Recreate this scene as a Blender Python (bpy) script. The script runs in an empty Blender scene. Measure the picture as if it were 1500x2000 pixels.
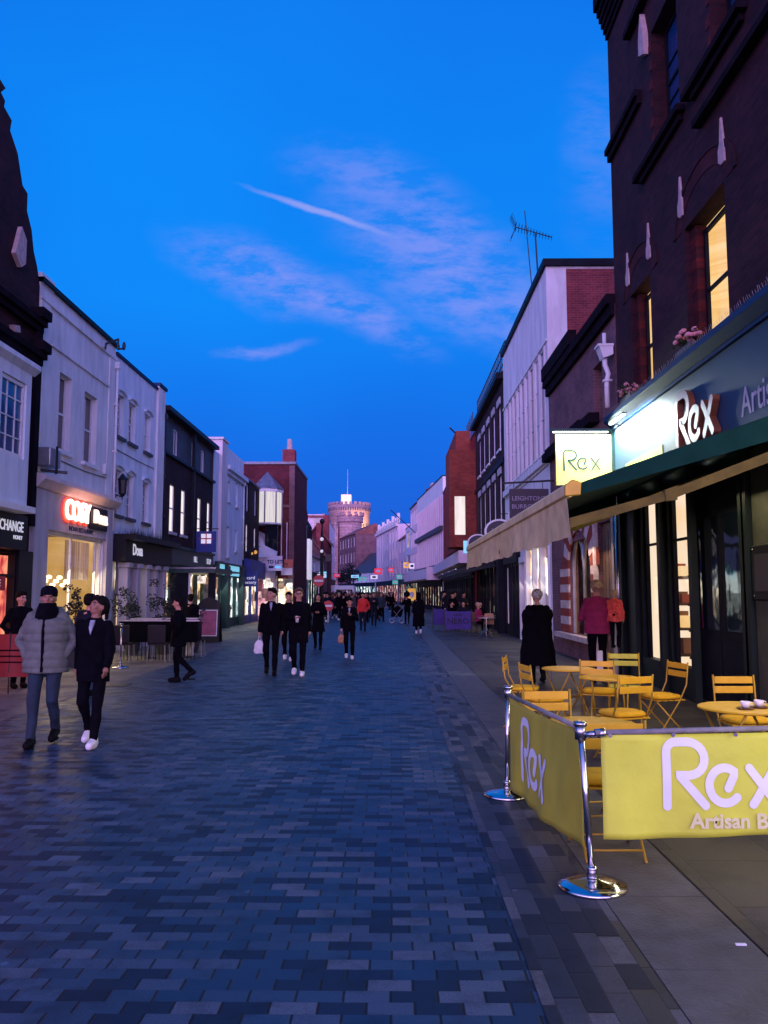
import bpy, math, random
from mathutils import Vector, Matrix, noise as mnoise
random.seed(7)
S = bpy.context.scene
COL = S.collection
R = math.radians
# ------------------------------------------------------------------ camera
cam = bpy.data.objects.new('camera', bpy.data.cameras.new('camera'))
COL.objects.link(cam); S.camera = cam
cam.location = (0, 0, 1.7)
cam.rotation_euler = (R(90 + 5.64), 0, R(0.537))
cam.data.sensor_fit = 'VERTICAL'; cam.data.sensor_height = 24
cam.data.lens = 24 * 1600 / 2000
cam.data.clip_start = .05; cam.data.clip_end = 3000
# ------------------------------------------------------------------ view
S.view_settings.view_transform = 'Standard'; S.view_settings.look = 'None'
S.view_settings.exposure = 0; S.view_settings.gamma = 1
S.cycles.use_denoising = True
S.cycles.max_bounces = 6; S.cycles.diffuse_bounces = 3; S.cycles.glossy_bounces = 3
S.cycles.caustics_reflective = False; S.cycles.caustics_refractive = False
S.cycles.sample_clamp_indirect = 4
# ------------------------------------------------------------------ world: dusk sky
W = bpy.data.worlds.new('World'); S.world = W; W.use_nodes = True
nt = W.node_tree; nt.nodes.clear()
def N(t, **k):
    n = nt.nodes.new(t)
    for a, b in k.items(): setattr(n, a, b)
    return n
def L(a, b): nt.links.new(a, b)
def mth(op, a, b=None, clamp=False):
    n = N('ShaderNodeMath', operation=op, use_clamp=clamp)
    for i, v in enumerate((a, b)):
        if v is None: continue
        if isinstance(v, (int, float)): n.inputs[i].default_value = v
        else: L(v, n.inputs[i])
    return n.outputs[0]
def ramp(fac, stops, interp='LINEAR'):
    n = N('ShaderNodeValToRGB'); n.color_ramp.interpolation = interp
    e = n.color_ramp.elements
    while len(e) < len(stops): e.new(.5)
    for el, (p, c) in zip(e, stops): el.position = p; el.color = (*c, 1)
    L(fac, n.inputs[0]); return n.outputs[0]
def mix(fac, a, b, bt='MIX'):
    n = N('ShaderNodeMix', data_type='RGBA', blend_type=bt)
    for s, v in ((n.inputs[0], fac), (n.inputs[6], a), (n.inputs[7], b)):
        if isinstance(v, (int, float)): s.default_value = v
        elif isinstance(v, tuple): s.default_value = (*v, 1)
        else: L(v, s)
    return n.outputs[2]
tc = N('ShaderNodeTexCoord'); sep = N('ShaderNodeSeparateXYZ'); L(tc.outputs['Generated'], sep.inputs[0])
dx, dy, dz = sep.outputs
base = ramp(dz, [(0, (.012, .105, .66)), (.06, (.002, .095, .70)), (.16, (.0, .135, .82)), (.33, (.0, .25, 1.0)), (.48, (.001, .235, .97)), (.66, (.004, .165, .84)), (1, (.004, .17, .80))])
big = N('ShaderNodeTexNoise'); big.inputs['Scale'].default_value = 2.2; big.inputs['Detail'].default_value = 3
L(tc.outputs['Generated'], big.inputs['Vector'])
base = mix(.22, base, ramp(big.outputs[0], [(.3, (.0, .11, .70)), (.7, (.0, .34, 1.1))]), 'MIX')
sky = N('ShaderNodeTexSky', sky_type='NISHITA', sun_disc=False, sun_elevation=R(1.5), sun_rotation=R(180))
sky.altitude = 50
base = mix(.006, base, sky.outputs[0], 'ADD')
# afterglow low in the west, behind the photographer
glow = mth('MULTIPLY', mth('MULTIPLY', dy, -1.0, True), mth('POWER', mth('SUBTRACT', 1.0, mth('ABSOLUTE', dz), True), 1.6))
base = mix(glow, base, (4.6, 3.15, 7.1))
# thin clouds and a vapour trail, laid on the sky's own directions
yy_ = mth('MAXIMUM', dy, .05)
cmb = N('ShaderNodeCombineXYZ'); L(mth('DIVIDE', dx, yy_), cmb.inputs[0]); L(mth('DIVIDE', dz, yy_), cmb.inputs[1])
wn = N('ShaderNodeTexNoise'); wn.inputs['Scale'].default_value = 7; wn.inputs['Detail'].default_value = 7; L(cmb.outputs[0], wn.inputs['Vector'])
wv = N('ShaderNodeVectorMath', operation='MULTIPLY_ADD'); L(wn.outputs['Color'], wv.inputs[0]); wv.inputs[1].default_value = (.09, .06, 0)
wo = N('ShaderNodeVectorMath', operation='ADD'); L(cmb.outputs[0], wo.inputs[0]); wo.inputs[1].default_value = (-.045, -.03, 0); L(wo.outputs[0], wv.inputs[2])
clouds = [(-.150, .400, .15, .045, -22, 1.0), (-.06, .355, .13, .035, -26, 1.0), (.075, .42, .20, .075, -32, .9), (.13, .36, .19, .06, -14, .85),
          (-.165, .306, .065, .010, 3, .8), (-.01, .51, .14, .05, -25, .6), (.27, .56, .05, .14, 0, .30)]
tot = None
for (cx, cy, rx, ry, an, st) in clouds:
    m = N('ShaderNodeMapping', vector_type='TEXTURE'); m.inputs['Location'].default_value = (cx, cy, 0)
    m.inputs['Rotation'].default_value = (0, 0, R(an)); m.inputs['Scale'].default_value = (rx, ry, 1); L(wv.outputs[0], m.inputs['Vector'])
    ln = N('ShaderNodeVectorMath', operation='LENGTH'); L(m.outputs[0], ln.inputs[0])
    mr = N('ShaderNodeMapRange', interpolation_type='SMOOTHSTEP'); L(ln.outputs['Value'], mr.inputs[0])
    mr.inputs[1].default_value = 1.25; mr.inputs[2].default_value = .1; mr.inputs[3].default_value = 0; mr.inputs[4].default_value = st
    tot = mr.outputs[0] if tot is None else mth('MAXIMUM', tot, mr.outputs[0])
fn = N('ShaderNodeTexNoise'); fn.inputs['Scale'].default_value = 24; fn.inputs['Detail'].default_value = 9; fn.inputs['Roughness'].default_value = .68
fm = N('ShaderNodeMapping'); fm.inputs['Rotation'].default_value = (0, 0, R(25)); fm.inputs['Scale'].default_value = (.55, 1.5, 1); L(cmb.outputs[0], fm.inputs['Vector']); L(fm.outputs[0], fn.inputs['Vector'])
tot = mth('MULTIPLY', tot, ramp(fn.outputs[0], [(.40, (.12,)*3), (.60, (1.25,)*3)]))
tot = mth('MULTIPLY', mth('MULTIPLY', tot, .78), mth('GREATER_THAN', dy, .1))
base = mix(tot, base, (.215, .315, .97))
m = N('ShaderNodeMapping', vector_type='TEXTURE'); m.inputs['Location'].default_value = (-.085, .489, 0); m.inputs['Rotation'].default_value = (0, 0, R(-19.5)); m.inputs['Scale'].default_value = (.105, .0056, 1)
wv2 = N('ShaderNodeVectorMath', operation='MULTIPLY_ADD'); L(fn.outputs['Color'], wv2.inputs[0]); wv2.inputs[1].default_value = (.01, .012, 0); L(cmb.outputs[0], wv2.inputs[2]); L(wv2.outputs[0], m.inputs['Vector'])
ln = N('ShaderNodeVectorMath', operation='LENGTH'); L(m.outputs[0], ln.inputs[0])
mr = N('ShaderNodeMapRange', interpolation_type='SMOOTHSTEP'); L(ln.outputs['Value'], mr.inputs[0]); mr.inputs[1].default_value = 1.2; mr.inputs[2].default_value = .2; mr.inputs[3].default_value = 0; mr.inputs[4].default_value = .8
base = mix(mth('MULTIPLY', mr.outputs[0], mth('GREATER_THAN', dy, .1)), base, (.34, .40, .96))
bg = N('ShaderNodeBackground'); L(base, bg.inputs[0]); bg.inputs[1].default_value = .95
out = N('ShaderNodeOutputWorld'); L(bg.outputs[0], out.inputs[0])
# ------------------------------------------------------------------ last low western light (very soft)
sun = bpy.data.objects.new('sun', bpy.data.lights.new('sun', 'SUN')); COL.objects.link(sun)
sun.data.energy = .6; sun.data.angle = R(35); sun.data.color = (1, .50, .74)
sun.rotation_euler = (R(79), 0, R(-8))

# ================================================================== materials
MAT = {}
def newmat(name):
    m = bpy.data.materials.new(name); m.use_nodes = True; MAT[name] = m
    return m, m.node_tree, m.node_tree.nodes['Principled BSDF']
def wallvec(t, sx=1, sz=1):
    g = t.nodes.new('ShaderNodeNewGeometry'); s = t.nodes.new('ShaderNodeSeparateXYZ'); t.links.new(g.outputs['Position'], s.inputs[0])
    a = t.nodes.new('ShaderNodeMath'); a.operation = 'ADD'; t.links.new(s.outputs[0], a.inputs[0]); t.links.new(s.outputs[1], a.inputs[1])
    c = t.nodes.new('ShaderNodeCombineXYZ'); t.links.new(a.outputs[0], c.inputs[0]); t.links.new(s.outputs[2], c.inputs[1])
    m = t.nodes.new('ShaderNodeMapping'); m.inputs['Scale'].default_value = (sx, sz, 1); t.links.new(c.outputs[0], m.inputs[0])
    return m.outputs[0]
def plain(name, col, rough=.7, metal=0, var=.15, scale=4, spec=.5, bump=.0, coat=0):
    m, t, b = newmat(name)
    b.inputs['Roughness'].default_value = rough; b.inputs['Metallic'].default_value = metal
    b.inputs['Specular IOR Level'].default_value = spec; b.inputs['Coat Weight'].default_value = coat
    tcn = t.nodes.new('ShaderNodeTexCoord')
    n = t.nodes.new('ShaderNodeTexNoise'); n.inputs['Scale'].default_value = scale; n.inputs['Detail'].default_value = 6
    t.links.new(tcn.outputs['Object'], n.inputs['Vector'])
    r = t.nodes.new('ShaderNodeValToRGB')
    r.color_ramp.elements[0].position = .3; r.color_ramp.elements[1].position = .7
    r.color_ramp.elements[0].color = (*[c * (1 - var) for c in col], 1); r.color_ramp.elements[1].color = (*[min(1, c * (1 + var)) for c in col], 1)
    t.links.new(n.outputs[0], r.inputs[0]); t.links.new(r.outputs[0], b.inputs['Base Color'])
    if bump:
        bp = t.nodes.new('ShaderNodeBump'); bp.inputs['Strength'].default_value = bump; bp.inputs['Distance'].default_value = .02
        n2 = t.nodes.new('ShaderNodeTexNoise'); n2.inputs['Scale'].default_value = scale * 8; n2.inputs['Detail'].default_value = 4
        t.links.new(tcn.outputs['Object'], n2.inputs['Vector']); t.links.new(n2.outputs[0], bp.inputs['Height']); t.links.new(bp.outputs[0], b.inputs['Normal'])
    return m
def render_mat(name, col, var=.12):   # painted render: soft streaks of weather
    m, t, b = newmat(name); b.inputs['Roughness'].default_value = .85
    v = wallvec(t, 1.6, .35); n = t.nodes.new('ShaderNodeTexNoise'); n.inputs['Scale'].default_value = 1.6; n.inputs['Detail'].default_value = 8; n.inputs['Roughness'].default_value = .65
    t.links.new(v, n.inputs['Vector']); r = t.nodes.new('ShaderNodeValToRGB'); r.color_ramp.elements[0].position = .28; r.color_ramp.elements[1].position = .62
    r.color_ramp.elements[0].color = (*[c * (1 - var * 1.8) for c in col], 1); r.color_ramp.elements[1].color = (*col, 1)
    t.links.new(n.outputs[0], r.inputs[0]); t.links.new(r.outputs[0], b.inputs['Base Color'])
    bp = t.nodes.new('ShaderNodeBump'); bp.inputs['Strength'].default_value = .25; bp.inputs['Distance'].default_value = .01
    n2 = t.nodes.new('ShaderNodeTexNoise'); n2.inputs['Scale'].default_value = 25; t.links.new(wallvec(t), n2.inputs['Vector'])
    t.links.new(n2.outputs[0], bp.inputs['Height']); t.links.new(bp.outputs[0], b.inputs['Normal'])
    return m
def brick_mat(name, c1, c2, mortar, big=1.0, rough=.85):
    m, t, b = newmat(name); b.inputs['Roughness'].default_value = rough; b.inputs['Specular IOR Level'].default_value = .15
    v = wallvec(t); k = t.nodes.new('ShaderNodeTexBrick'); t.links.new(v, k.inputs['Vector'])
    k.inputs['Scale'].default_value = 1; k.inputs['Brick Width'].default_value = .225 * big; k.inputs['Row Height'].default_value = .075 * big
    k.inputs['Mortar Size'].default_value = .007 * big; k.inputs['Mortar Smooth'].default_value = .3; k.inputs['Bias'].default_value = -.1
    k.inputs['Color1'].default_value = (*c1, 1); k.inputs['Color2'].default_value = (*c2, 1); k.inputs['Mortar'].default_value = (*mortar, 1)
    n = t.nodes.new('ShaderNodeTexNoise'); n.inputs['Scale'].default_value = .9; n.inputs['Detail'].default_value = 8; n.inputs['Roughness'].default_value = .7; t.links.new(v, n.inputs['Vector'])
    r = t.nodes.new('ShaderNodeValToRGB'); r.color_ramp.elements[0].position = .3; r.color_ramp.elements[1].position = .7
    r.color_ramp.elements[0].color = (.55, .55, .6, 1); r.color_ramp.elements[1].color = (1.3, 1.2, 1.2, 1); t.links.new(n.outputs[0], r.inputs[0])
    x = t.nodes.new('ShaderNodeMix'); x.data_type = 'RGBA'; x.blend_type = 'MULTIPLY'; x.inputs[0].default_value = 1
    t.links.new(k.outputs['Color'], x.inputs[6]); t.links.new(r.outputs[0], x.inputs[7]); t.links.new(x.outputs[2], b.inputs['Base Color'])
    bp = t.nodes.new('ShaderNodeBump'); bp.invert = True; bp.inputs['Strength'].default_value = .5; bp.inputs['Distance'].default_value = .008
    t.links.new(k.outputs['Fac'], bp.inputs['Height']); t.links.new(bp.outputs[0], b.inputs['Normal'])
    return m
def lit(name, cols, strength, sx=2.5, sz=.35, lo=.32, hi=.68, interp='LINEAR'):   # a lit window or shop interior seen through its glass
    m, t, b = newmat(name)
    n = t.nodes.new('ShaderNodeTexNoise'); n.inputs['Scale'].default_value = 1.0; n.inputs['Detail'].default_value = 3; n.inputs['Roughness'].default_value = .6
    t.links.new(wallvec(t, sx, sz), n.inputs['Vector'])
    r = t.nodes.new('ShaderNodeValToRGB'); r.color_ramp.interpolation = interp; e = r.color_ramp.elements
    while len(e) < len(cols): e.new(.5)
    for i, (el, c) in enumerate(zip(e, cols)): el.position = lo + (hi - lo) * i / max(1, len(cols) - 1); el.color = (*c, 1)
    t.links.new(n.outputs[0], r.inputs[0])
    b.inputs['Base Color'].default_value = (.02, .02, .02, 1); b.inputs['Roughness'].default_value = .12
    t.links.new(r.outputs[0], b.inputs['Emission Color']); b.inputs['Emission Strength'].default_value = strength
    return m
def shoplit(name, cols, strength, sx=2.2, sz=1.6):
    m, t, b = newmat(name); v = wallvec(t, sx, sz)
    w_ = t.nodes.new('ShaderNodeTexVoronoi'); w_.distance = 'CHEBYCHEV'; w_.inputs['Scale'].default_value = 1; w_.inputs['Randomness'].default_value = .75; t.links.new(v, w_.inputs['Vector'])
    sp = t.nodes.new('ShaderNodeSeparateColor'); t.links.new(w_.outputs['Color'], sp.inputs[0])
    r = t.nodes.new('ShaderNodeValToRGB'); r.color_ramp.interpolation = 'CONSTANT'; e = r.color_ramp.elements
    while len(e) < len(cols): e.new(.5)
    for i, (el, c) in enumerate(zip(e, cols)): el.position = i / len(cols); el.color = (*c, 1)
    t.links.new(sp.outputs[0], r.inputs[0])
    n = t.nodes.new('ShaderNodeTexNoise'); n.inputs['Scale'].default_value = 1.1; n.inputs['Detail'].default_value = 5; n.inputs['Roughness'].default_value = .7; t.links.new(v, n.inputs['Vector'])
    r2 = t.nodes.new('ShaderNodeValToRGB'); r2.color_ramp.elements[0].position = .36; r2.color_ramp.elements[1].position = .6; r2.color_ramp.elements[0].color = (.12, .12, .12, 1); t.links.new(n.outputs[0], r2.inputs[0])
    x = t.nodes.new('ShaderNodeMix'); x.data_type = 'RGBA'; x.blend_type = 'MULTIPLY'; x.inputs[0].default_value = 1; t.links.new(r.outputs[0], x.inputs[6]); t.links.new(r2.outputs[0], x.inputs[7])
    b.inputs['Base Color'].default_value = (.02, .02, .02, 1); b.inputs['Roughness'].default_value = .12
    t.links.new(x.outputs[2], b.inputs['Emission Color']); b.inputs['Emission Strength'].default_value = strength
def glow_mat(name, col, s):
    m, t, b = newmat(name); b.inputs['Base Color'].default_value = (*col, 1); b.inputs['Emission Color'].default_value = (*col, 1); b.inputs['Emission Strength'].default_value = s
    return m

render_mat('white_render', (.80, .77, .80), .18); render_mat('cool_render', (.74, .78, .88), .18); render_mat('pale_stone', (.50, .47, .52), .2)
render_mat('cream_render', (.74, .64, .66)); render_mat('grey_render', (.45, .43, .47), .2); render_mat('pink_render', (.80, .62, .72))
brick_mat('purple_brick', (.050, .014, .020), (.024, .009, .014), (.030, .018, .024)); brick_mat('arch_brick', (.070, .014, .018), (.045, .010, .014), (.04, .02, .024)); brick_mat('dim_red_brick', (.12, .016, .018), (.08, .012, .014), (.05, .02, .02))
brick_mat('dark_brick', (.042, .020, .026), (.024, .013, .018), (.04, .03, .036))
brick_mat('red_brick', (.30, .055, .06), (.20, .035, .045), (.22, .12, .13))
brick_mat('deep_red_brick', (.36, .030, .03), (.24, .018, .025), (.20, .05, .05))
brick_mat('orange_brick', (.32, .06, .035), (.22, .04, .03), (.15, .08, .07))
brick_mat('maroon_brick', (.13, .026, .036), (.085, .018, .028), (.09, .04, .05)); brick_mat('brown_brick', (.20, .10, .11), (.14, .07, .085), (.20, .14, .15))
brick_mat('castle_stone', (.50, .32, .33), (.38, .24, .26), (.28, .18, .2), 9)
brick_mat('white_brick', (.72, .70, .73), (.60, .58, .62), (.48, .46, .5), 1.1)
plain('pink_stone', (.48, .34, .34), .8, var=.2, scale=9, bump=.3)
plain('slate', (.045, .045, .06), .6, var=.4, scale=3, bump=.4); plain('red_tile', (.22, .07, .06), .8, var=.4, scale=1.5, bump=.4)
plain('lead', (.16, .17, .22), .5, .3, .3)
plain('dark_paint', (.006, .007, .014), .55, var=.4, scale=3, spec=.12); plain('soot_stone', (.012, .008, .013), .95, var=.4, scale=3, spec=.04); plain('black_paint', (.005, .005, .009), .5, var=.3, spec=.25)
plain('navy_paint', (.003, .026, .085), .6, var=.12, scale=5, spec=.2); plain('rex_blue', (.004, .034, .075), .6, var=.12, scale=3)
plain('rex_green', (.006, .014, .014), .5, var=.3, scale=2, spec=.25); plain('green_paint', (.008, .045, .042), .45, var=.2)
plain('olive_panel', (.055, .062, .045), .65, var=.25, scale=7)
plain('white_paint', (.72, .71, .74), .5, var=.06); plain('grey_metal', (.35, .35, .38), .4, .6, .2)
plain('steel', (.42, .43, .46), .25, 1, .15, 10); plain('chrome', (.50, .51, .53), .13, 1, .12, 12); plain('black_metal', (.012, .012, .016), .4, .3)
plain('canvas_cream', (.56, .46, .22), .9, var=.2, scale=5, bump=.2); plain('canvas_green', (.005, .030, .028), .9, var=.2, spec=.05); plain('canvas_dark', (.010, .016, .024), .8)
plain('rail_sleeve', (.22, .22, .20), .7, var=.25, scale=12); plain('ochre_metal', (.085, .062, .010), .9, 0, .3, 8)
plain('yellow_vinyl', (.58, .64, .055), .62, var=.12, scale=2.2, bump=.15); plain('yellow_vinyl_dark', (.42, .40, .035), .65, var=.14, scale=3)  # second vinyl: darker, browner yellow for the side banner
plain('white_print', (.70, .74, .78), .6, var=.03); plain('cream_print', (.66, .64, .34), .6, var=.05)
plain('yellow_paint', (.66, .38, .012), .45, var=.10, scale=8); plain('yellow_cushion', (.74, .42, .008), .9, var=.15, scale=9, bump=.4)
plain('yellow_metal', (.42, .25, .015), .4, .2, .2); plain('green_yellow_paint', (.46, .46, .02), .5, var=.15)
plain('china', (.8, .78, .78), .2, var=.02); plain('china_dark', (.10, .03, .02), .3)
plain('copper_edge', (.34, .13, .06), .35, .6, .2); plain('letter_face', (.34, .22, .18), .4, var=.06)
plain('skin', (.42, .20, .15), .55, var=.1, scale=20); plain('skin_tan', (.26, .11, .075), .55, var=.1, scale=20)
plain('puffer_grey', (.095, .105, .095), .8, var=.18, scale=14, bump=.25); plain('black_cloth', (.0028, .0026, .005), .95, var=.3, scale=12, spec=.06); plain('navy_cloth', (.005, .006, .015), .9, var=.3, scale=12, spec=.2)
plain('denim', (.004, .015, .034), .85, var=.4, scale=7); plain('blue_jeans', (.015, .045, .11), .85, var=.3, scale=9); plain('shirt_cloth', (.24, .25, .33), .85, var=.2, scale=10); plain('white_cloth', (.6, .58, .6), .8, var=.08)
plain('magenta_cloth', (.24, .008, .07), .9, var=.25, scale=6); plain('coral_cloth', (.72, .085, .065), .95, var=.35, scale=22, bump=.6)
plain('red_cloth', (.55, .02, .02), .85, var=.2); plain('hair_dark', (.005, .0035, .004), .8, var=.3, scale=30, spec=.1); plain('hair_brown', (.06, .03, .015), .6, var=.4, scale=30)
plain('hair_grey', (.40, .38, .38), .7, var=.45, scale=30, bump=.5); plain('hair_blond', (.36, .24, .14), .6, var=.35, scale=30); plain('beanie', (.004, .004, .009), .95, var=.3, scale=40, bump=.5, spec=.05)
plain('white_shoe', (.68, .66, .7), .5, var=.05); plain('black_shoe', (.003, .003, .005), .7, spec=.1); plain('teal_cloth', (.01, .028, .04), .9); plain('dusty_cloth', (.05, .035, .05), .9); plain('lips', (.35, .09, .08), .4); plain('dark_eye', (.01, .008, .008), .2)
plain('red_vinyl', (.20, .004, .010), .6, var=.2); plain('purple_vinyl', (.040, .020, .20), .7, var=.2); plain('purple_print', (.09, .05, .26), .7)
plain('poster_pink', (.30, .05, .13), .5, var=.35, scale=4); plain('leaf', (.018, .045, .020), .7, var=.5, scale=5); plain('leaf_dark', (.010, .016, .018), .8, var=.5, scale=5)
plain('petal', (.55, .22, .26), .7, var=.3, scale=12); plain('petal_white', (.62, .55, .5), .7); plain('wood', (.10, .05, .03), .5, var=.35, scale=6); plain('brown_door', (.12, .065, .045), .5, var=.35, scale=5)
plain('paper', (.5, .5, .5), .7); plain('orange_sign', (.5, .12, .08), .6, var=.2); plain('blue_sign', (.008, .03, .22), .5); plain('white_sign', (.62, .6, .75), .5, var=.04)
plain('red_sign', (.5, .015, .03), .4, var=.05); plain('plant_pot', (.05, .05, .055), .7); plain('carrier_bag', (.6, .6, .66), .5); plain('tan_bag', (.4, .2, .12), .7)
plain('hanging_sign', (.028, .022, .040), .5); plain('sign_text', (.30, .28, .36), .5); plain('stone_band', (.52, .42, .40), .8, var=.3, scale=5)
def glassmat(name, col=(.006, .010, .02), rough=.06, spec=1.0):
    m, t, b = newmat(name); b.inputs['Base Color'].default_value = (*col, 1); b.inputs['Roughness'].default_value = rough; b.inputs['Specular IOR Level'].default_value = spec
    n = t.nodes.new('ShaderNodeTexNoise'); n.inputs['Scale'].default_value = 1.3; t.links.new(wallvec(t), n.inputs['Vector'])
    bp = t.nodes.new('ShaderNodeBump'); bp.inputs['Strength'].default_value = .06; bp.inputs['Distance'].default_value = .3; t.links.new(n.outputs[0], bp.inputs['Height']); t.links.new(bp.outputs[0], b.inputs['Normal'])
    return m
glassmat('dark_glass'); glassmat('sky_reflect_glass', (.010, .05, .16), .12); glassmat('blind_glass', (.42, .42, .46), .3, .5); glassmat('pink_glass', (.46, .34, .44), .25, .6); glassmat('dim_pink_glass', (.07, .045, .08), .3, .4)  # the blue one has reflected sky put into its base colour
def clearglass(name):
    m, t, b = newmat(name); t.nodes.remove(b)
    tr = t.nodes.new('ShaderNodeBsdfTransparent'); gl = t.nodes.new('ShaderNodeBsdfGlossy'); gl.inputs['Roughness'].default_value = .03
    mx = t.nodes.new('ShaderNodeMixShader'); fr = t.nodes.new('ShaderNodeValue'); fr.outputs[0].default_value = .07
    t.links.new(fr.outputs[0], mx.inputs[0]); t.links.new(tr.outputs[0], mx.inputs[1]); t.links.new(gl.outputs[0], mx.inputs[2]); t.links.new(mx.outputs[0], t.nodes['Material Output'].inputs[0])
clearglass('clear_glass')
lit('lit_cream', [(1, .66, .36), (1, .80, .60), (1, .74, .48)], 1.0, .8, .5)
lit('lit_amber', [(.82, .42, .10), (1, .62, .25), (1, .72, .40)], .95, 1.2, .8)
lit('lit_white', [(.75, .62, .62), (1, .88, .86), (.92, .78, .78)], 1.0, 1.2, .3)
shoplit('lit_shop_warm', [(1, .78, .50), (.25, .14, .08), (1, .9, .72), (.05, .04, .05), (.8, .5, .25), (1, .95, .85)], 2.0)
shoplit('lit_shop_cold', [(.8, 1, .97), (.05, .09, .10), (1, 1, .94), (.3, .42, .42), (.02, .03, .04)], 2.0)
lit('lit_shop_red', [(.5, .05, .06), (1, .22, .14), (1, .40, .22), (.9, .12, .1)], 1.0, 2, 1.2, .35, .65)
shoplit('lit_shop_pink', [(1, .62, .62), (.12, .04, .06), (1, .85, .78), (.4, .12, .18), (.7, .3, .36)], 1.6)
lit('lit_lantern', [(.55, .52, .62), (1, .92, .9), (.7, .62, .74)], .9, 6, .2)
lit('lit_interior', [(.50, .25, .05), (.78, .42, .11), (.95, .56, .22)], .66, .6, .5)
lit('lit_curtain', [(.14, .07, .06), (.75, .42, .24), (.28, .14, .11), (.85, .52, .32), (.2, .1, .08)], .6, 9, .08, .3, .7)
shoplit('lit_mix', [(.02, .02, .03), (.7, .5, .32), (.03, .03, .05), (.22, .08, .07), (.9, .8, .7), (.01, .01, .02), (.06, .05, .08)], 1.1, 3, 1.2)
glow_mat('lamp_white', (1, .96, .9), 6); glow_mat('lamp_warm', (1, .72, .38), 5); glow_mat('neon_red', (1, .05, .02), 1.4); glow_mat('neon_white', (1, .80, .70), 3.0); glow_mat('neon_cream', (1, .78, .62), 1.1)
glow_mat('led_cold', (.86, 1, .98), 14); glow_mat('sign_red_glow', (1, .03, .05), .45); glow_mat('sign_green_glow', (.05, .55, .35), .45); glow_mat('sign_yellow_glow', (1, .52, .08), .45); glow_mat('sign_white_glow', (.95, .9, .95), .45); glow_mat('sign_blue_glow', (.10, .45, .9), .9); glow_mat('sign_cyan_glow', (.25, .7, .85), .7)
glow_mat('text_white', (.75, .75, .85), .55); glow_mat('castle_flood_glow', (1, .72, .42), .55); glow_mat('yellow_board_glow', (.80, .78, .14), .28)
MAT['lit_lantern'].node_tree.nodes['Principled BSDF'].inputs['Emission Strength'].default_value = .8

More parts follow.
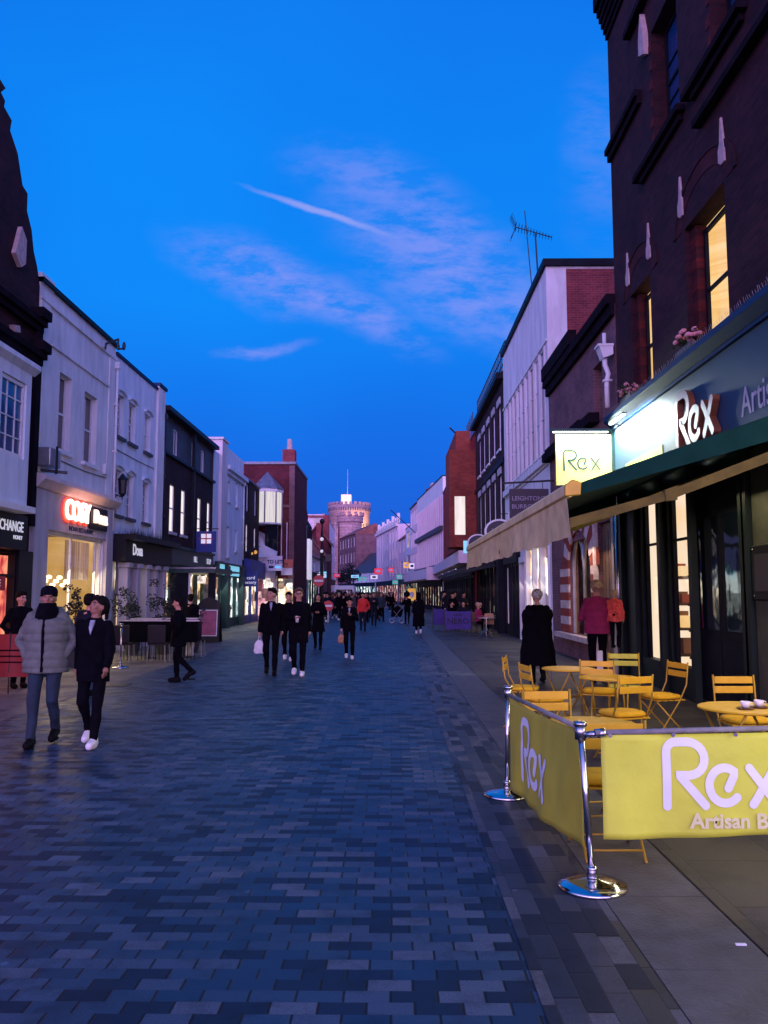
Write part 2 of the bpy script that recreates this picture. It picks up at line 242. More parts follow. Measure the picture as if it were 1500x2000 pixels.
# block paving: rows across the street, random lengths, three tones, dark joints
def paving(name, bw, rh, tones, joint, along=False, jitter=1.0, rough=.42):
    m, t, b = newmat(name); b.inputs['Specular IOR Level'].default_value = .28
    def n_(ty, **k):
        n = t.nodes.new(ty)
        for a, v in k.items(): setattr(n, a, v)
        return n
    def ma(op, a, c=None, d=None):
        n = n_('ShaderNodeMath', operation=op)
        for i, v in enumerate((a, c, d)):
            if v is None: continue
            if isinstance(v, (int, float)): n.inputs[i].default_value = v
            else: t.links.new(v, n.inputs[i])
        return n.outputs[0]
    g = n_('ShaderNodeNewGeometry'); s = n_('ShaderNodeSeparateXYZ'); t.links.new(g.outputs['Position'], s.inputs[0])
    X, Y = (s.outputs[1], s.outputs[0]) if along else (s.outputs[0], s.outputs[1])
    rv = ma('DIVIDE', Y, rh); row = ma('FLOOR', rv)
    wnr = n_('ShaderNodeTexWhiteNoise', noise_dimensions='1D'); t.links.new(row, wnr.inputs['W'])
    u = ma('ADD', ma('DIVIDE', X, bw), ma('MULTIPLY', wnr.outputs['Value'], 7.3)) if jitter else ma('ADD', ma('ADD', ma('DIVIDE', X, bw), ma('MULTIPLY', ma('MODULO', ma('ADD', row, 2000.0), 2.0), .5)), ma('MULTIPLY', wnr.outputs['Value'], .06))
    if jitter: u = ma('ADD', u, ma('MULTIPLY', ma('SINE', ma('ADD', ma('MULTIPLY', u, 2.1), row)), .22 * jitter))
    cell = ma('FLOOR', u)
    cb = n_('ShaderNodeCombineXYZ'); t.links.new(cell, cb.inputs[0]); t.links.new(row, cb.inputs[1])
    wn2 = n_('ShaderNodeTexWhiteNoise', noise_dimensions='2D'); t.links.new(cb.outputs[0], wn2.inputs['Vector'])
    r = n_('ShaderNodeValToRGB'); r.color_ramp.interpolation = 'CONSTANT'; e = r.color_ramp.elements
    while len(e) < len(tones): e.new(.5)
    for el, (p, c) in zip(e, tones): el.position = p; el.color = (*c, 1)
    t.links.new(wn2.outputs['Value'], r.inputs[0])
    n = n_('ShaderNodeTexNoise'); n.inputs['Scale'].default_value = 110; n.inputs['Detail'].default_value = 5; n.inputs['Roughness'].default_value = .8; t.links.new(g.outputs['Position'], n.inputs['Vector'])
    n3 = n_('ShaderNodeTexNoise'); n3.inputs['Scale'].default_value = .5; n3.inputs['Detail'].default_value = 6; t.links.new(g.outputs['Position'], n3.inputs['Vector'])
    sc = ma('MULTIPLY', ma('ADD', -.15, ma('MULTIPLY', n.outputs[0], 2.3)), ma('ADD', .55, ma('MULTIPLY', n3.outputs[0], .9)))
    vo = n_('ShaderNodeTexVoronoi'); vo.inputs['Scale'].default_value = 1.9; t.links.new(g.outputs['Position'], vo.inputs['Vector'])
    gs = n_('ShaderNodeMapRange'); t.links.new(vo.outputs['Distance'], gs.inputs[0]); gs.inputs[1].default_value = .030; gs.inputs[2].default_value = .042; gs.inputs[3].default_value = 1.9; gs.inputs[4].default_value = 1.0
    n4 = n_('ShaderNodeTexNoise'); n4.inputs['Scale'].default_value = 2.6; n4.inputs['Detail'].default_value = 7; n4.inputs['Roughness'].default_value = .75; t.links.new(g.outputs['Position'], n4.inputs['Vector'])
    st = n_('ShaderNodeMapRange'); t.links.new(n4.outputs[0], st.inputs[0]); st.inputs[1].default_value = .38; st.inputs[2].default_value = .50; st.inputs[3].default_value = .62; st.inputs[4].default_value = 1.0
    sc = ma('MULTIPLY', ma('MULTIPLY', sc, gs.outputs[0]), st.outputs[0])
    vm = n_('ShaderNodeVectorMath', operation='SCALE'); t.links.new(r.outputs[0], vm.inputs[0]); t.links.new(sc, vm.inputs['Scale'])
    fu = ma('FRACT', u); fv = ma('FRACT', rv)
    eu = ma('MULTIPLY', ma('MINIMUM', fu, ma('SUBTRACT', 1.0, fu)), bw); ev = ma('MULTIPLY', ma('MINIMUM', fv, ma('SUBTRACT', 1.0, fv)), rh)
    ed = ma('MINIMUM', ma('SUBTRACT', eu, 0.0 if jitter else .0022), ma('ADD', ev, .0022 if jitter else .0042))
    ms = n_('ShaderNodeMapRange'); t.links.new(ed, ms.inputs[0]); ms.inputs[1].default_value = .0015; ms.inputs[2].default_value = .0055; ms.inputs[3].default_value = .12; ms.inputs[4].default_value = 1
    vm2 = n_('ShaderNodeVectorMath', operation='SCALE'); t.links.new(vm.outputs[0], vm2.inputs[0]); t.links.new(ms.outputs[0], vm2.inputs['Scale'])
    t.links.new(vm2.outputs[0], b.inputs['Base Color'])
    t.links.new(ma('ADD', rough - .1, ma('MULTIPLY', wn2.outputs['Value'], .22)), b.inputs['Roughness'])
    hs = ma('ADD', ma('MULTIPLY', ms.outputs[0], 1.0), ma('ADD', ma('MULTIPLY', n.outputs[0], .25), ma('MULTIPLY', wn2.outputs['Value'], .3)))
    bp = n_('ShaderNodeBump'); bp.inputs['Strength'].default_value = .55; bp.inputs['Distance'].default_value = .004; t.links.new(hs, bp.inputs['Height']); t.links.new(bp.outputs[0], b.inputs['Normal'])
    return m
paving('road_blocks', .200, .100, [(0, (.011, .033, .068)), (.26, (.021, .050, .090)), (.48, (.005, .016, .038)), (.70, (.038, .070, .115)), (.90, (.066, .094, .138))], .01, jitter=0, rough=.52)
paving('channel_blocks', .30, .113, [(0, (.020, .026, .040)), (.35, (.042, .048, .065)), (.6, (.085, .088, .105)), (.85, (.012, .017, .030))], .01, True, .6, rough=.5)
paving('pavement_slabs', .75, .62, [(0, (.040, .037, .040)), (.3, (.050, .045, .046)), (.65, (.060, .055, .054)), (.9, (.033, .031, .036))], .01, True, .2, rough=.6)
paving('left_slabs', .62, .45, [(0, (.12, .105, .10)), (.4, (.14, .125, .115)), (.75, (.10, .09, .088))], .01, False, .4, rough=.62)
plain('kerb_stone', (.060, .060, .072), .6, var=.3, scale=6, bump=.3)

# ================================================================== mesh helpers
class MB:
    def __init__(s, T=None): s.v = []; s.f = []; s.m = []; s.T = T
    def V(s, p):
        s.v.append(Vector(s.T(*p)) if s.T else Vector(p)); return len(s.v) - 1
    def face(s, idx, m=0): s.f.append(tuple(idx)); s.m.append(m)
    def quad(s, a, b, c, d, m=0): s.face([s.V(a), s.V(b), s.V(c), s.V(d)], m)
    def poly(s, pts, m=0): s.face([s.V(p) for p in pts], m)
    def box(s, x0, x1, y0, y1, z0, z1, m=0):
        i = [s.V(p) for p in ((x0, y0, z0), (x1, y0, z0), (x1, y1, z0), (x0, y1, z0), (x0, y0, z1), (x1, y0, z1), (x1, y1, z1), (x0, y1, z1))]
        for f in ((0, 3, 2, 1), (4, 5, 6, 7), (0, 1, 5, 4), (1, 2, 6, 5), (2, 3, 7, 6), (3, 0, 4, 7)): s.face([i[k] for k in f], m)
        return s
    def prism(s, pts, vec, m=0):
        n = len(pts); a = [s.V(p) for p in pts]; b = [s.V(tuple(p[k] + vec[k] for k in range(3))) for p in pts]
        s.face(a, m); s.face(b[::-1], m)
        for i in range(n): s.face((a[i], b[i], b[(i + 1) % n], a[(i + 1) % n]), m)
        return s
    def tube(s, pts, r, n=8, m=0, caps=True):
        P = [Vector(p) for p in pts]; rs = r if isinstance(r, (list, tuple)) else [r] * len(P); prev = None; rings = []
        for i, p in enumerate(P):
            d = (P[min(i + 1, len(P) - 1)] - P[max(i - 1, 0)]).normalized()
            a = Vector((0, 0, 1)) if abs(d.z) < .9 else Vector((1, 0, 0))
            if prev is not None: a = prev
            u = (a - d * a.dot(d)).normalized(); w = d.cross(u); prev = u
            rings.append([s.V(tuple(p + (u * math.cos(t) + w * math.sin(t)) * rs[i])) for t in (2 * math.pi * k / n for k in range(n))])
        for a, b in zip(rings, rings[1:]):
            for k in range(n): s.face((a[k], a[(k + 1) % n], b[(k + 1) % n], b[k]), m)
        if caps: s.face(rings[0][::-1], m); s.face(rings[-1], m)
        return s
    def lathe(s, prof, c=(0, 0), n=24, m=0):
        rings = [[s.V((c[0] + r * math.cos(t), c[1] + r * math.sin(t), z)) for t in (2 * math.pi * k / n for k in range(n))] for r, z in prof]
        for a, b in zip(rings, rings[1:]):
            for k in range(n): s.face((a[k], a[(k + 1) % n], b[(k + 1) % n], b[k]), m)
        s.face(rings[0][::-1], m); s.face(rings[-1], m); return s
    def ell(s, c, r, n=12, h=8, m=0, rot=None):
        rings = []
        def P(x, y, z):
            v = Vector((x * r[0], y * r[1], z * r[2]))
            if rot: v = rot @ v
            return s.V((c[0] + v.x, c[1] + v.y, c[2] + v.z))
        top = P(0, 0, 1); bot = P(0, 0, -1)
        for j in range(1, h):
            a = math.pi * j / h; rings.append([P(math.sin(a) * math.cos(2 * math.pi * k / n), math.sin(a) * math.sin(2 * math.pi * k / n), math.cos(a)) for k in range(n)])
        for k in range(n): s.face((top, rings[0][k], rings[0][(k + 1) % n]), m); s.face((bot, rings[-1][(k + 1) % n], rings[-1][k]), m)
        for a, b in zip(rings, rings[1:]):
            for k in range(n): s.face((a[k], b[k], b[(k + 1) % n], a[(k + 1) % n]), m)
        return s
    def limb(s, pts, rs, n=12, m=0):
        s.tube(pts, rs, n, m)
        for p, r in zip(pts, rs): s.ell(p, (r, r, r), n, 8, m)
        return s
    def loft(s, rows, n=20, m=0):     # rows: (z, cx, cy, rx, ry)
        rings = [[s.V((cx + rx * math.cos(t), cy + ry * math.sin(t), z)) for t in (2 * math.pi * k / n for k in range(n))] for z, cx, cy, rx, ry in rows]
        for a, b in zip(rings, rings[1:]):
            for k in range(n): s.face((a[k], a[(k + 1) % n], b[(k + 1) % n], b[k]), m)
        s.face(rings[0][::-1], m); s.face(rings[-1], m); return s
    def mesh(s, name, mats, off=(0, 0, 0), smooth=False):
        me = bpy.data.meshes.new(name); o = Vector(off)
        me.from_pydata([tuple(v - o) for v in s.v], [], s.f)
        for x in (mats if isinstance(mats, (list, tuple)) else [mats]): me.materials.append(MAT[x])
        me.polygons.foreach_set('material_index', s.m)
        if smooth: me.polygons.foreach_set('use_smooth', [True] * len(me.polygons))
        import bmesh
        bm = bmesh.new(); bm.from_mesh(me); bmesh.ops.recalc_face_normals(bm, faces=bm.faces); bm.to_mesh(me); bm.free()
        me.update(); return me
    def build(s, name, mats, parent=None, smooth=False, bevel=0, local=False):
        off = wpos(parent) if parent and not local else Vector((0, 0, 0))
        o = bpy.data.objects.new(name, s.mesh(name, mats, off, smooth)); COL.objects.link(o); o.parent = parent
        if bevel:
            b = o.modifiers.new('bevel', 'BEVEL'); b.width = bevel; b.segments = 2; b.limit_method = 'ANGLE'
        return o
def islands(mb):
    p = list(range(len(mb.v)))
    def fd(i):
        while p[i] != i: p[i] = p[p[i]]; i = p[i]
        return i
    for f in mb.f:
        for k in f[1:]: p[fd(k)] = fd(f[0])
    g = {}
    for f, m_ in zip(mb.f, mb.m): g.setdefault(fd(f[0]), []).append((f, m_))
    return g
def split_build(mb, name, mats, parent=None, smooth=False, bevel=0):
    res = []
    for r_, fs in islands(mb).items():
        q = MB(); mp = {}
        for f, m_ in fs:
            idx = []
            for k in f:
                if k not in mp: mp[k] = len(q.v); q.v.append(mb.v[k])
                idx.append(mp[k])
            q.f.append(tuple(idx)); q.m.append(m_)
        res.append(q.build(name, mats, parent, smooth, bevel))
    return res
def wpos(o):
    p = Vector(o.location)
    while o.parent: o = o.parent; p += Vector(o.location)
    return p
def tag(o, label=None, cat=None, group=None, kind=None):
    for k, v in (('label', label), ('category', cat), ('group', group), ('kind', kind)):
        if v: o[k] = v
    return o
def empty(name, loc, label=None, cat=None, group=None, rz=0):
    o = bpy.data.objects.new(name, None); o.empty_display_size = .2; COL.objects.link(o); o.location = loc; o.rotation_euler = (0, 0, rz)
    return tag(o, label, cat, group)
def kids(o): return [c for c in bpy.data.objects if c.parent == o]
KC = {}
def copy_tree(o, parent=None):
    if o.name not in KC: KC[o.name] = kids(o)
    ch = KC[o.name]; c = o.copy(); COL.objects.link(c); c.parent = parent
    for k in ch: copy_tree(k, c)
    return c
class Fr:      # frame of a facade: s along the street, d outwards, z up
    def __init__(f, A, B, out):     # out: +1 street lies to the right when walking from A to B
        f.A = Vector(A); f.B = Vector(B); f.L = (f.B - f.A).length; f.t = (f.B - f.A).normalized()
        f.n = Vector((f.t.y, -f.t.x)) * out; f.out = out
    def __call__(f, s, d, z):
        p = f.A + f.t * s + f.n * d; return (p.x, p.y, z)
def text(s, F, sc, d, z, size, mat, parent, name='lettering', ext=.005, width=None, tv=None, pos=None, bold=0.0, sx=1):
    c = bpy.data.curves.new(name, 'FONT'); c.body = s; c.size = size; c.extrude = ext; c.align_x = 'CENTER'; c.align_y = 'CENTER'; c.offset = bold; c.resolution_u = 3
    c.materials.append(MAT[mat]); o = bpy.data.objects.new(name, c); COL.objects.link(o); o.parent = parent
    if F is not None: t = Vector((F.t.x, F.t.y, 0)) * F.out * (1 if F.out > 0 else 1); P = Vector(F(sc, d, z))
    else: t = Vector(tv).normalized(); P = Vector(pos)
    if F is not None and Vector((0, 0, 1)).cross(Vector((0, 0, 0))) is not None:
        nrm = Vector((F.n.x, F.n.y, 0)); t = Vector((0, 0, 1)).cross(nrm)
    up = Vector((0, 0, 1)); nn = t.cross(up)
    M = Matrix((t * sx, up, nn)).transposed().to_4x4()
    M.translation = P - (wpos(parent) if parent else Vector((0, 0, 0)))
    bpy.context.view_layer.update()
    me = bpy.data.meshes.new_from_object(o.evaluated_get(bpy.context.evaluated_depsgraph_get())); bpy.data.objects.remove(o)
    me.transform(M); me.name = name; me.materials.clear(); me.materials.append(MAT[mat])
    o = bpy.data.objects.new(name, me); COL.objects.link(o); o.parent = parent
    return o
# monoline lettering of the bakery's logo
def arc(cx, cy, rx, ry, a0, a1, n=14): return [(cx + rx * math.cos(R(a0 + (a1 - a0) * i / n)), cy + ry * math.sin(R(a0 + (a1 - a0) * i / n))) for i in range(n + 1)]
REX = [[(0, 0), (0, .80)] + arc(.14, .80, .14, .14, 180, 90, 6) + [(.30, .94)] + arc(.32, .70, .25, .24, 90, -90, 12) + [(.20, .46), (.20, .44), (.56, .02)],
       [(.91, .27), (1.0, .45)] + arc(.86, .31, .235, .255, 52, 318, 22),
       [(1.27, .04), (1.62, .56)], [(1.24, .56), (1.62, .04)]]
def strokes(mb, P, width, thick, org, tx, up, nn, size):
    tx, up, nn, org = map(Vector, (tx, up, nn, org))
    for k, st in enumerate(P):
        pts = [Vector((a, b)) * size for a, b in st]; w = width * size / 2; q = thick + .0012 * k
        cl = []
        for p in pts:
            if not cl or (p - cl[-1]).length > 1e-4: cl.append(p)
        pts = cl; Lf = []; Rt = []
        for i, p in enumerate(pts):
            d0 = (p - pts[i - 1]).normalized() if i else (pts[1] - p).normalized(); d1 = (pts[i + 1] - p).normalized() if i < len(pts) - 1 else d0
            d = (d0 + d1); d = d.normalized() if d.length > .2 else d1; n = Vector((-d.y, d.x)); c = max(.45, n.dot(Vector((-d1.y, d1.x))))
            Lf.append(p + n * w / c); Rt.append(p - n * w / c)
        def cap(p, d): a0 = math.atan2(d.y, d.x); return [p + Vector((math.cos(a0 + a), math.sin(a0 + a))) * w for a in (-math.pi / 3, -math.pi / 6, 0, math.pi / 6, math.pi / 3)]
        e0 = cap(pts[0], pts[0] - pts[1]); e1 = cap(pts[-1], pts[-1] - pts[-2])
        def W(p, z): v = org + tx * p.x + up * p.y + nn * z; return mb.V(tuple(v))
        for z, ms in ((q, 0),):
            for i in range(len(pts) - 1): mb.face([W(Lf[i], q), W(Rt[i], q), W(Rt[i + 1], q), W(Lf[i + 1], q)], 0)
            mb.face([W(x, q) for x in [Lf[-1]] + e1[::-1] + [Rt[-1]]][::1], 0); mb.face([W(x, q) for x in [Rt[0]] + e0[::-1] + [Lf[0]]], 0)
        if thick > .005:
            loop = Rt + e1 + Lf[::-1] + e0
            for i in range(len(loop)): a, b = loop[i], loop[(i + 1) % len(loop)]; mb.face([W(a, q - .0005), W(b, q - .0005), W(b, 0), W(a, 0)], 1)

# ------------------------------------------------------------------ facades
def facade(mb, s0, s1, z0, z1, ops, th=.22, m=0, d=0):
    xs = sorted({s0, s1} | {v for o in ops for v in o[:2]}); zs = sorted({z0, z1} | {v for o in ops for v in o[2:4]})
    for a, b in zip(xs, xs[1:]):
        for c, e in zip(zs, zs[1:]):
            mx, mz = (a + b) / 2, (c + e) / 2
            if any(o[0] < mx < o[1] and o[2] < mz < o[3] for o in ops): continue
            mb.quad((a, d, c), (b, d, c), (b, d, e), (a, d, e), m)
    for o in ops:
        a, b, c, e = o[:4]; i = d - th
        mb.quad((a, d, c), (a, i, c), (a, i, e), (a, d, e), m); mb.quad((b, d, c), (b, d, e), (b, i, e), (b, i, c), m)
        mb.quad((a, d, e), (b, d, e), (b, i, e), (a, i, e), m); mb.quad((a, d, c), (a, i, c), (b, i, c), (b, d, c), m)
def shell(mb, Lg, h, dep, m=0, z0=0):
    mb.quad((0, 0, z0), (0, -dep, z0), (0, -dep, h), (0, 0, h), m); mb.quad((Lg, 0, z0), (Lg, 0, h), (Lg, -dep, h), (Lg, -dep, z0), m)
    mb.quad((0, -dep, z0), (Lg, -dep, z0), (Lg, -dep, h), (0, -dep, h), m); mb.quad((0, 0, h), (0, -dep, h), (Lg, -dep, h), (Lg, 0, h), m)
def window(F, root, a, b, c, e, rec=.14, fr='white_paint', glass='dark_glass', bars=(1, 1), sash=True, sill=None, lab=None, w=.05, pl=None):
    f = MB(F); i = -rec
    f.box(a, a + w, i - .04, i + .02, c, e); f.box(b - w, b, i - .04, i + .02, c, e); f.box(a + w, b - w, i - .04, i + .02, e - w, e); f.box(a + w, b - w, i - .04, i + .02, c, c + w)
    if sash: f.box(a + w, b - w, i - .035, i + .012, (c + e) / 2 - .025, (c + e) / 2 + .025)
    for k in range(1, bars[0]):
        x = a + (b - a) * k / bars[0]; f.box(x - .013, x + .013, i - .03, i + .004, c + w, e - w)
    for k in range(1, bars[1]):
        z = c + (e - c) * k / bars[1]; f.box(a + w, b - w, i - .03, i + .006, z - .012, z + .012)
    o = f.build('window', fr, root)
    g = MB(F); g.quad((a, i - .02, c), (b, i - .02, c), (b, i - .02, e), (a, i - .02, e)); p = g.build('pane', glass, o)
    if sill:
        k = MB(F); k.box(a - .08, b + .08, -rec + .02, .09, c - .10, c - .002); k.build('sill', sill, o)
    if lab: o['label'] = lab
    if pl: p['label'] = pl
    return o
def building(name, label, A, B, out, h, mat, ops=(), dep=9, cat='building', group=None, coping='lead', cop=.10, wallz=0, th=.22):
    F = Fr(A, B, out); c = F(F.L / 2, -dep / 2, 0); root = empty(name, (c[0], c[1], 0), label, cat, group)
    w = MB(F); facade(w, 0, F.L, wallz, h, ops, th); shell(w, F.L, h, dep, z0=wallz); w.build('wall', mat, root)
    if coping:
        k = MB(F); k.box(-.03, F.L + .03, -.30, .06, h + .003, h + cop); k.build('coping', coping, root)
    return F, root
def shopfront(F, root, a, b, top, mat='dark_paint', litm='lit_shop_warm', panes=3, door=True, fas=.55, fasmat=None, stall=.45, name='shopfront', cut=.12):
    fz = top - fas; f = MB(F)
    f.box(a, b, .02, .16, fz, top - .05); f.box(a - .03, b + .03, .02, .24, top - .05, top + .05)
    o = f.build('fascia', fasmat or mat, root)
    g = MB(F); n = panes
    for k in range(n + 1):
        x = a + (b - a) * k / n; x0 = max(a, x - .07); x1 = min(b, x + .07); g.box(x0, x1, -.10, .06, 0, fz)
    g.box(a + .07, b - .07, -.09, .03, fz - .12, fz); g.box(a + .07, b - .07, -.09, .03, 0, stall)
    q = g.build(name, mat, root)
    p = MB(F); p.quad((a, -.10, stall), (b, -.10, stall), (b, -.10, fz - .1), (a, -.10, fz - .1)); p.build('shop_window', litm, root)
    return o

# ================================================================== ground
def sheet(name, x0, x1, y0, y1, z, mat, kind='structure'):
    m = MB(); m.quad((x0, y0, z), (x1, y0, z), (x1, y1, z), (x0, y1, z)); o = m.build(name, mat); o['kind'] = kind; return o
plain('earth', (.06, .06, .07), .8, var=.2, scale=.05)
sheet('ground', -1500, 1500, -600, 2400, -.03, 'earth')
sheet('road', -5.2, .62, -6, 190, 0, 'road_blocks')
sheet('paved_channel', .62, 1.18, -6, 190, .004, 'channel_blocks')
m = MB()
y = -6.0
while y < 60: m.box(1.185, 1.755, y, y + .895, -.02, .006); y += .90
o = m.build('kerb', 'kerb_stone'); o['kind'] = 'structure'
sheet('pavement', 1.77, 9, -6, 190, .003, 'pavement_slabs'); sheet('left_pavement', -14, -5.2, -6, 190, .003, 'left_slabs')
for (x, y, w, l, lab) in ((.86, 18.2, .50, .16, 'dark slotted drain grate across the channel beside the paved lane'), (2.05, 21.0, .65, .30, 'dark inspection cover in the pavement beyond the bakery chairs'), (-5.25, 15.3, .75, .5, 'dark inspection cover in the left pavement behind the couple')):
    m = MB(); m.box(x - w / 2, x + w / 2, y - l / 2, y + l / 2, .0, .010)
    for k in range(8): m.box(x - w / 2 + .03 + k * (w - .06) / 8, x - w / 2 + .03 + (k + .5) * (w - .06) / 8, y - l / 2 + .02, y + l / 2 - .02, .010, .013)
    tag(m.build('drain_cover', 'black_metal'), lab, 'drain cover')

# ================================================================== RIGHT SIDE
XR = 4.8
# ---- bakery building (brick, four floors); the frontage runs from behind the camera to y = 17.1
FR = Fr((XR, 1.0), (XR, 17.12), -1)
def sR(y): return y - 1.0
root = empty('bakery_building', (XR + 4.5, 9, 0), 'tall dark brick building at the right edge, bakery with blue fascia on its ground floor', 'building')
ops = []
for ya, yb in ((14.75, 16.0), (11.35, 12.95), (7.6, 9.2), (3.9, 5.5)):
    ops.append((sR(ya), sR(yb), 5.45, 7.62))
o2 = [(sR(12.95), sR(14.25), 9.75, 12.0), (sR(10.6), sR(11.6), 9.75, 12.0), (sR(6.2), sR(9), 9.75, 12.0)]
shopops = [(sR(2.2), sR(4.6), .55, 3.5), (sR(5.2), sR(7.9), .55, 3.5), (sR(8.2), sR(9.6), .55, 3.5), (sR(11.15), sR(13.12), .05, 3.5), (sR(13.15), sR(14.25), .50, 3.5), (sR(14.75), sR(15.75), .50, 3.5)]
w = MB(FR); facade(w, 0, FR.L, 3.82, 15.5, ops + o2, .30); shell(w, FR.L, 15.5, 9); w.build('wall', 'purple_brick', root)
w = MB(FR); facade(w, 0, FR.L, 0, 3.818, shopops, .14); w.build('shopfront', 'rex_green', root)
# pilasters, plinths, mouldings of the shopfront
m = MB(FR)
for y in (16.95, 16.05, 14.5, 12.98, 11.05, 10.95, 9.75, 8.05, 5.05): m.box(sR(y) - .08, sR(y) + .08, .002, .10, 0, 3.8)
for ya, yb in ((13.15, 14.25), (14.75, 15.75), (5.2, 7.9), (2.2, 4.6)): m.box(sR(ya), sR(yb), .002, .05, .38, .50)
split_build(m, 'pilaster', 'rex_green', root)
m = MB(FR); m.box(sR(8.3), sR(10.85), .002, .03, .1, 3.6); m.build('panel', 'olive_panel', root, bevel=.004)
m = MB(FR); m.box(sR(9.0), sR(10.83), .03, .075, 1.60, 2.32); q = m.build('menu_frame', 'black_paint', root, bevel=.02)
m = MB(FR); m.box(sR(9.1), sR(10.73), .076, .08, 1.72, 2.20); m.build('menu_sheet', 'hanging_sign', q)
m = MB(FR)
for y in (9.06, 10.77):
    for z in (1.66, 2.26): m.ell((sR(y), .078, z), (.012, .008, .012), 8, 6)
split_build(m, 'screw', 'steel', q)
# glazed bays: frames, shelves, warm room behind
for (ya, yb) in ((13.15, 14.25), (14.75, 15.75), (5.2, 7.9), (2.2, 4.6)):
    m = MB(FR); a, b = sR(ya), sR(yb)
    m.box(a, a + .10, -.12, -.05, .5, 3.5); m.box(b - .10, b, -.12, -.05, .5, 3.5); m.box(a + .1, b - .1, -.12, -.05, 3.42, 3.5); m.box(a + .1, b - .1, -.12, -.05, 2.58, 2.62)
    fw = m.build('shop_window', 'dark_paint', root)
    m = MB(FR); m.quad((a, -.09, .5), (b, -.09, .5), (b, -.09, 3.5), (a, -.09, 3.5)); m.build('pane', 'clear_glass', fw)
    m = MB(FR)
    for z in (.62, 1.08, 1.52, 2.0): m.box(a, b, -.75, -.30, z - .045, z)
    split_build(m, 'shelf', 'wood', fw)
    m = MB(FR)
    for z in (.62, 1.08, 1.52, 2.0):
        x = a + .12
        while x < b - .18:
            ww = random.uniform(.07, .16); hh = random.uniform(.12, .30)
            if random.random() < .8: m.box(x, x + ww, -.6, -.42, z + .002, z + hh, random.randrange(4))
            x += ww + random.uniform(.02, .12)
    m.build('goods', ['lit_amber', 'paper', 'orange_sign', 'tan_bag'], fw)
m = MB(FR); e_ = sR(16.95); m.quad((.5, -1.6, .1), (e_, -1.6, .1), (e_, -1.6, 3.72), (.5, -1.6, 3.72)); m.quad((.5, -1.6, 3.72), (e_, -1.6, 3.72), (e_, -.2, 3.72), (.5, -.2, 3.72)); m.quad((e_, -1.6, .1), (e_, -.2, .1), (e_, -.2, 3.72), (e_, -1.6, 3.72)); m.build('interior', 'lit_cream', root)
m = MB(FR); e_ = sR(16.95); m.quad((.5, -2.4, 5.1), (e_, -2.4, 5.1), (e_, -2.4, 7.72), (.5, -2.4, 7.72)); m.quad((.5, -2.4, 7.72), (e_, -2.4, 7.72), (e_, -.4, 7.72), (.5, -.4, 7.72)); m.quad((e_, -2.4, 5.4), (e_, -.4, 5.4), (e_, -.4, 7.72), (e_, -2.4, 7.72)); m.build('lit_room', 'lit_amber', root)
m = MB(FR)
for y in (13.7, 15.2, 6.5, 3.4): m.ell((sR(y), -.62, 3.66), (.10, .10, .03), 14, 6)
split_build(m, 'ceiling_spot', 'lamp_warm', root)
# double door, closed, dark
m = MB(FR); a, b = sR(11.15), sR(13.12); mid = (a + b) / 2
m.box(a, mid - .01, -.12, -.06, .05, 3.0); m.box(mid + .01, b, -.12, -.06, .05, 3.0); m.box(a, b, -.12, -.05, 3.0, 3.5)
for x0, x1 in ((a + .12, mid - .12), (mid + .12, b - .12)): m.box(x0, x1, -.062, -.045, .25, 1.0); 
dr = m.build('door', 'dark_paint', root, bevel=.006)
m = MB(FR)
for x0, x1 in ((a + .14, mid - .14), (mid + .14, b - .14)): m.quad((x0, -.055, 1.15), (x1, -.055, 1.15), (x1, -.055, 2.85), (x0, -.055, 2.85))
m.build('pane', 'dark_glass', dr)
m = MB(FR); m.tube([(a + .10, -.05, 1.10), (a + .10, .03, 1.12), (a + .10, .035, 1.30), (a + .10, .03, 1.48), (a + .10, -.05, 1.50)], .014); m.build('handle', 'steel', dr, True)
# fascia, cornice, spikes
m = MB(FR); m.box(0, sR(17.0), .01, .12, 3.84, 5.10); m.build('fascia', 'rex_blue', root)
m = MB(FR); m.box(0, sR(17.12), .01, .17, 5.102, 5.16); m.prism([(0, .01, 5.162), (0, .18, 5.162), (0, .31, 5.28), (0, .31, 5.375), (0, .01, 5.42)], (sR(17.12), 0, 0)); m.build('cornice', 'navy_paint', root)
m = MB(FR); x = .1
while x < sR(17.0):
    for k in range(3): m.tube([(x, .12 + .05 * k, 5.38), (x + random.uniform(-.03, .03), .05 + .10 * k, 5.50 + random.uniform(-.02, .02))], .0022, 4)
    x += .07
m.build('bird_spikes', 'grey_metal', root)
# frieze lettering on the fascia
m = MB(); strokes(m, REX, .135, .10, (XR - .13, 12.98, 3.97), (0, -1, 0), (0, 0, 1), (-1, 0, 0), .89); m.build('logo_letters', ['letter_face', 'copper_edge'], root)
text('Artisan', FR, sR(10.15), .125, 4.20, .56, 'sign_text', root, 'lettering', .004, sx=.80)
text('Bakery', FR, sR(8.45), .125, 4.20, .56, 'sign_text', root, 'lettering', .004, sx=.80)
# floodlit yellow badge low on the fascia's far end
m = MB(FR); m.box(sR(14.0), sR(16.2), .125, .135, 3.88, 4.25); m.build('fascia_badge', 'yellow_vinyl', root)
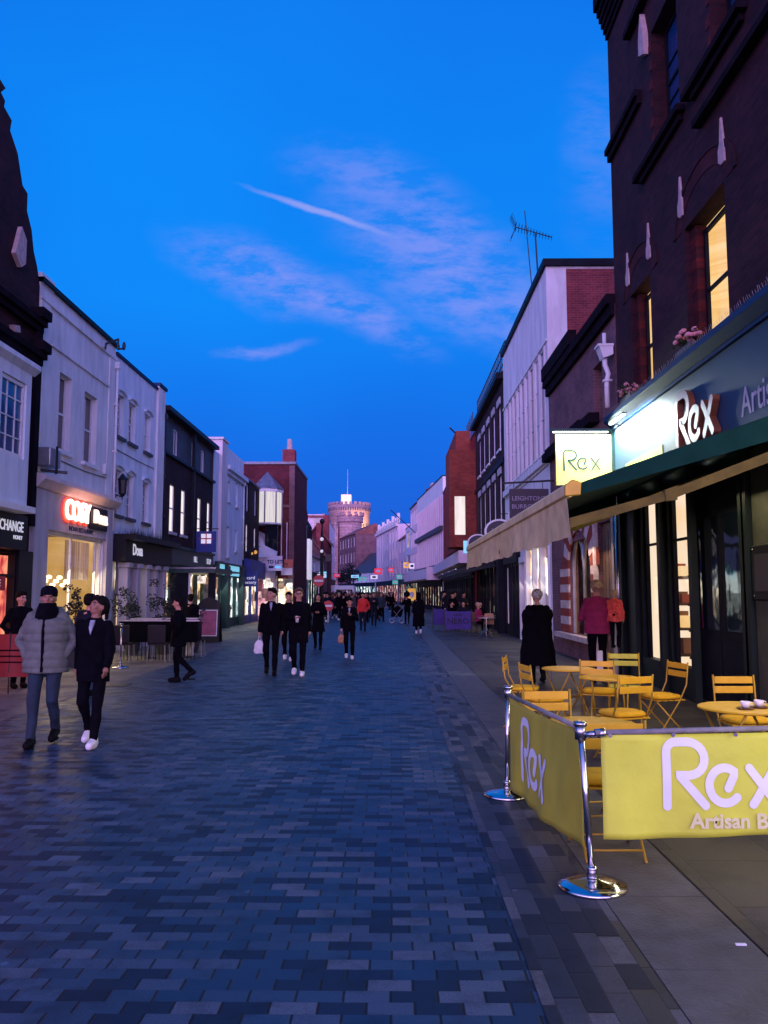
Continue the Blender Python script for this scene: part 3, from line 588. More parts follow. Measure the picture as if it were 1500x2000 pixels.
# windows with stone springers and brick arches
for i, (ya, yb) in enumerate(((14.75, 16.0), (11.35, 12.95), (7.6, 9.2), (3.9, 5.5))):
    a, b = sR(ya), sR(yb)
    window(FR, root, a + .06, b - .22, 5.47, 7.50, .24, 'dark_paint', 'clear_glass', (1, 1), True, None, w=.06)
    m = MB(FR); m.box(a + .02, a + .35, -.36, -.34, 6.62, 7.6); m.build('blind', 'lit_white', root)
    m = MB(FR); m.ell((a + .8, -.9, 7.2), (.10, .10, .10)); m.build('lamp', 'lamp_white', root)
    # deep red soldier arch and dark relieving hood
    for r0, r1, dd, mt in ((.0, .26, .008, 'arch_brick'), (.26, .36, .025, 'purple_brick')):
        m = MB(FR); c = (a + b) / 2; hw = (b - a) / 2 + .10
        P = [(c + (hw + r0 * 1.0) * math.cos(t), 7.62 + (.50 + r0) * math.sin(t)) for t in [math.pi * k / 14 for k in range(15)]]
        Q = [(c + (hw + r1) * math.cos(t), 7.62 + (.50 + r1) * math.sin(t)) for t in [math.pi * k / 14 for k in range(15)]]
        for k in range(14): m.prism([(P[k][0], .002, P[k][1]), (Q[k][0], .002, Q[k][1]), (Q[k + 1][0], .002, Q[k + 1][1]), (P[k + 1][0], .002, P[k + 1][1])], (0, dd, 0))
        m.build('arch', mt, root)
    for s_, x in ((1, a - .04), (-1, b + .06)):
        m = MB(FR); m.prism([(x - .09, .003, 8.08), (x - .02, .003, 8.56), (x + .02, .003, 8.56), (x + .07, .003, 8.20), (x + .13, .003, 8.10), (x + .13, .003, 7.93), (x + .04, .003, 7.86), (x - .09, .003, 7.86)], (0, .035, 0)); m.build('stone_springer', 'pink_stone', root, bevel=.01)
    m = MB(FR)
    m.box(b - .218, b - .002, -.28, -.10, 5.46, 7.6); m.build('brick_pier', 'arch_brick', root); m = MB(FR)
    for k in range(5): m.box(b - .225, b - .001, -.285, -.094, 5.80 + .36 * k, 5.98 + .36 * k)
    split_build(m, 'quoin', 'dim_red_brick', root)
for (ya, yb) in ((12.95, 14.25), (10.6, 11.6), (6.2, 9)):
    a, b = sR(ya), sR(yb); window(FR, root, a + .06, b - .10, 9.80, 11.95, .24, 'dark_paint', 'sky_reflect_glass', (1, 3), True, None, w=.06)
    m = MB(FR); m.box(a - .25, b + .9, .002, .16, 9.55, 9.66); m.box(a - .15, b + .7, .002, .08, 9.44, 9.55); m.build('sill', 'soot_stone', root)
    m = MB(FR)
    for k in range(6): m.box(b + .002, b + .10 + .05 * (k % 2), .002, .012, 9.85 + .36 * k, 10.03 + .36 * k)
    split_build(m, 'quoin', 'dim_red_brick', root)
    m = MB(FR); m.prism([(b + .15, .003, 12.1), (b + .3, .003, 12.6), (b + .44, .003, 12.15), (b + .45, .003, 11.85), (b + .15, .003, 11.7)], (0, .10, 0)); m.build('stone_springer', 'pink_stone', root)
m = MB(FR)
m.box(sR(14.9), sR(17.12) , .002, .14, 11.20, 11.32); m.box(sR(14.9), sR(17.12), .002, .08, 11.05, 11.20)
m.box(sR(9.3), sR(12.1), .002, .15, 8.86, 8.97); m.box(sR(10.2), sR(11.8), .002, .16, 12.5, 12.65)
m.box(sR(14.0), sR(15.5), .002, .15, 12.75, 12.88)
for k in range(5): m.box(sR(15.6), sR(17.12), .002, .05 + .045 * k, 13.9 + .13 * k, 14.03 + .13 * k - .002)
m.box(sR(15.6), sR(17.12), .002, .30, 14.552, 15.5)
split_build(m, 'string_course', 'soot_stone', root)
# flower boxes on the cornice
def planter_flowers(x0, y0, z0, n, lab, spread=(.12, .55), big=1):
    r = empty('flower_box', (x0, y0, z0), lab, 'flowers', 'flowers on the bakery cornice')
    m = MB(); m.box(x0 - .08, x0 + .08, y0 - spread[1], y0 + spread[1], z0, z0 + .10); m.build('trough', 'plant_pot', r)
    lf = MB(); pt = MB()
    for k in range(n):
        y = y0 + random.uniform(-1, 1) * spread[1]; x = x0 + random.uniform(-1, 1) * spread[0]; z = z0 + .1 + random.random() * .16 * big
        for q in range(5):
            a = random.random() * 6.28; e = Vector((math.cos(a), math.sin(a), random.uniform(-.2, .9))) * .05 * big; p = Vector((x, y, z)); sd = e.cross(Vector((0, 0, 1))).normalized() * .018
            lf.quad(tuple(p), tuple(p + e * .5 + sd), tuple(p + e), tuple(p + e * .5 - sd))
        if k % 3 == 0: pt.ell((x - .03, y, z + .05), (.036 * big, .04 * big, .028 * big), 7, 5)
    lf.build('foliage', 'leaf', r); pt.build('blossom', 'petal', r, True)
planter_flowers(XR - .16, 12.55, 5.43, 60, 'pink flowers in a trough under the nearer lit bakery window', big=1.5, spread=(.12, .35))
planter_flowers(XR - .16, 15.75, 5.43, 50, 'pale flowers in a trough under the farther lit bakery window', big=1.3, spread=(.12, .35))

# ---- projecting bakery sign with light bar
r = empty('projecting_sign', (XR - .1, 17.1, 4.5), 'square yellow hanging sign with the bakery name, floodlit from its top bar', 'hanging sign')
m = MB(); m.box(3.46, 4.62, 17.06, 17.14, 3.95, 5.02); m.build('sign_board', 'yellow_board_glow', r)  # board is no lamp: faint emission adds to the light from its bar
m = MB(); strokes(m, REX, .085, .001, (3.62, 17.054, 4.26), (1, 0, 0), (0, 0, 1), (0, -1, 0), .46); m.build('logo_print', ['green_paint', 'green_paint'], r)
m = MB(); m.box(3.36, 4.80, 16.99, 17.03, 5.08, 5.14); m.box(3.36, 4.80, 17.03, 17.20, 5.115, 5.14); m.box(4.64, 4.69, 17.05, 17.15, 3.4, 5.40); m.box(4.69, 4.80, 17.06, 17.14, 4.0, 4.05); m.ell((4.64, 17.1, 5.33), (.13, .10, .16), 12, 8); m.build('bracket', 'green_paint', r)
m = MB(); m.box(3.40, 4.55, 17.035, 17.055, 5.06, 5.10); lb = m.build('light_bar', 'led_cold', r)
def area(name, loc, rot, sx, sy, e, col, parent=None, spread=180):
    l = bpy.data.lights.new(name, 'AREA'); l.shape = 'RECTANGLE'; l.size = sx; l.size_y = sy; l.energy = e; l.color = col; l.spread = R(spread)
    o = bpy.data.objects.new(name, l); COL.objects.link(o); o.location = loc; o.rotation_euler = rot
    return o
area('sign_light', (4.0, 16.93, 5.10), (R(-25), 0, 0), 1.1, .04, 190, (.86, 1, .97))
# bulkhead flood lamp washing the fascia
r = empty('flood_lamp', (4.38, 15.8, 5.08), 'small flood lamp at the fascia end beside the hanging sign', 'lamp')
m = MB(); m.tube([(4.70, 16.4, 5.05), (4.45, 16.3, 5.12), (4.38, 16.1, 5.09)], .012); m.box(4.34, 4.42, 15.2, 16.2, 5.06, 5.10); m.build('lamp_arm', 'black_metal', r)
m = MB(); m.box(4.355, 4.405, 15.22, 16.18, 5.048, 5.058); m.build('led_strip', 'led_cold', r)
area('fascia_light', (4.38, 15.3, 5.03), (R(0), R(-38), 0), .12, 1.6, 170, (.86, 1, .96))
area('shop_light', (4.45, 8.5, 3.2), (0, R(32), 0), .3, 7, 115, (1, .80, .46))
area('banner_fill_light', (4.62, 3.3, 2.0), (R(90), 0, R(62)), 1.6, 2.2, 75, (1, .92, .62))  # unseen fill light, added by the shop wall to brighten the front banner
area('pavement_glow', (XR - .3, 19.5, 2.9), (0, R(30), 0), .3, 3.5, 75, (1, .72, .52))

# ---- awning
A0, A1 = 7.33, 17.05
r = empty('awning', (3.2, 12, 3.1), 'long green awning with a beige front valance over the bakery seating', 'awning')
m = MB()
NS = 14
for i in range(NS):
    y0 = A0 + (A1 - A0) * i / NS; y1 = A0 + (A1 - A0) * (i + 1) / NS
    m.quad((1.62, y0, 2.66), (1.62, y1, 2.66), (XR - .14, y1, 3.74), (XR - .14, y0, 3.74))
m.quad((1.62, A0, 2.66), (XR - .14, A0, 3.74), (XR - .14, A0, 3.42), (1.62, A0, 2.56)); m.quad((1.62, A1, 2.66), (XR - .14, A1, 3.74), (XR - .14, A1, 3.42), (1.62, A1, 2.56))
m.build('canopy', 'canvas_green', r)
m = MB(); pr = [(1.55, 2.57), (1.60, 2.55), (1.68, 2.60), (1.69, 2.68), (1.62, 2.71), (1.56, 2.66)]
m.prism([(x, A0 - .03, z) for x, z in pr], (0, A1 - A0 + .06, 0)); m.build('front_bar', 'canvas_cream', r, bevel=.008)
m = MB(); m.prism([(x, A0 - .045, z) for x, z in [(1.55, 2.56), (1.69, 2.57), (1.70, 2.69), (1.62, 2.715), (1.55, 2.66)]], (0, .045, 0)); m.build('end_cap', 'yellow_metal', r, bevel=.01)
m = MB(); ny, nz = 90, 5
def vz(y, k): return 2.555 - k / nz * (.36 + .010 * math.sin(y * 3.0) + .006 * math.sin(y * 9.0))
def vx(y, k): return 1.575 + .035 * math.sin(y * 1.7 + .5) * k / nz + .018 * math.sin(y * 5.3) * k / nz
idx = [[m.V((vx(A0 + (A1 - A0) * i / ny, k), A0 + (A1 - A0) * i / ny, vz(A0 + (A1 - A0) * i / ny, k))) for k in range(nz + 1)] for i in range(ny + 1)]
for i in range(ny):
    for k in range(nz): m.face((idx[i][k], idx[i + 1][k], idx[i + 1][k + 1], idx[i][k + 1]))
m.build('valance', 'canvas_cream', r, True)
for y in (A0 + .03, 12.2, A1 - .1):
    m = MB(); m.prism([(1.60, y - .03, 2.28), (2.48, y - .03, 2.53), (2.48, y - .03, 2.61), (1.60, y - .03, 2.37)], (0, .06, 0)); m.prism([(2.46, y - .045, 2.52), (2.56, y - .045, 2.53), (2.57, y - .045, 2.66), (2.45, y - .045, 2.62)], (0, .09, 0)); m.prism([(2.55, y - .035, 2.55), (XR - .10, y - .035, 3.36), (XR - .10, y - .035, 3.47), (2.55, y - .035, 2.64)], (0, .07, 0)); m.build('folding_arm', 'ochre_metal', r)
m = MB(); m.tube([(XR - .16, A0 - .03, 3.76), (XR - .16, A1, 3.76)], .07, 12); m.build('roller', 'canvas_green', r, True)

# ---- red brick house with striped arch
RB, RA = 24.62, 17.14
F, rt = building('striped_arch_house', 'narrow dark brick house with a striped arched window beside the bakery', (XR, RA), (XR, RB), -1, 7.9, 'brown_brick',
    [(2.55, 5.0, .62, 3.05), (.42, 1.95, .04, 3.3), (1.2, 2.0, 5.6, 7.0)], coping=None)
m = MB(F)
m.box(0, F.L, .003, .10, 7.65, 7.9); m.box(0, F.L, .003, .18, 7.9, 8.12); m.box(3.6, F.L, .003, .22, 8.12, 8.5); m.box(1.5, F.L, .003, .25, 5.62, 5.85); m.box(3.0, F.L, .003, .16, 5.85, 6.0)
split_build(m, 'cornice', 'soot_stone', rt)
m = MB(F); m.prism([(0, 0, 8.1), (0, -4.5, 9.3), (0, -9, 8.1)], (F.L, 0, 0)); m.build('roof', 'slate', rt)
m = MB(F); c = 3.78; hw = 1.22
m2 = MB(F)
for k in range(13):
    t0, t1 = math.pi * k / 13, math.pi * (k + 1) / 13; rr = .55 if k % 2 else .75
    P = [(c + hw * math.cos(t0), .003, 2.35 + .95 * math.sin(t0)), (c + (hw + rr) * math.cos(t0), .003, 2.35 + (.95 + rr) * math.sin(t0)), (c + (hw + rr) * math.cos(t1), .003, 2.35 + (.95 + rr) * math.sin(t1)), (c + hw * math.cos(t1), .003, 2.35 + .95 * math.sin(t1))]
    (m if k % 2 else m2).prism(P, (0, .06 if k % 2 else .05, 0))
split_build(m, 'voussoir', 'stone_band', rt); split_build(m2, 'voussoir', 'orange_brick', rt)
m = MB(F); m2 = MB(F)
for x0, x1 in ((2.08, 2.54), (5.01, 6.1)):
    for k in range(8): (m if k % 2 else m2).box(x0, x1, .003, .05, .64 + .215 * k, .64 + .215 * (k + 1) - .002)
split_build(m, 'stone_band', 'stone_band', rt); split_build(m2, 'brick_band', 'orange_brick', rt)
m = MB(F); m.box(2.0, 6.3, .003, .20, .50, .63); m.build('sill', 'stone_band', rt)
# arched glazing
m = MB(F); g = MB(F)
for a0, a1 in ((2.6, 3.78), (3.78, 4.96)):
    cc = (a0 + a1) / 2; hh = (a1 - a0) / 2
    pts = [(a0, -.12, .63)] + [(cc - hh * math.cos(t), -.12, 2.3 + .85 * math.sin(t)) for t in [math.pi * k / 10 for k in range(11)]] + [(a1, -.12, .63)]
    m.tube([(p[0], -.10, p[2]) for p in pts], .05, 6)
g.quad((2.56, -.13, .62), (4.99, -.13, .62), (4.99, -.13, 3.05), (2.56, -.13, 3.05)); fo = m.build('arched_window', 'grey_metal', rt); g.build('pane', 'clear_glass', fo)
m = MB(F); m.box(2.3, 5.2, -1.2, -1.15, .4, 3.3); m.build('interior', 'lit_interior', rt)
m = MB(F); m.box(.44, 1.93, -.16, -.10, .05, 3.28)
for k in range(5): m.box(.54 + .28 * k, .76 + .28 * k, -.10, -.085, .2, 3.1)
m.build('door', 'brown_door', rt)
m = MB(F); m.box(.25, .42, .003, .10, .0, 3.5); m.box(1.95, 2.07, .003, .10, 0, 3.5); m.box(.25, 2.07, .003, .13, 3.5, 3.72); m.build('door_frame', 'stone_band', rt)
# pipes
r = empty('drainpipe', (XR, 17.3, 3), 'white downpipe with a square hopper head on the dark brick wall', 'drainpipe')
m = MB(); m.tube([(XR - .16, 17.34, 5.66), (XR - .16, 17.34, 6.25), (XR - .12, 17.34, 6.4), (XR - .19, 17.34, 6.6), (XR - .19, 17.34, 6.8)], .055, 10); m.tube([(XR - .19, 17.34, 7.0), (XR - .19, 17.34, 7.3)], .045, 10); m.box(XR - .24, XR - .06, 17.27, 17.41, 6.22, 6.27)
m.build('pipe', 'white_paint', r, True)
m = MB(); m.prism([(XR - .34, 17.2, 6.98), (XR - .04, 17.2, 6.98), (XR - .04, 17.2, 6.80), (XR - .25, 17.2, 6.72)], (0, .3, 0)); m.box(XR - .37, XR - .03, 17.18, 17.52, 6.98, 7.03); m.build('hopper', 'white_paint', r)
r = tag(MB().tube([(XR - .10, 17.10, 0), (XR - .10, 17.10, 3.6)], .045, 10).build('downpipe', 'steel', None, True), 'grey metal pipe running down between the bakery and the brown door', 'drainpipe')

# ---- pale modern building with fins
ops = [(.62 + .96 * k, .62 + .96 * k + .72, 6.1, 9.40) for k in range(9)]
F, rt = building('finned_shop_building', 'pale rendered flat roofed building with a band of tall windows between fins', (XR, 24.64), (XR, 34.5), -1, 11.85, 'white_render', ops + [(.35, 4.4, 0, 3.4), (4.7, 5.75, 0, 2.8), (6.0, 9.5, 0, 3.0)], 9, coping='dark_paint', cop=.16)
m = MB(F)
for k in range(10): m.box(.42 + .96 * k, .58 + .96 * k, .002, .03, 5.98, 9.46)
split_build(m, 'fin', 'cream_render', rt)
for k in range(9): window(F, rt, .62 + .96 * k, .62 + .96 * k + .72, 6.1, 9.40, .03, 'white_paint', ('sky_reflect_glass', 'blind_glass', 'dark_glass', 'pink_glass')[k % 4], (1, 3), False)
m = MB(F)
for k in range(9): m.box(.62 + .96 * k, 1.34 + .96 * k, .002, .09, 5.86, 5.97)
split_build(m, 'sill', 'soot_stone', rt)
m = MB(F); m.box(0, F.L, .002, .05, 9.43, 9.5); m.box(0, F.L, .002, .10, 5.70, 5.94); split_build(m, 'band', 'white_render', rt)
m = MB(F); m.quad((-.008, .0, 8.3), (-.008, -7.6, 8.3), (-.008, -7.6, 11.7), (-.008, -.62, 11.7)); m.quad((-.008, -.62, 7), (-.008, -8.5, 7), (-.008, -8.5, 11.72), (-.008, -.62, 11.72)); m.f = m.f[1:]; m.m = m.m[1:]
m.build('side_brickwork', 'red_brick', rt)
m = MB(F); m.box(-.10, F.L + .05, -9, .10, 11.80, 12.02); m.build('roof_edge', 'dark_paint', rt)
shopfront(F, rt, .3, 4.45, 3.9, 'white_paint', 'lit_shop_warm', 3, fas=.6)
m = MB(F); m.box(4.6, 5.8, .002, .10, 2.8, 3.0); m.box(4.6, 4.72, .002, .08, 0, 2.8); m.box(5.74, 5.86, .002, .08, 0, 2.8); m.build('door_frame', 'white_paint', rt)
m = MB(F); m.box(4.72, 5.74, -.16, -.10, 0, 2.78); m.build('door', 'olive_panel', rt)
shopfront(F, rt, 5.95, 9.6, 3.4, 'dark_paint', 'lit_mix', 4)
# hanging optician board
r = empty('hanging_sign', (4.4, 24.0, 4.4), 'dark square hanging sign in pale capitals on a black bracket above the pavement', 'hanging sign')
m = MB(); m.tube([(3.28, 24.0, 4.92), (4.8, 24.0, 5.0)], .03, 6); m.tube([(3.6, 24, 4.92), (3.6, 24, 4.75)], .012, 5); m.tube([(4.45, 24, 4.95), (4.45, 24, 4.75)], .012, 5); m.build('bracket', 'black_metal', r)
m = MB(); m.box(3.47, 4.62, 23.97, 24.03, 3.85, 4.75); m.build('sign_board', 'hanging_sign', r)
text('LEIGHTONS', None, 0, 0, 0, .185, 'sign_text', r, tv=(1, 0, 0), pos=(4.03, 23.965, 4.46)); text('BURROWS', None, 0, 0, 0, .185, 'sign_text', r, tv=(1, 0, 0), pos=(3.97, 23.965, 4.22))
def disc_sign(x, y, z, rr, m1, lab, tx=None):
    q = empty('round_sign', (x, y, z), lab, 'hanging sign'); mm = MB(); mm.prism([(x + rr * math.cos(t), y, z + rr * .82 * math.sin(t)) for t in [2 * math.pi * k / 28 for k in range(28)]], (0, .05, 0)); mm.build('rim', 'white_paint', q)
    mm = MB(); mm.prism([(x + rr * .86 * math.cos(t), y - .004, z + rr * .70 * math.sin(t)) for t in [2 * math.pi * k / 28 for k in range(28)]], (0, .012, 0)); mm.build('face', m1, q)
    mm = MB(); mm.tube([(x, y + .02, z + rr * .8), (x, y + .02, z + rr * .82 + .2), (XR, y + .02, z + rr * .82 + .2)], .018, 5); mm.build('bracket', 'black_metal', q)
    if tx: text(tx, None, 0, 0, 0, rr * .5, 'sign_text', q, tv=(1, 0, 0), pos=(x, y - .006, z))
disc_sign(3.95, 30.0, 3.95, .55, 'hanging_sign', 'large dark oval hanging sign with a white rim above the beige valance', 'Wos')
disc_sign(3.75, 35.5, 3.85, .48, 'hanging_sign', 'smaller dark oval hanging sign with a white rim farther up the street')
disc_sign(4.1, 26.5, 4.2, .33, 'green_paint', 'green oval sign peeping from behind the dark square hanging sign')
# ---- dark brick building with tall white windows, railing on the roof
ops = []
for k in range(5): ops += [(1.0 + 2.05 * k, 1.95 + 2.05 * k, 4.6, 6.9), (1.0 + 2.05 * k, 1.95 + 2.05 * k, 8.0, 10.0)]
F, rt = building('cafe_building', 'tall dark brick building with narrow white windows and a roof railing', (XR, 34.52), (XR, 46.2), -1, 11.2, 'dark_brick', ops + [(.6, 11.2, 0, 3.0)], 9)
for i, o_ in enumerate(ops): window(F, rt, o_[0], o_[1], o_[2], o_[3], .10, 'white_paint', 'blind_glass' if i % 3 else 'pink_glass', (2, 2), True, 'white_paint')
m = MB(F)
for i, o_ in enumerate(ops): m.box(o_[0] - .08, o_[1] + .08, .002, .05, o_[3] + .002, o_[3] + .3)
split_build(m, 'lintel', 'pale_stone', rt)
m = MB(F); m.box(0, F.L, .002, .10, 7.25, 7.45); m.box(0, F.L, .002, .3, 10.9, 11.15); split_build(m, 'band', 'dark_paint', rt)
m = MB(F); m.box(0, .12, -9, -.1, 11.2, 11.3)
for k in range(24): m.tube([(.05 + k * .5, -.1, 11.3), (.05 + k * .5, -.1, 12.55)], .022, 5)
for z in (11.7, 12.1, 12.55): m.tube([(.05, -.1, z), (11.6, -.1, z)], .025, 5); m.tube([(.05, -.1, z), (.05, -2.5, z)], .025, 5)
m.build('railing', 'black_metal', rt)
m = MB(F); m.box(-.05, .35, -3, -.35, 9.9, 11.9); m.build('stair_head', 'cream_render', rt)
shopfront(F, rt, .5, 11.3, 3.6, 'dark_paint', 'lit_mix', 7)
m = MB(F); m.box(.3, .8, .01, .30, 0, 4.2); m.build('pillar', 'dark_paint', rt)
# cafe awnings
for k, y in enumerate((37.2, 41.5, 46.8)):
    r = empty('cafe_awning', (4, y, 3), ('dark cafe awning nearest to the beige valance', 'middle dark cafe awning of three', 'farthest of the three dark cafe awnings')[k], 'awning', 'dark cafe awnings')
    m = MB(); m.quad((2.9, y, 2.75), (2.9, y + 4, 2.75), (4.78, y + 4, 3.3), (4.78, y, 3.3)); m.quad((2.9, y, 2.75), (2.9, y + 4, 2.75), (2.9, y + 4, 2.55), (2.9, y, 2.55)); m.poly([(2.9, y, 2.75), (4.78, y, 3.3), (4.78, y, 2.9), (2.9, y, 2.55)]); m.build('canopy', 'canvas_dark', r)
    m = MB(); m.tube([(2.9, y, 2.77), (2.9, y + 4, 2.77)], .03, 6); m.build('front_bar', 'steel', r)

# ---- red building
F, rt = building('red_building', 'deep red brick building with a blank gable and boxed corner', (XR, 46.6), (XR, 76), -1, 10.9, 'deep_red_brick', [(2 + 3.4 * k, 3.2 + 3.4 * k, 5.2, 7.2) for k in range(8)] + [(1, 28.5, 0, 3.2)], 9)
for k in range(8): window(F, rt, 2 + 3.4 * k, 3.2 + 3.4 * k, 5.2, 7.2, .1, 'dark_paint', 'dark_glass', (1, 1), True)
m = MB(F); m.box(.02, 2.5, .003, 1.5, 4.3, 9.9); m.box(2.5, 12, .003, .9, 4.3, 11.5); m.box(12, 20, .003, .3, 4.3, 12.2); m.build('wall', 'orange_brick', rt)
m = MB(F); m.box(.0, .1, .6, 1.2, 5.0, 7.2); m.build('window', 'lit_white', rt)
m = MB(F); m.box(0, F.L, .003, 1.0, 3.4, 4.1); m.build('canopy', 'pink_render', rt)
m = MB(F); m.box(-.06, 0, .02, .72, 3.95, 4.65); m.build('sign_board', 'sign_cyan_glow', rt)
shopfront(F, rt, 1, 28.5, 3.3, 'dark_paint', 'lit_mix', 16)
m = MB(F)
for k in range(5): m.tube([(4 + k, -.3, 11.5), (4 + k, -.3, 13)], .04, 5)
m.tube([(4, -.3, 12.2), (8.5, -.3, 12.4)], .05, 5); m.tube([(2, 1.3, 11.6), (6, .2, 11.6)], .05, 5); m.build('roof_bracket', 'black_metal', rt)

# ---- white finned block; from here the street bends left
C1, C2, C3 = (XR, 76.2), (3.05, 97.0), (1.95, 113)
ops = [(.4 + 1.5 * k, 1.7 + 1.5 * k, z, z + 2.9) for k in range(13) for z in (4.6, 8.0)]
F, rt = building('long_finned_block', 'long pale block with two storeys of close white fins', C1, C2, -1, 12.6, 'white_render', ops + [(.5, 20, 0, 3)], 9, coping='dark_paint')
m = MB(F)
for k in range(28): m.box(.28 + .75 * k, .38 + .75 * k, .002, .07, 4.4, 10.95)
split_build(m, 'fin', 'pink_render', rt)
m = MB(F)
for o_ in ops: m.quad((o_[0], -.04, o_[2]), (o_[1], -.04, o_[2]), (o_[1], -.04, o_[3]), (o_[0], -.04, o_[3]))
m.build('glazing', 'dark_glass', rt)
m = MB(F); m.box(0, F.L, .002, .34, 7.5, 7.95); m.box(0, F.L, .002, .4, 4.1, 4.38); m.build('band', 'slate', rt)
m = MB(F); m.box(0, F.L, .002, 1.6, 3.0, 3.95); m.build('canopy', 'pink_render', rt)
m = MB(F); m.box(-.05, 0, .3, 1.6, 2.9, 4.1); m.build('sign_board', 'pink_render', rt)
shopfront(F, rt, .5, 20, 3.0, 'dark_paint', 'lit_mix', 10)

def terrace(name, label, A, B, h, mat, rows, n, ww, glass, litm, roof=None, fcol='dark_paint', out=-1, z1=4.4, fh=3.1, wh=1.9, rh=1.4, dep=8, frm='white_paint', head=None):
    Lg = (Vector(B) - Vector(A)).length; st = Lg / n
    zs = [z1 + fh * k for k in range(rows)]
    ops = [(st * (k + .5) - ww / 2, st * (k + .5) + ww / 2, z, z + wh) for k in range(n) for z in zs]
    F, rt = building(name, label, A, B, out, h, mat, ops + [(.3, Lg - .3, 0, 3.0)], dep, coping='lead' if not roof else None)
    for i, o_ in enumerate(ops): window(F, rt, *o_, .1, frm, glass[i % len(glass)], (1, 1), True, w=.07)
    shopfront(F, rt, .3, Lg - .3, 3.55, fcol, litm, max(2, int(Lg / 2)))
    if roof: m = MB(F); m.prism([(-.1, .25, h), (-.1, -dep / 2, h + rh), (-.1, -dep, h)], (Lg + .2, 0, 0)); m.build('roof', roof, rt)
    if head: m = MB(F); m.box(0, F.L, .002, .35, h - .35, h + .1); m.build('cornice', head, rt)
    return F, rt
F, rt = terrace('gabled_shop', 'pinkish shop building with dark window bands and a slate roof beyond the finned block', C2, (2.45, 105.5), 12.4, 'pink_render', 3, 4, 1.3, ['dark_glass', 'blind_glass'], 'lit_shop_warm', 'slate', z1=4.6, fh=2.7)
m = MB(F); m.box(3.6, 5.4, -3, -1.6, 12.8, 14.6); m.build('chimney', 'red_brick', rt)
m = MB(F)
for k in range(4): m.lathe([(.18, 14.6), (.14, 15.3)], (3.85 + .42 * k, -2.3), 10)
split_build(m, 'chimney_pot', 'pink_stone', rt)
F, rt = terrace('white_window_shop', 'white shop building with two large gridded windows stacked above its sign', (2.45, 105.6), C3, 10.4, 'cool_render', 2, 1, 4.6, ['dark_glass', 'lit_mix'], 'lit_shop_cold', None, z1=4.5, fh=3.2, wh=2.2)
F, rt = terrace('red_roof_shop', 'small shop building with a steep dark red roof and party wall', C3, (1.0, 121), 9.3, 'pink_render', 2, 2, 1.0, ['dark_glass'], 'lit_shop_pink', 'red_tile', rh=3.4, fcol='black_paint')
F, rt = terrace('classical_block', 'tall pale pink classical building with pilasters and a balustrade', (.95, 122), (-2.7, 146), 12.0, 'pink_render', 3, 8, 1.0, ['dim_pink_glass', 'dark_glass', 'blind_glass'], 'lit_shop_pink', None, head='cream_render', z1=4.3, fh=2.6, wh=1.7)
m = MB(F)
for k in range(9): m.box(k * F.L / 9, k * F.L / 9 + .35, .002, .08, 3.6, 11.6); m.box(k * F.L / 9, k * F.L / 9 + .8, -.3, .1, 12.1, 13.1 if k % 2 else 13.6)
m.box(0, F.L, -.2, 0, 12.1, 12.7); split_build(m, 'pilaster', 'cream_render', rt)
F, rt = terrace('low_white_shop', 'low white fronted shop with a steep dark roof at the far bend', (-2.9, 147), (-8.0, 163), 5.4, 'white_render', 1, 6, 1.2, ['blind_glass'], 'lit_shop_cold', 'slate', rh=4.2, z1=3.7, wh=1.2)
F, rt = terrace('far_brick_terrace', 'reddish brick terrace with tall windows below the castle tower', (-7.2, 163.5), (-11.5, 180), 13.5, 'brown_brick', 3, 6, 1.1, ['blind_glass', 'dark_glass'], 'lit_shop_warm', 'red_tile', rh=2.2, z1=4.8)
F, rt = terrace('far_red_gable', 'red brick shop with a broad tiled roof between brick terrace and classical block', (-2.6, 168), (-7.0, 172), 11.0, 'red_brick', 2, 2, 1.2, ['dark_glass'], 'lit_shop_cold', 'red_tile', rh=3.0)

# ================================================================== LEFT SIDE
XL = -8.2
# ---- near dark gabled building with the white oriel
F = Fr((XL, 8.0), (XL, 18.42), 1); rt = empty('dark_gabled_building', (XL - 4, 13, 0), 'dark brick building with a curved stepped gable at the left edge', 'building')
def sL(y): return y - 8.0
m = MB(F); facade(m, 0, F.L, 3.6, 8.1, [(sL(13.2), sL(17.4), 4.2, 6.2)]); shell(m, F.L, 8.1, 8); facade(m, 0, F.L, 0, 3.6, [(sL(9), sL(17.75), .0, 2.55)], .15)
prof = [(sL(18.42), 8.1), (sL(18.42), 8.8), (sL(18.25), 9.2), (sL(18.03), 9.5), (sL(17.88), 9.93), (sL(17.61), 10.26), (sL(17.60), 10.66), (sL(17.34), 10.72), (sL(17.05), 11.3), (sL(16.66), 11.6), (sL(16.71), 11.86), (sL(16.35), 11.95), (sL(16.38), 12.1), (sL(16.19), 12.17), (sL(16.38), 12.38), (sL(16.1), 12.42), (sL(13.2), 12.6), (sL(10.5), 12.4), (sL(8.2), 10), (sL(8.0), 8.1)]
m.prism([(a, 0, b) for a, b in prof], (0, -.35, 0)); m.build('wall', 'purple_brick', rt)
m = MB(F)
for z, e in ((7.82, .22), (7.05, .24)): m.box(0, F.L + .03, .002, e, z, z + .14); m.box(0, F.L + .03, .002, e * .6, z - .14, z - .002); m.box(sL(18.0), F.L + .06, .002, e + .08, z + .14, z + .36)
m.box(sL(18.2), F.L + .02, .002, .12, 3.2, 7.7); split_build(m, 'cornice', 'soot_stone', rt)
m = MB(F); m.prism([(sL(16.95), .002, 9.0), (sL(17.2), .002, 9.7), (sL(17.45), .002, 9.5), (sL(17.45), .002, 8.95), (sL(17.25), .002, 8.8)], (0, .1, 0)); m.prism([(sL(17.0), .002, 7.42), (sL(17.3), .002, 7.5), (sL(17.35), .002, 7.36), (sL(17.1), .002, 7.3)], (0, .1, 0)); split_build(m, 'stone_springer', 'pink_stone', rt)
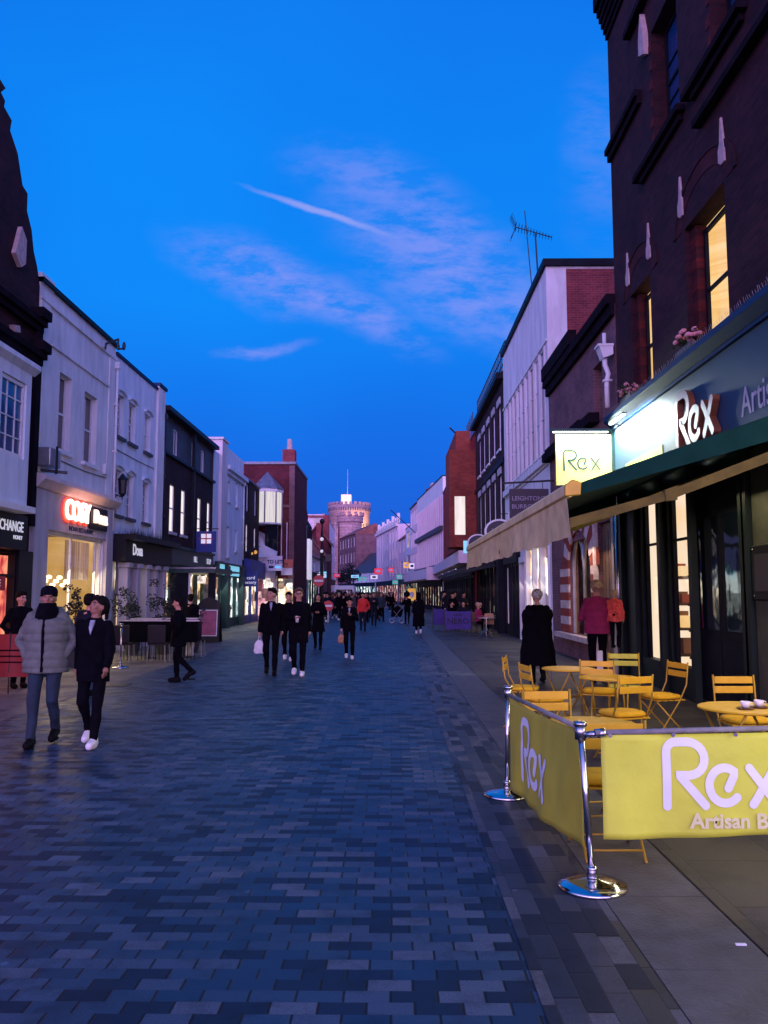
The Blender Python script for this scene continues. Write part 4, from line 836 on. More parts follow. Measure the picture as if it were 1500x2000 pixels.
# oriel
m = MB(F); a, b = sL(11.0), sL(17.0); e = .55
m.box(a, b, .003, e, 3.50, 4.45); m.box(a, b, .003, e, 6.05, 6.42); m.box(b - .22, b, .003, e, 4.45, 6.05)
for k in range(4): m.box(b - 1.78 - 1.56 * k, b - 1.30 - 1.56 * k, .003, e, 4.45, 6.05)
m.prism([(a, e, 6.30), (a, e + .14, 6.42), (a, e + .14, 6.52), (a, .003, 6.60)], (b - a + .12, 0, 0)); m.build('oriel_window', 'cool_render', rt)
for k in range(3):
    x1 = b - .22 - 1.56 * k; x0 = x1 - 1.08
    window(F, rt, x0, x1, 4.46, 6.04, -e + .06, 'white_paint', 'sky_reflect_glass', (3, 4), False, w=.08)
m = MB(F); m.box(a, b + .15, .003, .68, 3.36, 3.49); m.build('ledge', 'white_paint', rt)
m = MB(F); m.box(0, sL(17.65), .003, .30, 2.62, 3.35); fa = m.build('fascia', 'black_paint', rt)
text('EXCHANGE', F, sL(16.75), .305, 3.08, .31, 'text_white', rt, sx=.84, bold=.004); text('MONEY', F, sL(17.2), .305, 2.86, .12, 'text_white', rt)
m = MB(F); m.box(sL(17.72), sL(18.4), .003, .12, 0, 2.62); m.build('pilaster', 'black_paint', rt)
m = MB(F); m.quad((sL(9), -.12, .3), (sL(17.75), -.12, .3), (sL(17.75), -.12, 2.5), (sL(9), -.12, 2.5)); m.build('shop_window', 'lit_shop_red', rt)
m = MB(F)
for y in (17.7, 16.9, 15.2): m.box(sL(y) - .05, sL(y) + .05, -.1, .06, 0, 2.6)
m.box(sL(9), sL(17.7), -.1, .05, 0, .3); m.box(sL(16.9), sL(17.6), -.08, .02, 2.02, 2.10); m.build('shopfront', 'black_paint', rt)
m = MB(F); m.box(sL(16.4), sL(17.25), .02, .06, 1.75, 2.05); m.build('window_sign', 'red_sign', rt); text('SALE', F, sL(16.82), .065, 1.9, .2, 'text_white', rt)

# ---- white house with neon sign
ops = [(1.30, 2.05, 5.22, 7.15), (2.95, 3.90, 5.18, 7.08), (.78, 4.72, .45, 3.15)]
F, rt = building('white_house', 'white rendered house with two tall sash windows above a neon restaurant sign', (XL, 18.46), (XL, 23.72), 1, 8.95, 'white_render', ops, coping='dark_paint')
m = MB(F); m.box(0, .75, -.6, .03, 8.95, 9.18); m.box(0, F.L, .002, .06, 8.55, 8.62); m.box(.7, F.L - .6, .002, .05, 7.62, 7.68); m.box(.03, .55, .002, .035, 4.5, 8.55); m.box(F.L - .55, F.L - .03, .002, .035, 4.5, 8.55); m.build('moulding', 'white_render', rt)
m = MB(F); m.box(-.03, F.L + .05, -.3, .09, 8.952, 9.06); m.build('gutter', 'dark_paint', rt)
window(F, rt, *ops[0], .16, 'white_paint', 'dark_glass', (1, 1), True, 'white_paint'); window(F, rt, *ops[1], .16, 'white_paint', 'dark_glass', (2, 1), True, 'white_paint')
m = MB(F); m.box(0, .75, .003, .10, 0, 4.1); m.box(4.75, F.L, .003, .10, 0, 4.1); m.box(.752, 4.748, .003, .08, 3.2, 4.1); m.box(.752, 4.748, .003, .08, 0, .44); m.build('stone_surround', 'pale_stone', rt)
m = MB(F); m.prism([(-.05, .003, 4.10), (-.05, .14, 4.12), (-.05, .32, 4.30), (-.05, .32, 4.40), (-.05, .003, 4.46)], (F.L + .1, 0, 0)); m.build('ledge', 'cream_render', rt)
# shop window frame and room
m = MB(F); a, b = .78, 4.72
m.box(a, a + .05, -.12, -.06, .45, 3.15); m.box(b - .05, b, -.12, -.06, .45, 3.15); m.box(a, b, -.12, -.06, 3.10, 3.15); m.box(a, b, -.12, -.06, .45, .52); m.box(2.55, 2.61, -.12, -.06, .5, 3.1); m.box(4.30, 4.36, -.12, -.06, .5, 3.1)
fw = m.build('shop_window', 'white_paint', rt)
m = MB(F); m.quad((a, -.09, .45), (b, -.09, .45), (b, -.09, 3.15), (a, -.09, 3.15)); m.build('pane', 'clear_glass', fw)
m = MB(F); m.quad((.4, -3, .3), (5.0, -3, .3), (5.0, -3, 3.3), (.4, -3, 3.3)); m.quad((5.0, -.25, .3), (5.0, -3, .3), (5.0, -3, 3.3), (5.0, -.25, 3.3)); m.quad((.4, -.25, .3), (.4, -3, .3), (.4, -3, 3.3), (.4, -.25, 3.3)); m.build('interior', 'lit_interior', rt)
m = MB(F); m.quad((.4, -3, 3.32), (5, -3, 3.32), (5, -.25, 3.32), (.4, -.25, 3.32)); m.build('ceiling', 'wood', rt)
m = MB(F); m.box(2.75, 4.4, -.30, -.27, 2.05, 3.08); m.build('curtain', 'lit_curtain', rt)
m = MB(F); m.ell((1.5, -.55, 3.12), (.24, .14, .04)); m.build('ceiling_lamp', 'lamp_white', rt)
m = MB(F)
for k in range(11): x = 1.1 + .22 * k; m.ell((x, -.45, 1.9 + .1 * (k % 3)), (.07, .07, .05), 10, 6)
m.build('pendant_lamp', 'lamp_warm', rt)
m = MB(F)
for k in range(5): m.box(.9 + .8 * k, 1.5 + .8 * k, -1.8, -1.2, .45, 1.05, k % 3)
m.box(3.1, 3.4, -2.4, -2.3, .9, 1.75, 1); m.box(3.6, 3.8, -2.4, -2.3, .9, 1.6, 1)
m.build('furniture', ['wood', 'lit_white', 'red_vinyl'], rt)
area('restaurant_light', (XL - 1.2, 21.3, 3.2), (0, 0, 0), 1.5, 3, 55, (1, .72, .35))
# neon sign (letters)
sg = empty('neon_sign', (XL + .15, 21.5, 3.7), 'red and white glowing neon letters on the white house', 'sign')
for tx, yc, sz, mt in (('COSY', 20.78, .74, 'neon_white'),):
    text(tx, None, 0, 0, 0, sz, mt, sg, 'letters', .03, tv=(0, 1, 0), pos=(XL + .19, yc, 3.74), bold=.0, sx=.85)
    text(tx, None, 0, 0, 0, sz * 1.02, 'neon_red', sg, 'letter_outline', .012, tv=(0, 1, 0), pos=(XL + .13, yc, 3.73), bold=.05, sx=.86)
m = MB(); m.box(XL + .09, XL + .15, 21.75, 23.05, 3.42, 4.02); m.build('back_panel', 'black_paint', sg)
text('Dosa', None, 0, 0, 0, .50, 'neon_cream', sg, 'letters', .03, tv=(0, 1, 0), pos=(XL + .19, 22.4, 3.74), bold=.012, sx=.95)
text('INDIAN RESTAURANT', None, 0, 0, 0, .17, 'navy_paint', rt, 'small_lettering', .004, tv=(0, 1, 0), pos=(XL + .09, 21.3, 3.32))
area('window_spill', (XL - .15, 21.2, 2.2), (0, R(-50), 0), 1.6, 3.6, 95, (1, .80, .45))
area('red_spill', (XL + .1, 15.5, 1.6), (0, R(-55), 0), 1.6, 4, 16, (1, .40, .25))
area('neon_wash', (XL + .55, 21.3, 3.9), (0, R(80), 0), .3, 2.2, 7, (1, .45, .25))
# wall bits
r = empty('wall_camera', (XL + .3, 18.7, 4.9), 'grey box with brackets fixed low on the left end of the white house', 'utility box')
m = MB(); m.box(XL + .002, XL + .35, 18.55, 19.15, 4.62, 5.05); m.build('cabinet', 'grey_metal', r, bevel=.02)
m = MB(); m.tube([(XL + .4, 18.8, 5.1), (XL + .4, 18.8, 4.45)], .03, 6); m.tube([(XL, 18.8, 4.55), (XL + .6, 18.95, 4.5)], .035, 6); m.build('bracket', 'black_metal', r)
r = empty('security_camera', (XL + .5, 22.1, 8.4), 'black camera arm high on the white house below the gutter', 'security camera')
m = MB(); m.tube([(XL, 22.8, 8.62), (XL + .25, 22.2, 8.62), (XL + .75, 21.7, 8.58)], .035, 6); m.tube([(XL + .75, 21.7, 8.58), (XL + .75, 21.7, 8.3), (XL + .95, 21.55, 8.28)], .03, 6); m.ell((XL + .98, 21.5, 8.33), (.05, .05, .12), 8, 6); m.build('arm', 'black_metal', r)
m = MB(); m.box(XL + .002, XL + .10, 22.9, 23.1, 5.05, 5.35); tag(m.build('alarm_box', 'white_paint', bevel=.02), 'small white alarm box right of the sash windows', 'alarm')
r = empty('wall_lantern', (XL + .2, 23.9, 4.9), 'black lantern where the white house meets the pale blue one', 'lantern')
m = MB(); m.lathe([(.02, 4.5), (.11, 4.6), (.14, 5.0), (.16, 5.03), (.02, 5.2)], (XL + .28, 23.85), 8); m.build('lantern_body', 'black_metal', r); m = MB(); m.tube([(XL, 23.85, 4.6), (XL + .28, 23.85, 4.5), (XL + .28, 23.85, 4.3)], .02, 5); m.build('bracket', 'black_metal', r)

# ---- pale blue white house with six windows; columns below
wx = [(.15, .85), (1.30, 2.0), (2.95, 3.65)]
ops = [(a, b, z, z + h_) for (a, b) in wx for z, h_ in ((6.38, 1.28), (4.02, 1.35))]
F, rt = building('pale_blue_house', 'pale bluish white house with six arched sash windows above the columned shop', (XL, 23.76), (XL, 28.0), 1, 8.75, 'cool_render', ops, coping='navy_paint')
for o_ in ops: window(F, rt, *o_, .13, 'white_paint', 'blind_glass' if o_[0] > 2 and o_[2] > 5 else 'dark_glass', (3, 3), True, 'slate')
m = MB(F)
for o_ in ops:
    c = (o_[0] + o_[1]) / 2; P = [(c - .45 + .9 * k / 8, o_[3] + .03 + .10 * math.sin(math.pi * k / 8)) for k in range(9)]
    for p, q in zip(P, P[1:]): m.prism([(p[0], .002, p[1]), (q[0], .002, q[1]), (q[0], .002, q[1] + .07), (p[0], .002, p[1] + .07)], (0, .07, 0))
split_build(m, 'hood_mould', 'cool_render', rt)
m = MB(F); m.box(F.L + .002, F.L + .85, -9, .08, 0, 8.9); m.build('side_wall', 'white_render', rt)
m = MB(F); m.box(F.L - .02, F.L + .9, -9, .13, 8.91, 9.02); m.build('gutter', 'navy_paint', rt)
m = MB(F); m.box(0, F.L + .85, .09, .45, 2.62, 3.25); m.box(0, F.L + .85, .09, .75, 3.252, 3.42); m.build('fascia', 'black_paint', rt)
text('Dosa', F, 1.15, .46, 2.98, .46, 'text_white', rt, bold=.012)
m = MB(F)
for k in range(5): m.box(.5 + .98 * k, .78 + .98 * k, .1, .38, .55, 2.45); m.box(.42 + .98 * k, .86 + .98 * k, .1, .44, 2.45, 2.6); m.box(.40 + .98 * k, .88 + .98 * k, .1, .46, 0, .55)
split_build(m, 'column', 'pale_stone', rt, bevel=.02)
m = MB(F); m.quad((.3, .05, .4), (F.L + .8, .05, .4), (F.L + .8, .05, 2.6), (.3, .05, 2.6)); m.build('shop_window', 'lit_mix', rt)
# dry plants along the fascia
r = empty('trailing_plants', (XL + .6, 26, 3.4), 'spiky dark plants growing along the black fascia of the columned shop', 'plants')
m = MB()
for k in range(420):
    s_ = random.uniform(.05, 4.9); d = random.uniform(.15, .7); hh = random.uniform(.08, .38) * (1.2 if random.random() < .2 else .7); p = Vector(F(s_, d, 3.42)); q = p + Vector((random.uniform(-.08, .08), random.uniform(-.12, .12), hh)); sd = Vector((0, .018, 0))
    m.poly([tuple(p - sd), tuple(p + sd), tuple(q)])
m.build('foliage', 'leaf_dark', r)

# ---- dark brick with mansard
mo = [(.25, .75, 7.0, 8.0), (1.75, 2.45, 6.95, 7.95), (4.6, 5.3, 6.95, 7.95), (6.3, 6.95, 6.95, 7.95)]
wo = [(1.1, 1.85, 3.95, 5.75), (2.75, 3.5, 3.95, 5.75), (5.45, 6.2, 3.95, 5.75), (7.25, 7.95, 3.95, 5.75)]
F, rt = building('mansard_house', 'dark brick house with four brightly lit tall windows and a dark attic storey', (XL, 28.9), (XL, 37.25), 1, 6.75, 'dark_brick', wo + [(.3, 8.0, 0, 2.9)], coping=None)
m = MB(F); facade(m, 0, F.L, 6.77, 8.25, mo, .12, d=-.10); shell(m, F.L, 8.25, 9, z0=6.77); m.build('attic', 'slate', rt)
m = MB(F); m.box(-.05, F.L + .05, -.4, .25, 8.26, 8.42); m.box(0, F.L, -.08, .12, 6.70, 6.80); m.box(4.30, 4.50, .002, .12, 3.2, 8.2); m.build('gutter', 'black_paint', rt)
for o_ in mo: window(F, rt, *o_, .16, 'white_paint', 'sky_reflect_glass', (2, 1), False)
for o_ in wo: window(F, rt, *o_, .08, 'white_paint', 'lit_white', (1, 1), True, 'pale_stone')
shopfront(F, rt, .3, 8.0, 3.4, 'green_paint', 'lit_shop_warm', 6, fas=.65)
m = MB(F); m.box(3.0, 5.2, .6, .9, 2.6, 2.75); m.box(3.2, 8.0, .25, 1.4, 2.55, 2.62); m.build('glass_canopy', 'green_paint', rt)
text('BILL', F, 4.6, .18, 3.05, .34, 'text_white', rt); text('SOUP', F, 7.0, .18, 3.05, .34, 'text_white', rt)
r = empty('blue_hanging_sign', (XL + .6, 33.2, 3.9), 'blue square hanging sign with a four part emblem in front of the lit windows', 'hanging sign')
m = MB(); m.box(XL + .25, XL + 1.05, 33.2, 33.26, 3.35, 4.2); m.build('sign_board', 'blue_sign', r)
m = MB(); m.tube([(XL, 33.23, 4.3), (XL + 1.15, 33.23, 4.3)], .02, 5); m.build('bracket', 'black_metal', r)
m = MB()
for a in (.45, .68):
    for c in (3.70, 3.92): m.box(XL + a, XL + a + .18, 33.18, 33.199, c, c + .17)
split_build(m, 'emblem', 'sign_white_glow', r)
m = MB(); m.box(XL + .36, XL + .95, 33.189, 33.198, 3.872, 3.915); m.box(XL + .632, XL + .677, 33.188, 33.197, 3.64, 4.15); m.build('emblem_cross', 'red_sign', r)

r = empty('entrance_porch', (-7.3, 31, 0), 'dark boxed entrance porch with a pale edged flat roof on the left', 'porch')
m = MB(); m.box(-8.1, -6.35, 29.5, 32.6, 2.42, 2.60); m.build('roof', 'green_paint', r); m = MB(); m.box(-8.1, -6.33, 29.48, 29.498, 2.57, 2.62); m.build('roof_edge', 'grey_metal', r)
m = MB(); m.box(-8.0, -7.35, 29.6, 29.7, 0, 2.42); m.build('panel', 'dark_paint', r); m = MB(); m.box(-6.62, -6.38, 29.6, 29.8, 0, 2.42); m.build('post', 'dark_paint', r); m = MB(); m.box(-7.33, -7.27, 29.6, 29.65, 0, 2.42); m.build('jamb', 'white_paint', r)
m = MB(); m.ell((-7.6 - .62, 29.4, 2.35), (.07, .07, .07)); m.build('globe_lamp', 'lamp_white', r)
m = MB(); m.box(-7.2, -6.9, 30.4, 30.44, 2.05, 2.32); m.build('red_notice', 'lit_shop_pink', r); m = MB(); m.box(-7.24, -6.7, 31.6, 31.64, .6, 2.3); m.build('lit_showcase', 'lit_shop_warm', r)
# ---- white building with corner pier
F, rt = building('pier_house', 'white rendered building with a tall corner pier and stepped parapet', (XL, 37.3), (XL, 44.9), 1, 8.3, 'cool_render', [(3.3, 3.9, 6.3, 7.3), (5.4, 6.0, 6.25, 7.5), (3.2, 3.9, 3.5, 5.0), (5.4, 6.0, 3.9, 5.0), (.3, 7.3, 0, 2.8)], coping=None)
for o_ in ((3.3, 3.9, 6.3, 7.3), (5.4, 6.0, 6.25, 7.5), (3.2, 3.9, 3.5, 5.0), (5.4, 6.0, 3.9, 5.0)): window(F, rt, *o_, .12, 'white_paint', 'blind_glass', (1, 1), False, 'white_paint')
m = MB(F); m.box(1.2, 2.5, -.6, .14, 3.2, 9.0); m.box(1.1, 2.6, -.7, .2, 9.0, 9.1); m.build('pier', 'cream_render', rt)
m = MB(F); m.box(2.5, F.L, -.4, .0, 8.31, 8.95); m.box(2.5, F.L + .1, .002, .28, 7.78, 7.98); m.box(2.5, F.L + .1, .002, .14, 7.6, 7.78); m.box(0, F.L, .002, .10, 3.0, 3.15); m.build('cornice', 'cool_render', rt)
shopfront(F, rt, .2, 7.4, 3.1, 'green_paint', 'lit_shop_cold', 4, fas=.5, fasmat='green_paint')
m = MB(F)
for a, b in ((1.0, 2.0), (3.2, 5.8)): m.box(a, b, .17, .19, 2.55, 3.05)
split_build(m, 'lit_sign', 'sign_cyan_glow', rt)
m = MB(F); m.box(0, .5, .002, .3, 0, 2.8); m.box(2.3, 2.9, .002, .3, 0, 3.0); m.box(6.6, 7.3, .002, .25, 0, 3.0); split_build(m, 'pilaster', 'green_paint', rt)
# ---- low dark brick
F, rt = terrace('low_brick_shop', 'low dark brick shop with narrow lit windows beside the white corner pier building', (XL, 44.95), (XL, 50.4), 8.1, 'dark_brick', 2, 2, .8, ['lit_white', 'blind_glass'], 'lit_shop_warm', None, 'blue_sign', 1, 4.0, 2.3, 1.6)
m = MB(F); m.box(.3, F.L - .1, .17, .45, 2.5, 3.5); m.build('sign_board', 'blue_sign', rt)
q = empty('card_shop_sign', (XL + .9, 44.9, 3), 'dark blue projecting sign with white lettering at the card shop', 'hanging sign')
m = MB(); m.box(XL + .05, XL + .87, 44.85, 44.93, 2.05, 2.88); m.build('sign_board', 'blue_sign', q)
text('card', None, 0, 0, 0, .26, 'text_white', q, tv=(1, 0, 0), pos=(XL + .50, 44.84, 2.52)); text('factory', None, 0, 0, 0, .24, 'text_white', q, tv=(1, 0, 0), pos=(XL + .46, 44.84, 2.27))
q = empty('black_lit_sign', (XL + .9, 43, 4), 'black hanging sign with yellow glowing shapes above the card shop', 'hanging sign')
m = MB(); m.box(XL + .22, XL + .72, 46.0, 46.06, 3.6, 4.25); m.build('sign_board', 'black_paint', q); m = MB(); m.ell((XL + .36, 45.98, 3.9), (.06, .01, .07)); m.ell((XL + .55, 45.98, 3.98), (.09, .01, .11)); m.build('glyph', 'sign_yellow_glow', q)
m = MB(); m.tube([(XL, 46.03, 4.3), (XL + .8, 46.03, 4.3)], .02, 5); m.build('bracket', 'black_metal', q)
# ---- tall red gable facing the camera
r = empty('red_gable_building', (-8.5, 57, 0), 'tall dark red brick building whose broad gable wall faces down the street', 'building')
m = MB(); m.box(-14, -6.25, 52.5, 60, 0, 10.0); m.build('wall', 'maroon_brick', r)
m = MB(); m.box(-14, -6.2, 52.4, 60, 10.0, 10.16); m.build('coping', 'lead', r)
m = MB(); m.box(-7.1, -6.3, 52.6, 53.6, 10.16, 11.0); m.build('chimney', 'red_brick', r); m = MB(); m.lathe([(.2, 11.0), (.15, 11.75)], (-6.7, 53.1), 10); m.build('chimney_pot', 'pink_stone', r)
m = MB(); m.box(-9.5, -6.6, 52.38, 52.49, 7.2, 7.35); m.box(-6.6, -6.26, 52.36, 52.49, 0, 9.9); split_build(m, 'band', 'brown_brick', r)
m = MB(); m.box(-8.5, -8.3, 52.30, 52.49, 7.6, 9.0); m.box(-7.95, -7.8, 52.30, 52.49, 7.6, 9.0); m.box(-7.1, -7.05, 52.40, 52.49, 3.5, 6.2); m.box(-6.75, -6.7, 52.40, 52.49, 3.5, 6.2); m.build('trim', 'white_render', r)
m = MB(); m.box(-9.5, -7.3, 51.2, 52.48, 0, 3.9); m.build('porch', 'white_brick', r)
m = MB(); m.prism([(-9.6, 51.1, 3.9), (-7.2, 51.1, 3.9), (-7.2, 52.4, 5.0), (-9.6, 52.4, 6.2)], (0, .05, 0)); m.build('porch_roof', 'white_render', r)
m = MB(); m.box(-9.5, -8.4, 51.12, 51.19, 0, 2.9); m.box(-8.3, -7.4, 51.1, 51.19, .3, 2.6); m.build('shop_window', 'lit_shop_pink', r)
m = MB(); m.box(-7.2, -6.3, 52.2, 52.39, .4, 2.6); m.build('shop_window', 'lit_shop_warm', r)
# oriel turret
m = MB(); c = (-7.95, 51.9); n = 8
m.lathe([(.98, 6.0), (.98, 6.1)], c, n); m.lathe([(1.04, 8.05), (1.04, 8.25)], c, n); split_build(m, 'turret_band', 'white_render', r)
m = MB(); m.lathe([(.94, 6.1), (.94, 8.05)], c, n); m.build('turret_glazing', 'lit_lantern', r)
m = MB()
for k in range(n): t = 2 * math.pi * k / n; m.box(c[0] + .95 * math.cos(t) - .04, c[0] + .95 * math.cos(t) + .04, c[1] + .95 * math.sin(t) - .04, c[1] + .95 * math.sin(t) + .04, 6.1, 8.05)
split_build(m, 'turret_mullion', 'lead', r)
m = MB(); m.lathe([(1.1, 8.25), (.03, 9.4)], c, n); m.build('turret_roof', 'lead', r)
m = MB(); m.box(-8.0, -7.2, 51.6, 52.45, 2.6, 6.0); m.build('turret_base', 'dark_glass', r)
# to let board and others
q = empty('to_let_board', (-7.2, 50, 3.3), 'white agent board reading TO LET on the red gable corner', 'sign')
m = MB(); m.box(-7.60, -6.68, 50.0, 50.05, 3.05, 3.95); m.build('sign_board', 'white_sign', q); m = MB(); m.tube([(-6.75, 50.03, 3.5), (-6.4, 52.4, 3.5)], .03, 5); m.build('bracket', 'black_metal', q)
text('TO LET', None, 0, 0, 0, .29, 'navy_paint', q, tv=(1, 0, 0), pos=(-7.14, 49.99, 3.58), bold=.01)
m = MB(); m.box(-7.5, -7.2, 49.985, 49.995, 3.2, 3.34); m.build('logo_patch', 'navy_paint', q); m = MB(); m.box(-7.1, -6.78, 49.985, 49.995, 3.2, 3.34); m.build('blue_line', 'sign_blue_glow', q)
q = empty('orange_hanging_sign', (-6.6, 51, 3), 'orange red hanging board below the TO LET board', 'hanging sign')
m = MB(); m.box(-6.76, -6.2, 51.5, 51.55, 3.3, 3.8); m.build('sign_board', 'orange_sign', q); m = MB(); m.box(-6.95, -6.25, 51.6, 51.66, 2.82, 3.28); m.build('lower_board', 'white_sign', q)
# ---- far left houses
F, rt = terrace('far_white_house', 'narrow white and cream house right behind the red gable', (-7.1, 60.2), (-7.25, 69.8), 7.3, 'cream_render', 1, 3, 1.0, ['blind_glass', 'lit_white'], 'lit_mix', None, 'dark_paint', 1, 4.0)
m = MB(F); m.box(6.5, 9.0, .3, .5, 2.8, 6.1); m.build('banner', 'sign_white_glow', rt)
F, rt = terrace('far_tiled_house', 'white gabled house with a red tiled roof on the left far side', (-7.4, 72), (-7.1, 86), 5.0, 'white_render', 1, 4, 1.2, ['dark_glass'], 'lit_shop_cold', 'red_tile', 'dark_paint', 1, 3.6, wh=1.1, rh=2.6)
F, rt = terrace('far_pink_block', 'long pinkish block rising behind the tiled roofs on the left', (-8.3, 101), (-8.9, 128), 11.4, 'pink_render', 2, 8, 1.0, ['blind_glass', 'dark_glass'], 'lit_mix', None, 'dark_paint', 1, dep=14)
m = MB()
for k in range(5):
    for z in (7.4, 9.6): m.box(-9.6 - 2.2 * k, -9.0 - 2.2 * k, 100.90, 100.98, z, z + 1.3)
split_build(m, 'end_window', 'dark_glass', rt)
m = MB(); m.box(-22, -8.2, 100.7, 101, 11.0, 11.25); m.build('eaves', 'red_tile', rt)
q = empty('black_finial_tower', (-8.2, 71, 7), 'small black pointed turret standing among the far left roofs', 'turret')
m = MB(); m.lathe([(.65, 5.2), (.65, 7.4), (.28, 8.0), (.30, 8.4), (.03, 9.6)], (-7.6, 71.2), 8); m.build('turret_body', 'black_paint', q)
for k, (x, y, w_, h_, rh, mt, lab) in enumerate(((-9.0, 88, 3.4, 5.6, 2.2, 'brown_brick', 'brown gabled house with a chimney beside the ornate lamp post'), (-8.7, 94.6, 2.8, 7.4, 1.9, 'maroon_brick', 'taller dark red gabled house behind the brown one'))):
    q = empty('gabled_house', (x, y, 0), lab, 'house'); m = MB(); m.prism([(x - w_ / 2, y, 0), (x + w_ / 2, y, 0), (x + w_ / 2, y, h_), (x, y, h_ + rh), (x - w_ / 2, y, h_)], (0, 5, 0)); m.build('wall', mt, q)
    for sg_ in (-1, 1): m = MB(); m.prism([(x, y - .3, h_ + rh + .1), (x + sg_ * (w_ / 2 + .3), y - .3, h_ - .2), (x + sg_ * (w_ / 2 + .3), y - .3, h_ - .02), (x, y - .3, h_ + rh + .3)], (0, 5.5, 0)); m.build('roof', 'red_tile', q)
    m = MB(); m.box(x + w_ * .2, x + w_ * .2 + .7, y + 2, y + 2.8, h_, h_ + rh + 1.6); m.build('chimney', 'red_brick', q)
    for a in (-.28, .22): m = MB(); m.box(x + a * w_ - .4, x + a * w_ + .4, y - .06, y - .003, h_ - 2.6, h_ - .9); m.build('window', 'dark_glass', q)
# medieval looking tower below the castle
q = empty('stone_gate_tower', (-11, 190, 0), 'pinkish stone round tower and wall partly hidden in front of the castle keep', 'tower')
m = MB(); m.lathe([(2.9, 0), (2.8, 18.0), (3.1, 18.2), (3.1, 19.6)], (-9.8, 192), 20); m.box(-18, -12.5, 190, 196, 0, 17.2); m.build('wall', 'castle_stone', q)
m = MB()
for k in range(12): t = 2 * math.pi * k / 12; m.box(-9.8 + 3 * math.cos(t) - .35, -9.8 + 3 * math.cos(t) + .35, 192 + 3 * math.sin(t) - .35, 192 + 3 * math.sin(t) + .35, 19.6, 20.5)
for k in range(5): m.box(-17.8 + 1.1 * k, -17.2 + 1.1 * k, 190, 190.4, 17.2, 18)
m.build('battlement', 'castle_stone', q)
m = MB(); m.box(-14.9, -14.3, 189.9, 190.1, 10, 14); m.box(-10.3, -9.9, 189.05, 189.2, 9, 11.5); m.box(-9.0, -8.7, 189.1, 189.3, 13, 14.5); split_build(m, 'slit_window', 'dark_paint', q)
# castle keep
q = empty('castle_keep', (-21.5, 400, 0), 'large round stone castle keep with battlements and a flagpole', 'castle')
cx, cy, rr = -21.0, 405, 10.0
m = MB(); m.lathe([(rr, 0), (rr, 40.5), (rr + .5, 41.2), (rr + .5, 44.6)], (cx, cy), 48); m.build('wall', 'castle_stone', q, True)
m = MB(); mg = MB()
for k in range(56):
    t = 2 * math.pi * k / 56; c_, s_ = math.cos(t), math.sin(t); R1 = rr + .55
    mm = Matrix.Rotation(t, 3, 'Z')
    def bb(mb, r0, r1, w_, z0, z1): mb.prism([tuple(Vector((cx, cy, 0)) + mm @ Vector(p)) for p in ((r0, -w_, z0), (r1, -w_, z0), (r1, w_, z0), (r0, w_, z0))], (0, 0, z1 - z0))
    if k % 2: bb(m, rr - .3, R1 + .05, .62, 44.6, 45.9)
    bb(mg, rr - .1, R1 + .02, .22, 41.6, 43.4)
m.build('battlement', 'castle_stone', q); mg.build('arrow_slit', 'slate', q)
m = MB()
for k in range(14):
    t = math.pi + math.pi * (k + .5) / 14; m.box(cx + rr * math.cos(t) * 1.004 - .35, cx + rr * math.cos(t) * 1.004 + .35, cy + rr * math.sin(t) * 1.004 - .2, cy + rr * math.sin(t) * 1.004 + .2, 31, 35)
m.build('window', 'slate', q)
m = MB(); m.box(cx - 3.9, cx + 1.0, cy - 4, cy + 2, 44, 50.0); m.build('flag_turret', 'castle_flood_glow', q)  # floodlit look put into the turret's colour as emission
m = MB(); m.lathe([(.14, 50), (.06, 63)], (cx - .9, cy - 1), 8); m.build('flagpole', 'white_paint', q)
m = MB(); m.box(cx - 11, cx + 14, cy - 13, cy - 12, 0, 27.5); m.build('curtain_wall', 'castle_stone', q)
for k in range(4):
    l = bpy.data.lights.new('castle_floodlight', 'SPOT'); l.energy = 9000; l.color = (1, .62, .25); l.spot_size = R(80); l.spot_blend = .8; l.shadow_soft_size = .5
    o = bpy.data.objects.new('castle_floodlight', l); COL.objects.link(o); o.location = (cx + 1 + 3.1 * k, cy - 16 + 1.0 * k, 27.8); o.rotation_euler = (R(62 + 75), 0, R(-6 * k))
    o.rotation_euler = (Vector((cx + 1.5 + 2.4 * k, cy - 7, 37)) - o.location).to_track_quat('-Z', 'Y').to_euler()

for (x, y, w_, c, e) in ((XL + .25, 33, 7, (1, .85, .6), 40), (XL + .25, 41, 6, (.85, 1, .95), 40), (XL + .25, 47.5, 4, (1, .85, .6), 40), (-7.2, 51.8, 3, (1, .8, .7), 30)): area('shopfront_spill', (x, y, 2.2), (0, R(-60), 0), 1.2, w_, e, c)
for (x, y, w_, c, e) in ((XR - .1, 29, 8, (1, .82, .6), 36), (XR - .1, 40, 10, (1, .7, .45), 40), (XR - .1, 60, 20, (1, .8, .7), 60)): area('shopfront_spill', (x, y, 2.2), (0, R(60), 0), 1.2, w_, e, c)

# downpipes and cables that tie the fronts together
def downpipe(x, y, z1, mat, lab, off=.09):
    r = empty('drainpipe', (x, y, 0), lab, 'drainpipe', 'downpipes on the left fronts'); m = MB(); sg = 1 if x < 0 else -1
    m.tube([(x + sg * off, y, z1), (x + sg * off, y, 3.5)], .04, 8)
    m.build('pipe', mat, r, True); m = MB(); m.box(x + sg * (off - .09), x + sg * (off + .07), y - .07, y + .07, z1, z1 + .2); m.build('hopper', mat, r)
    m = MB()
    for z in (4.4, 5.8, 7.2): m.box(x, x + sg * (off + .05), y - .06, y + .06, z, z + .05)
    m.build('clip', mat, r)
downpipe(XL, 23.66, 8.3, 'white_paint', 'white downpipe between the white house and the pale blue one')
downpipe(XL, 28.86, 7.9, 'black_metal', 'black downpipe left of the dark brick house with the attic')
downpipe(XL, 44.6, 7.6, 'white_paint', 'white downpipe at the far end of the corner pier building')
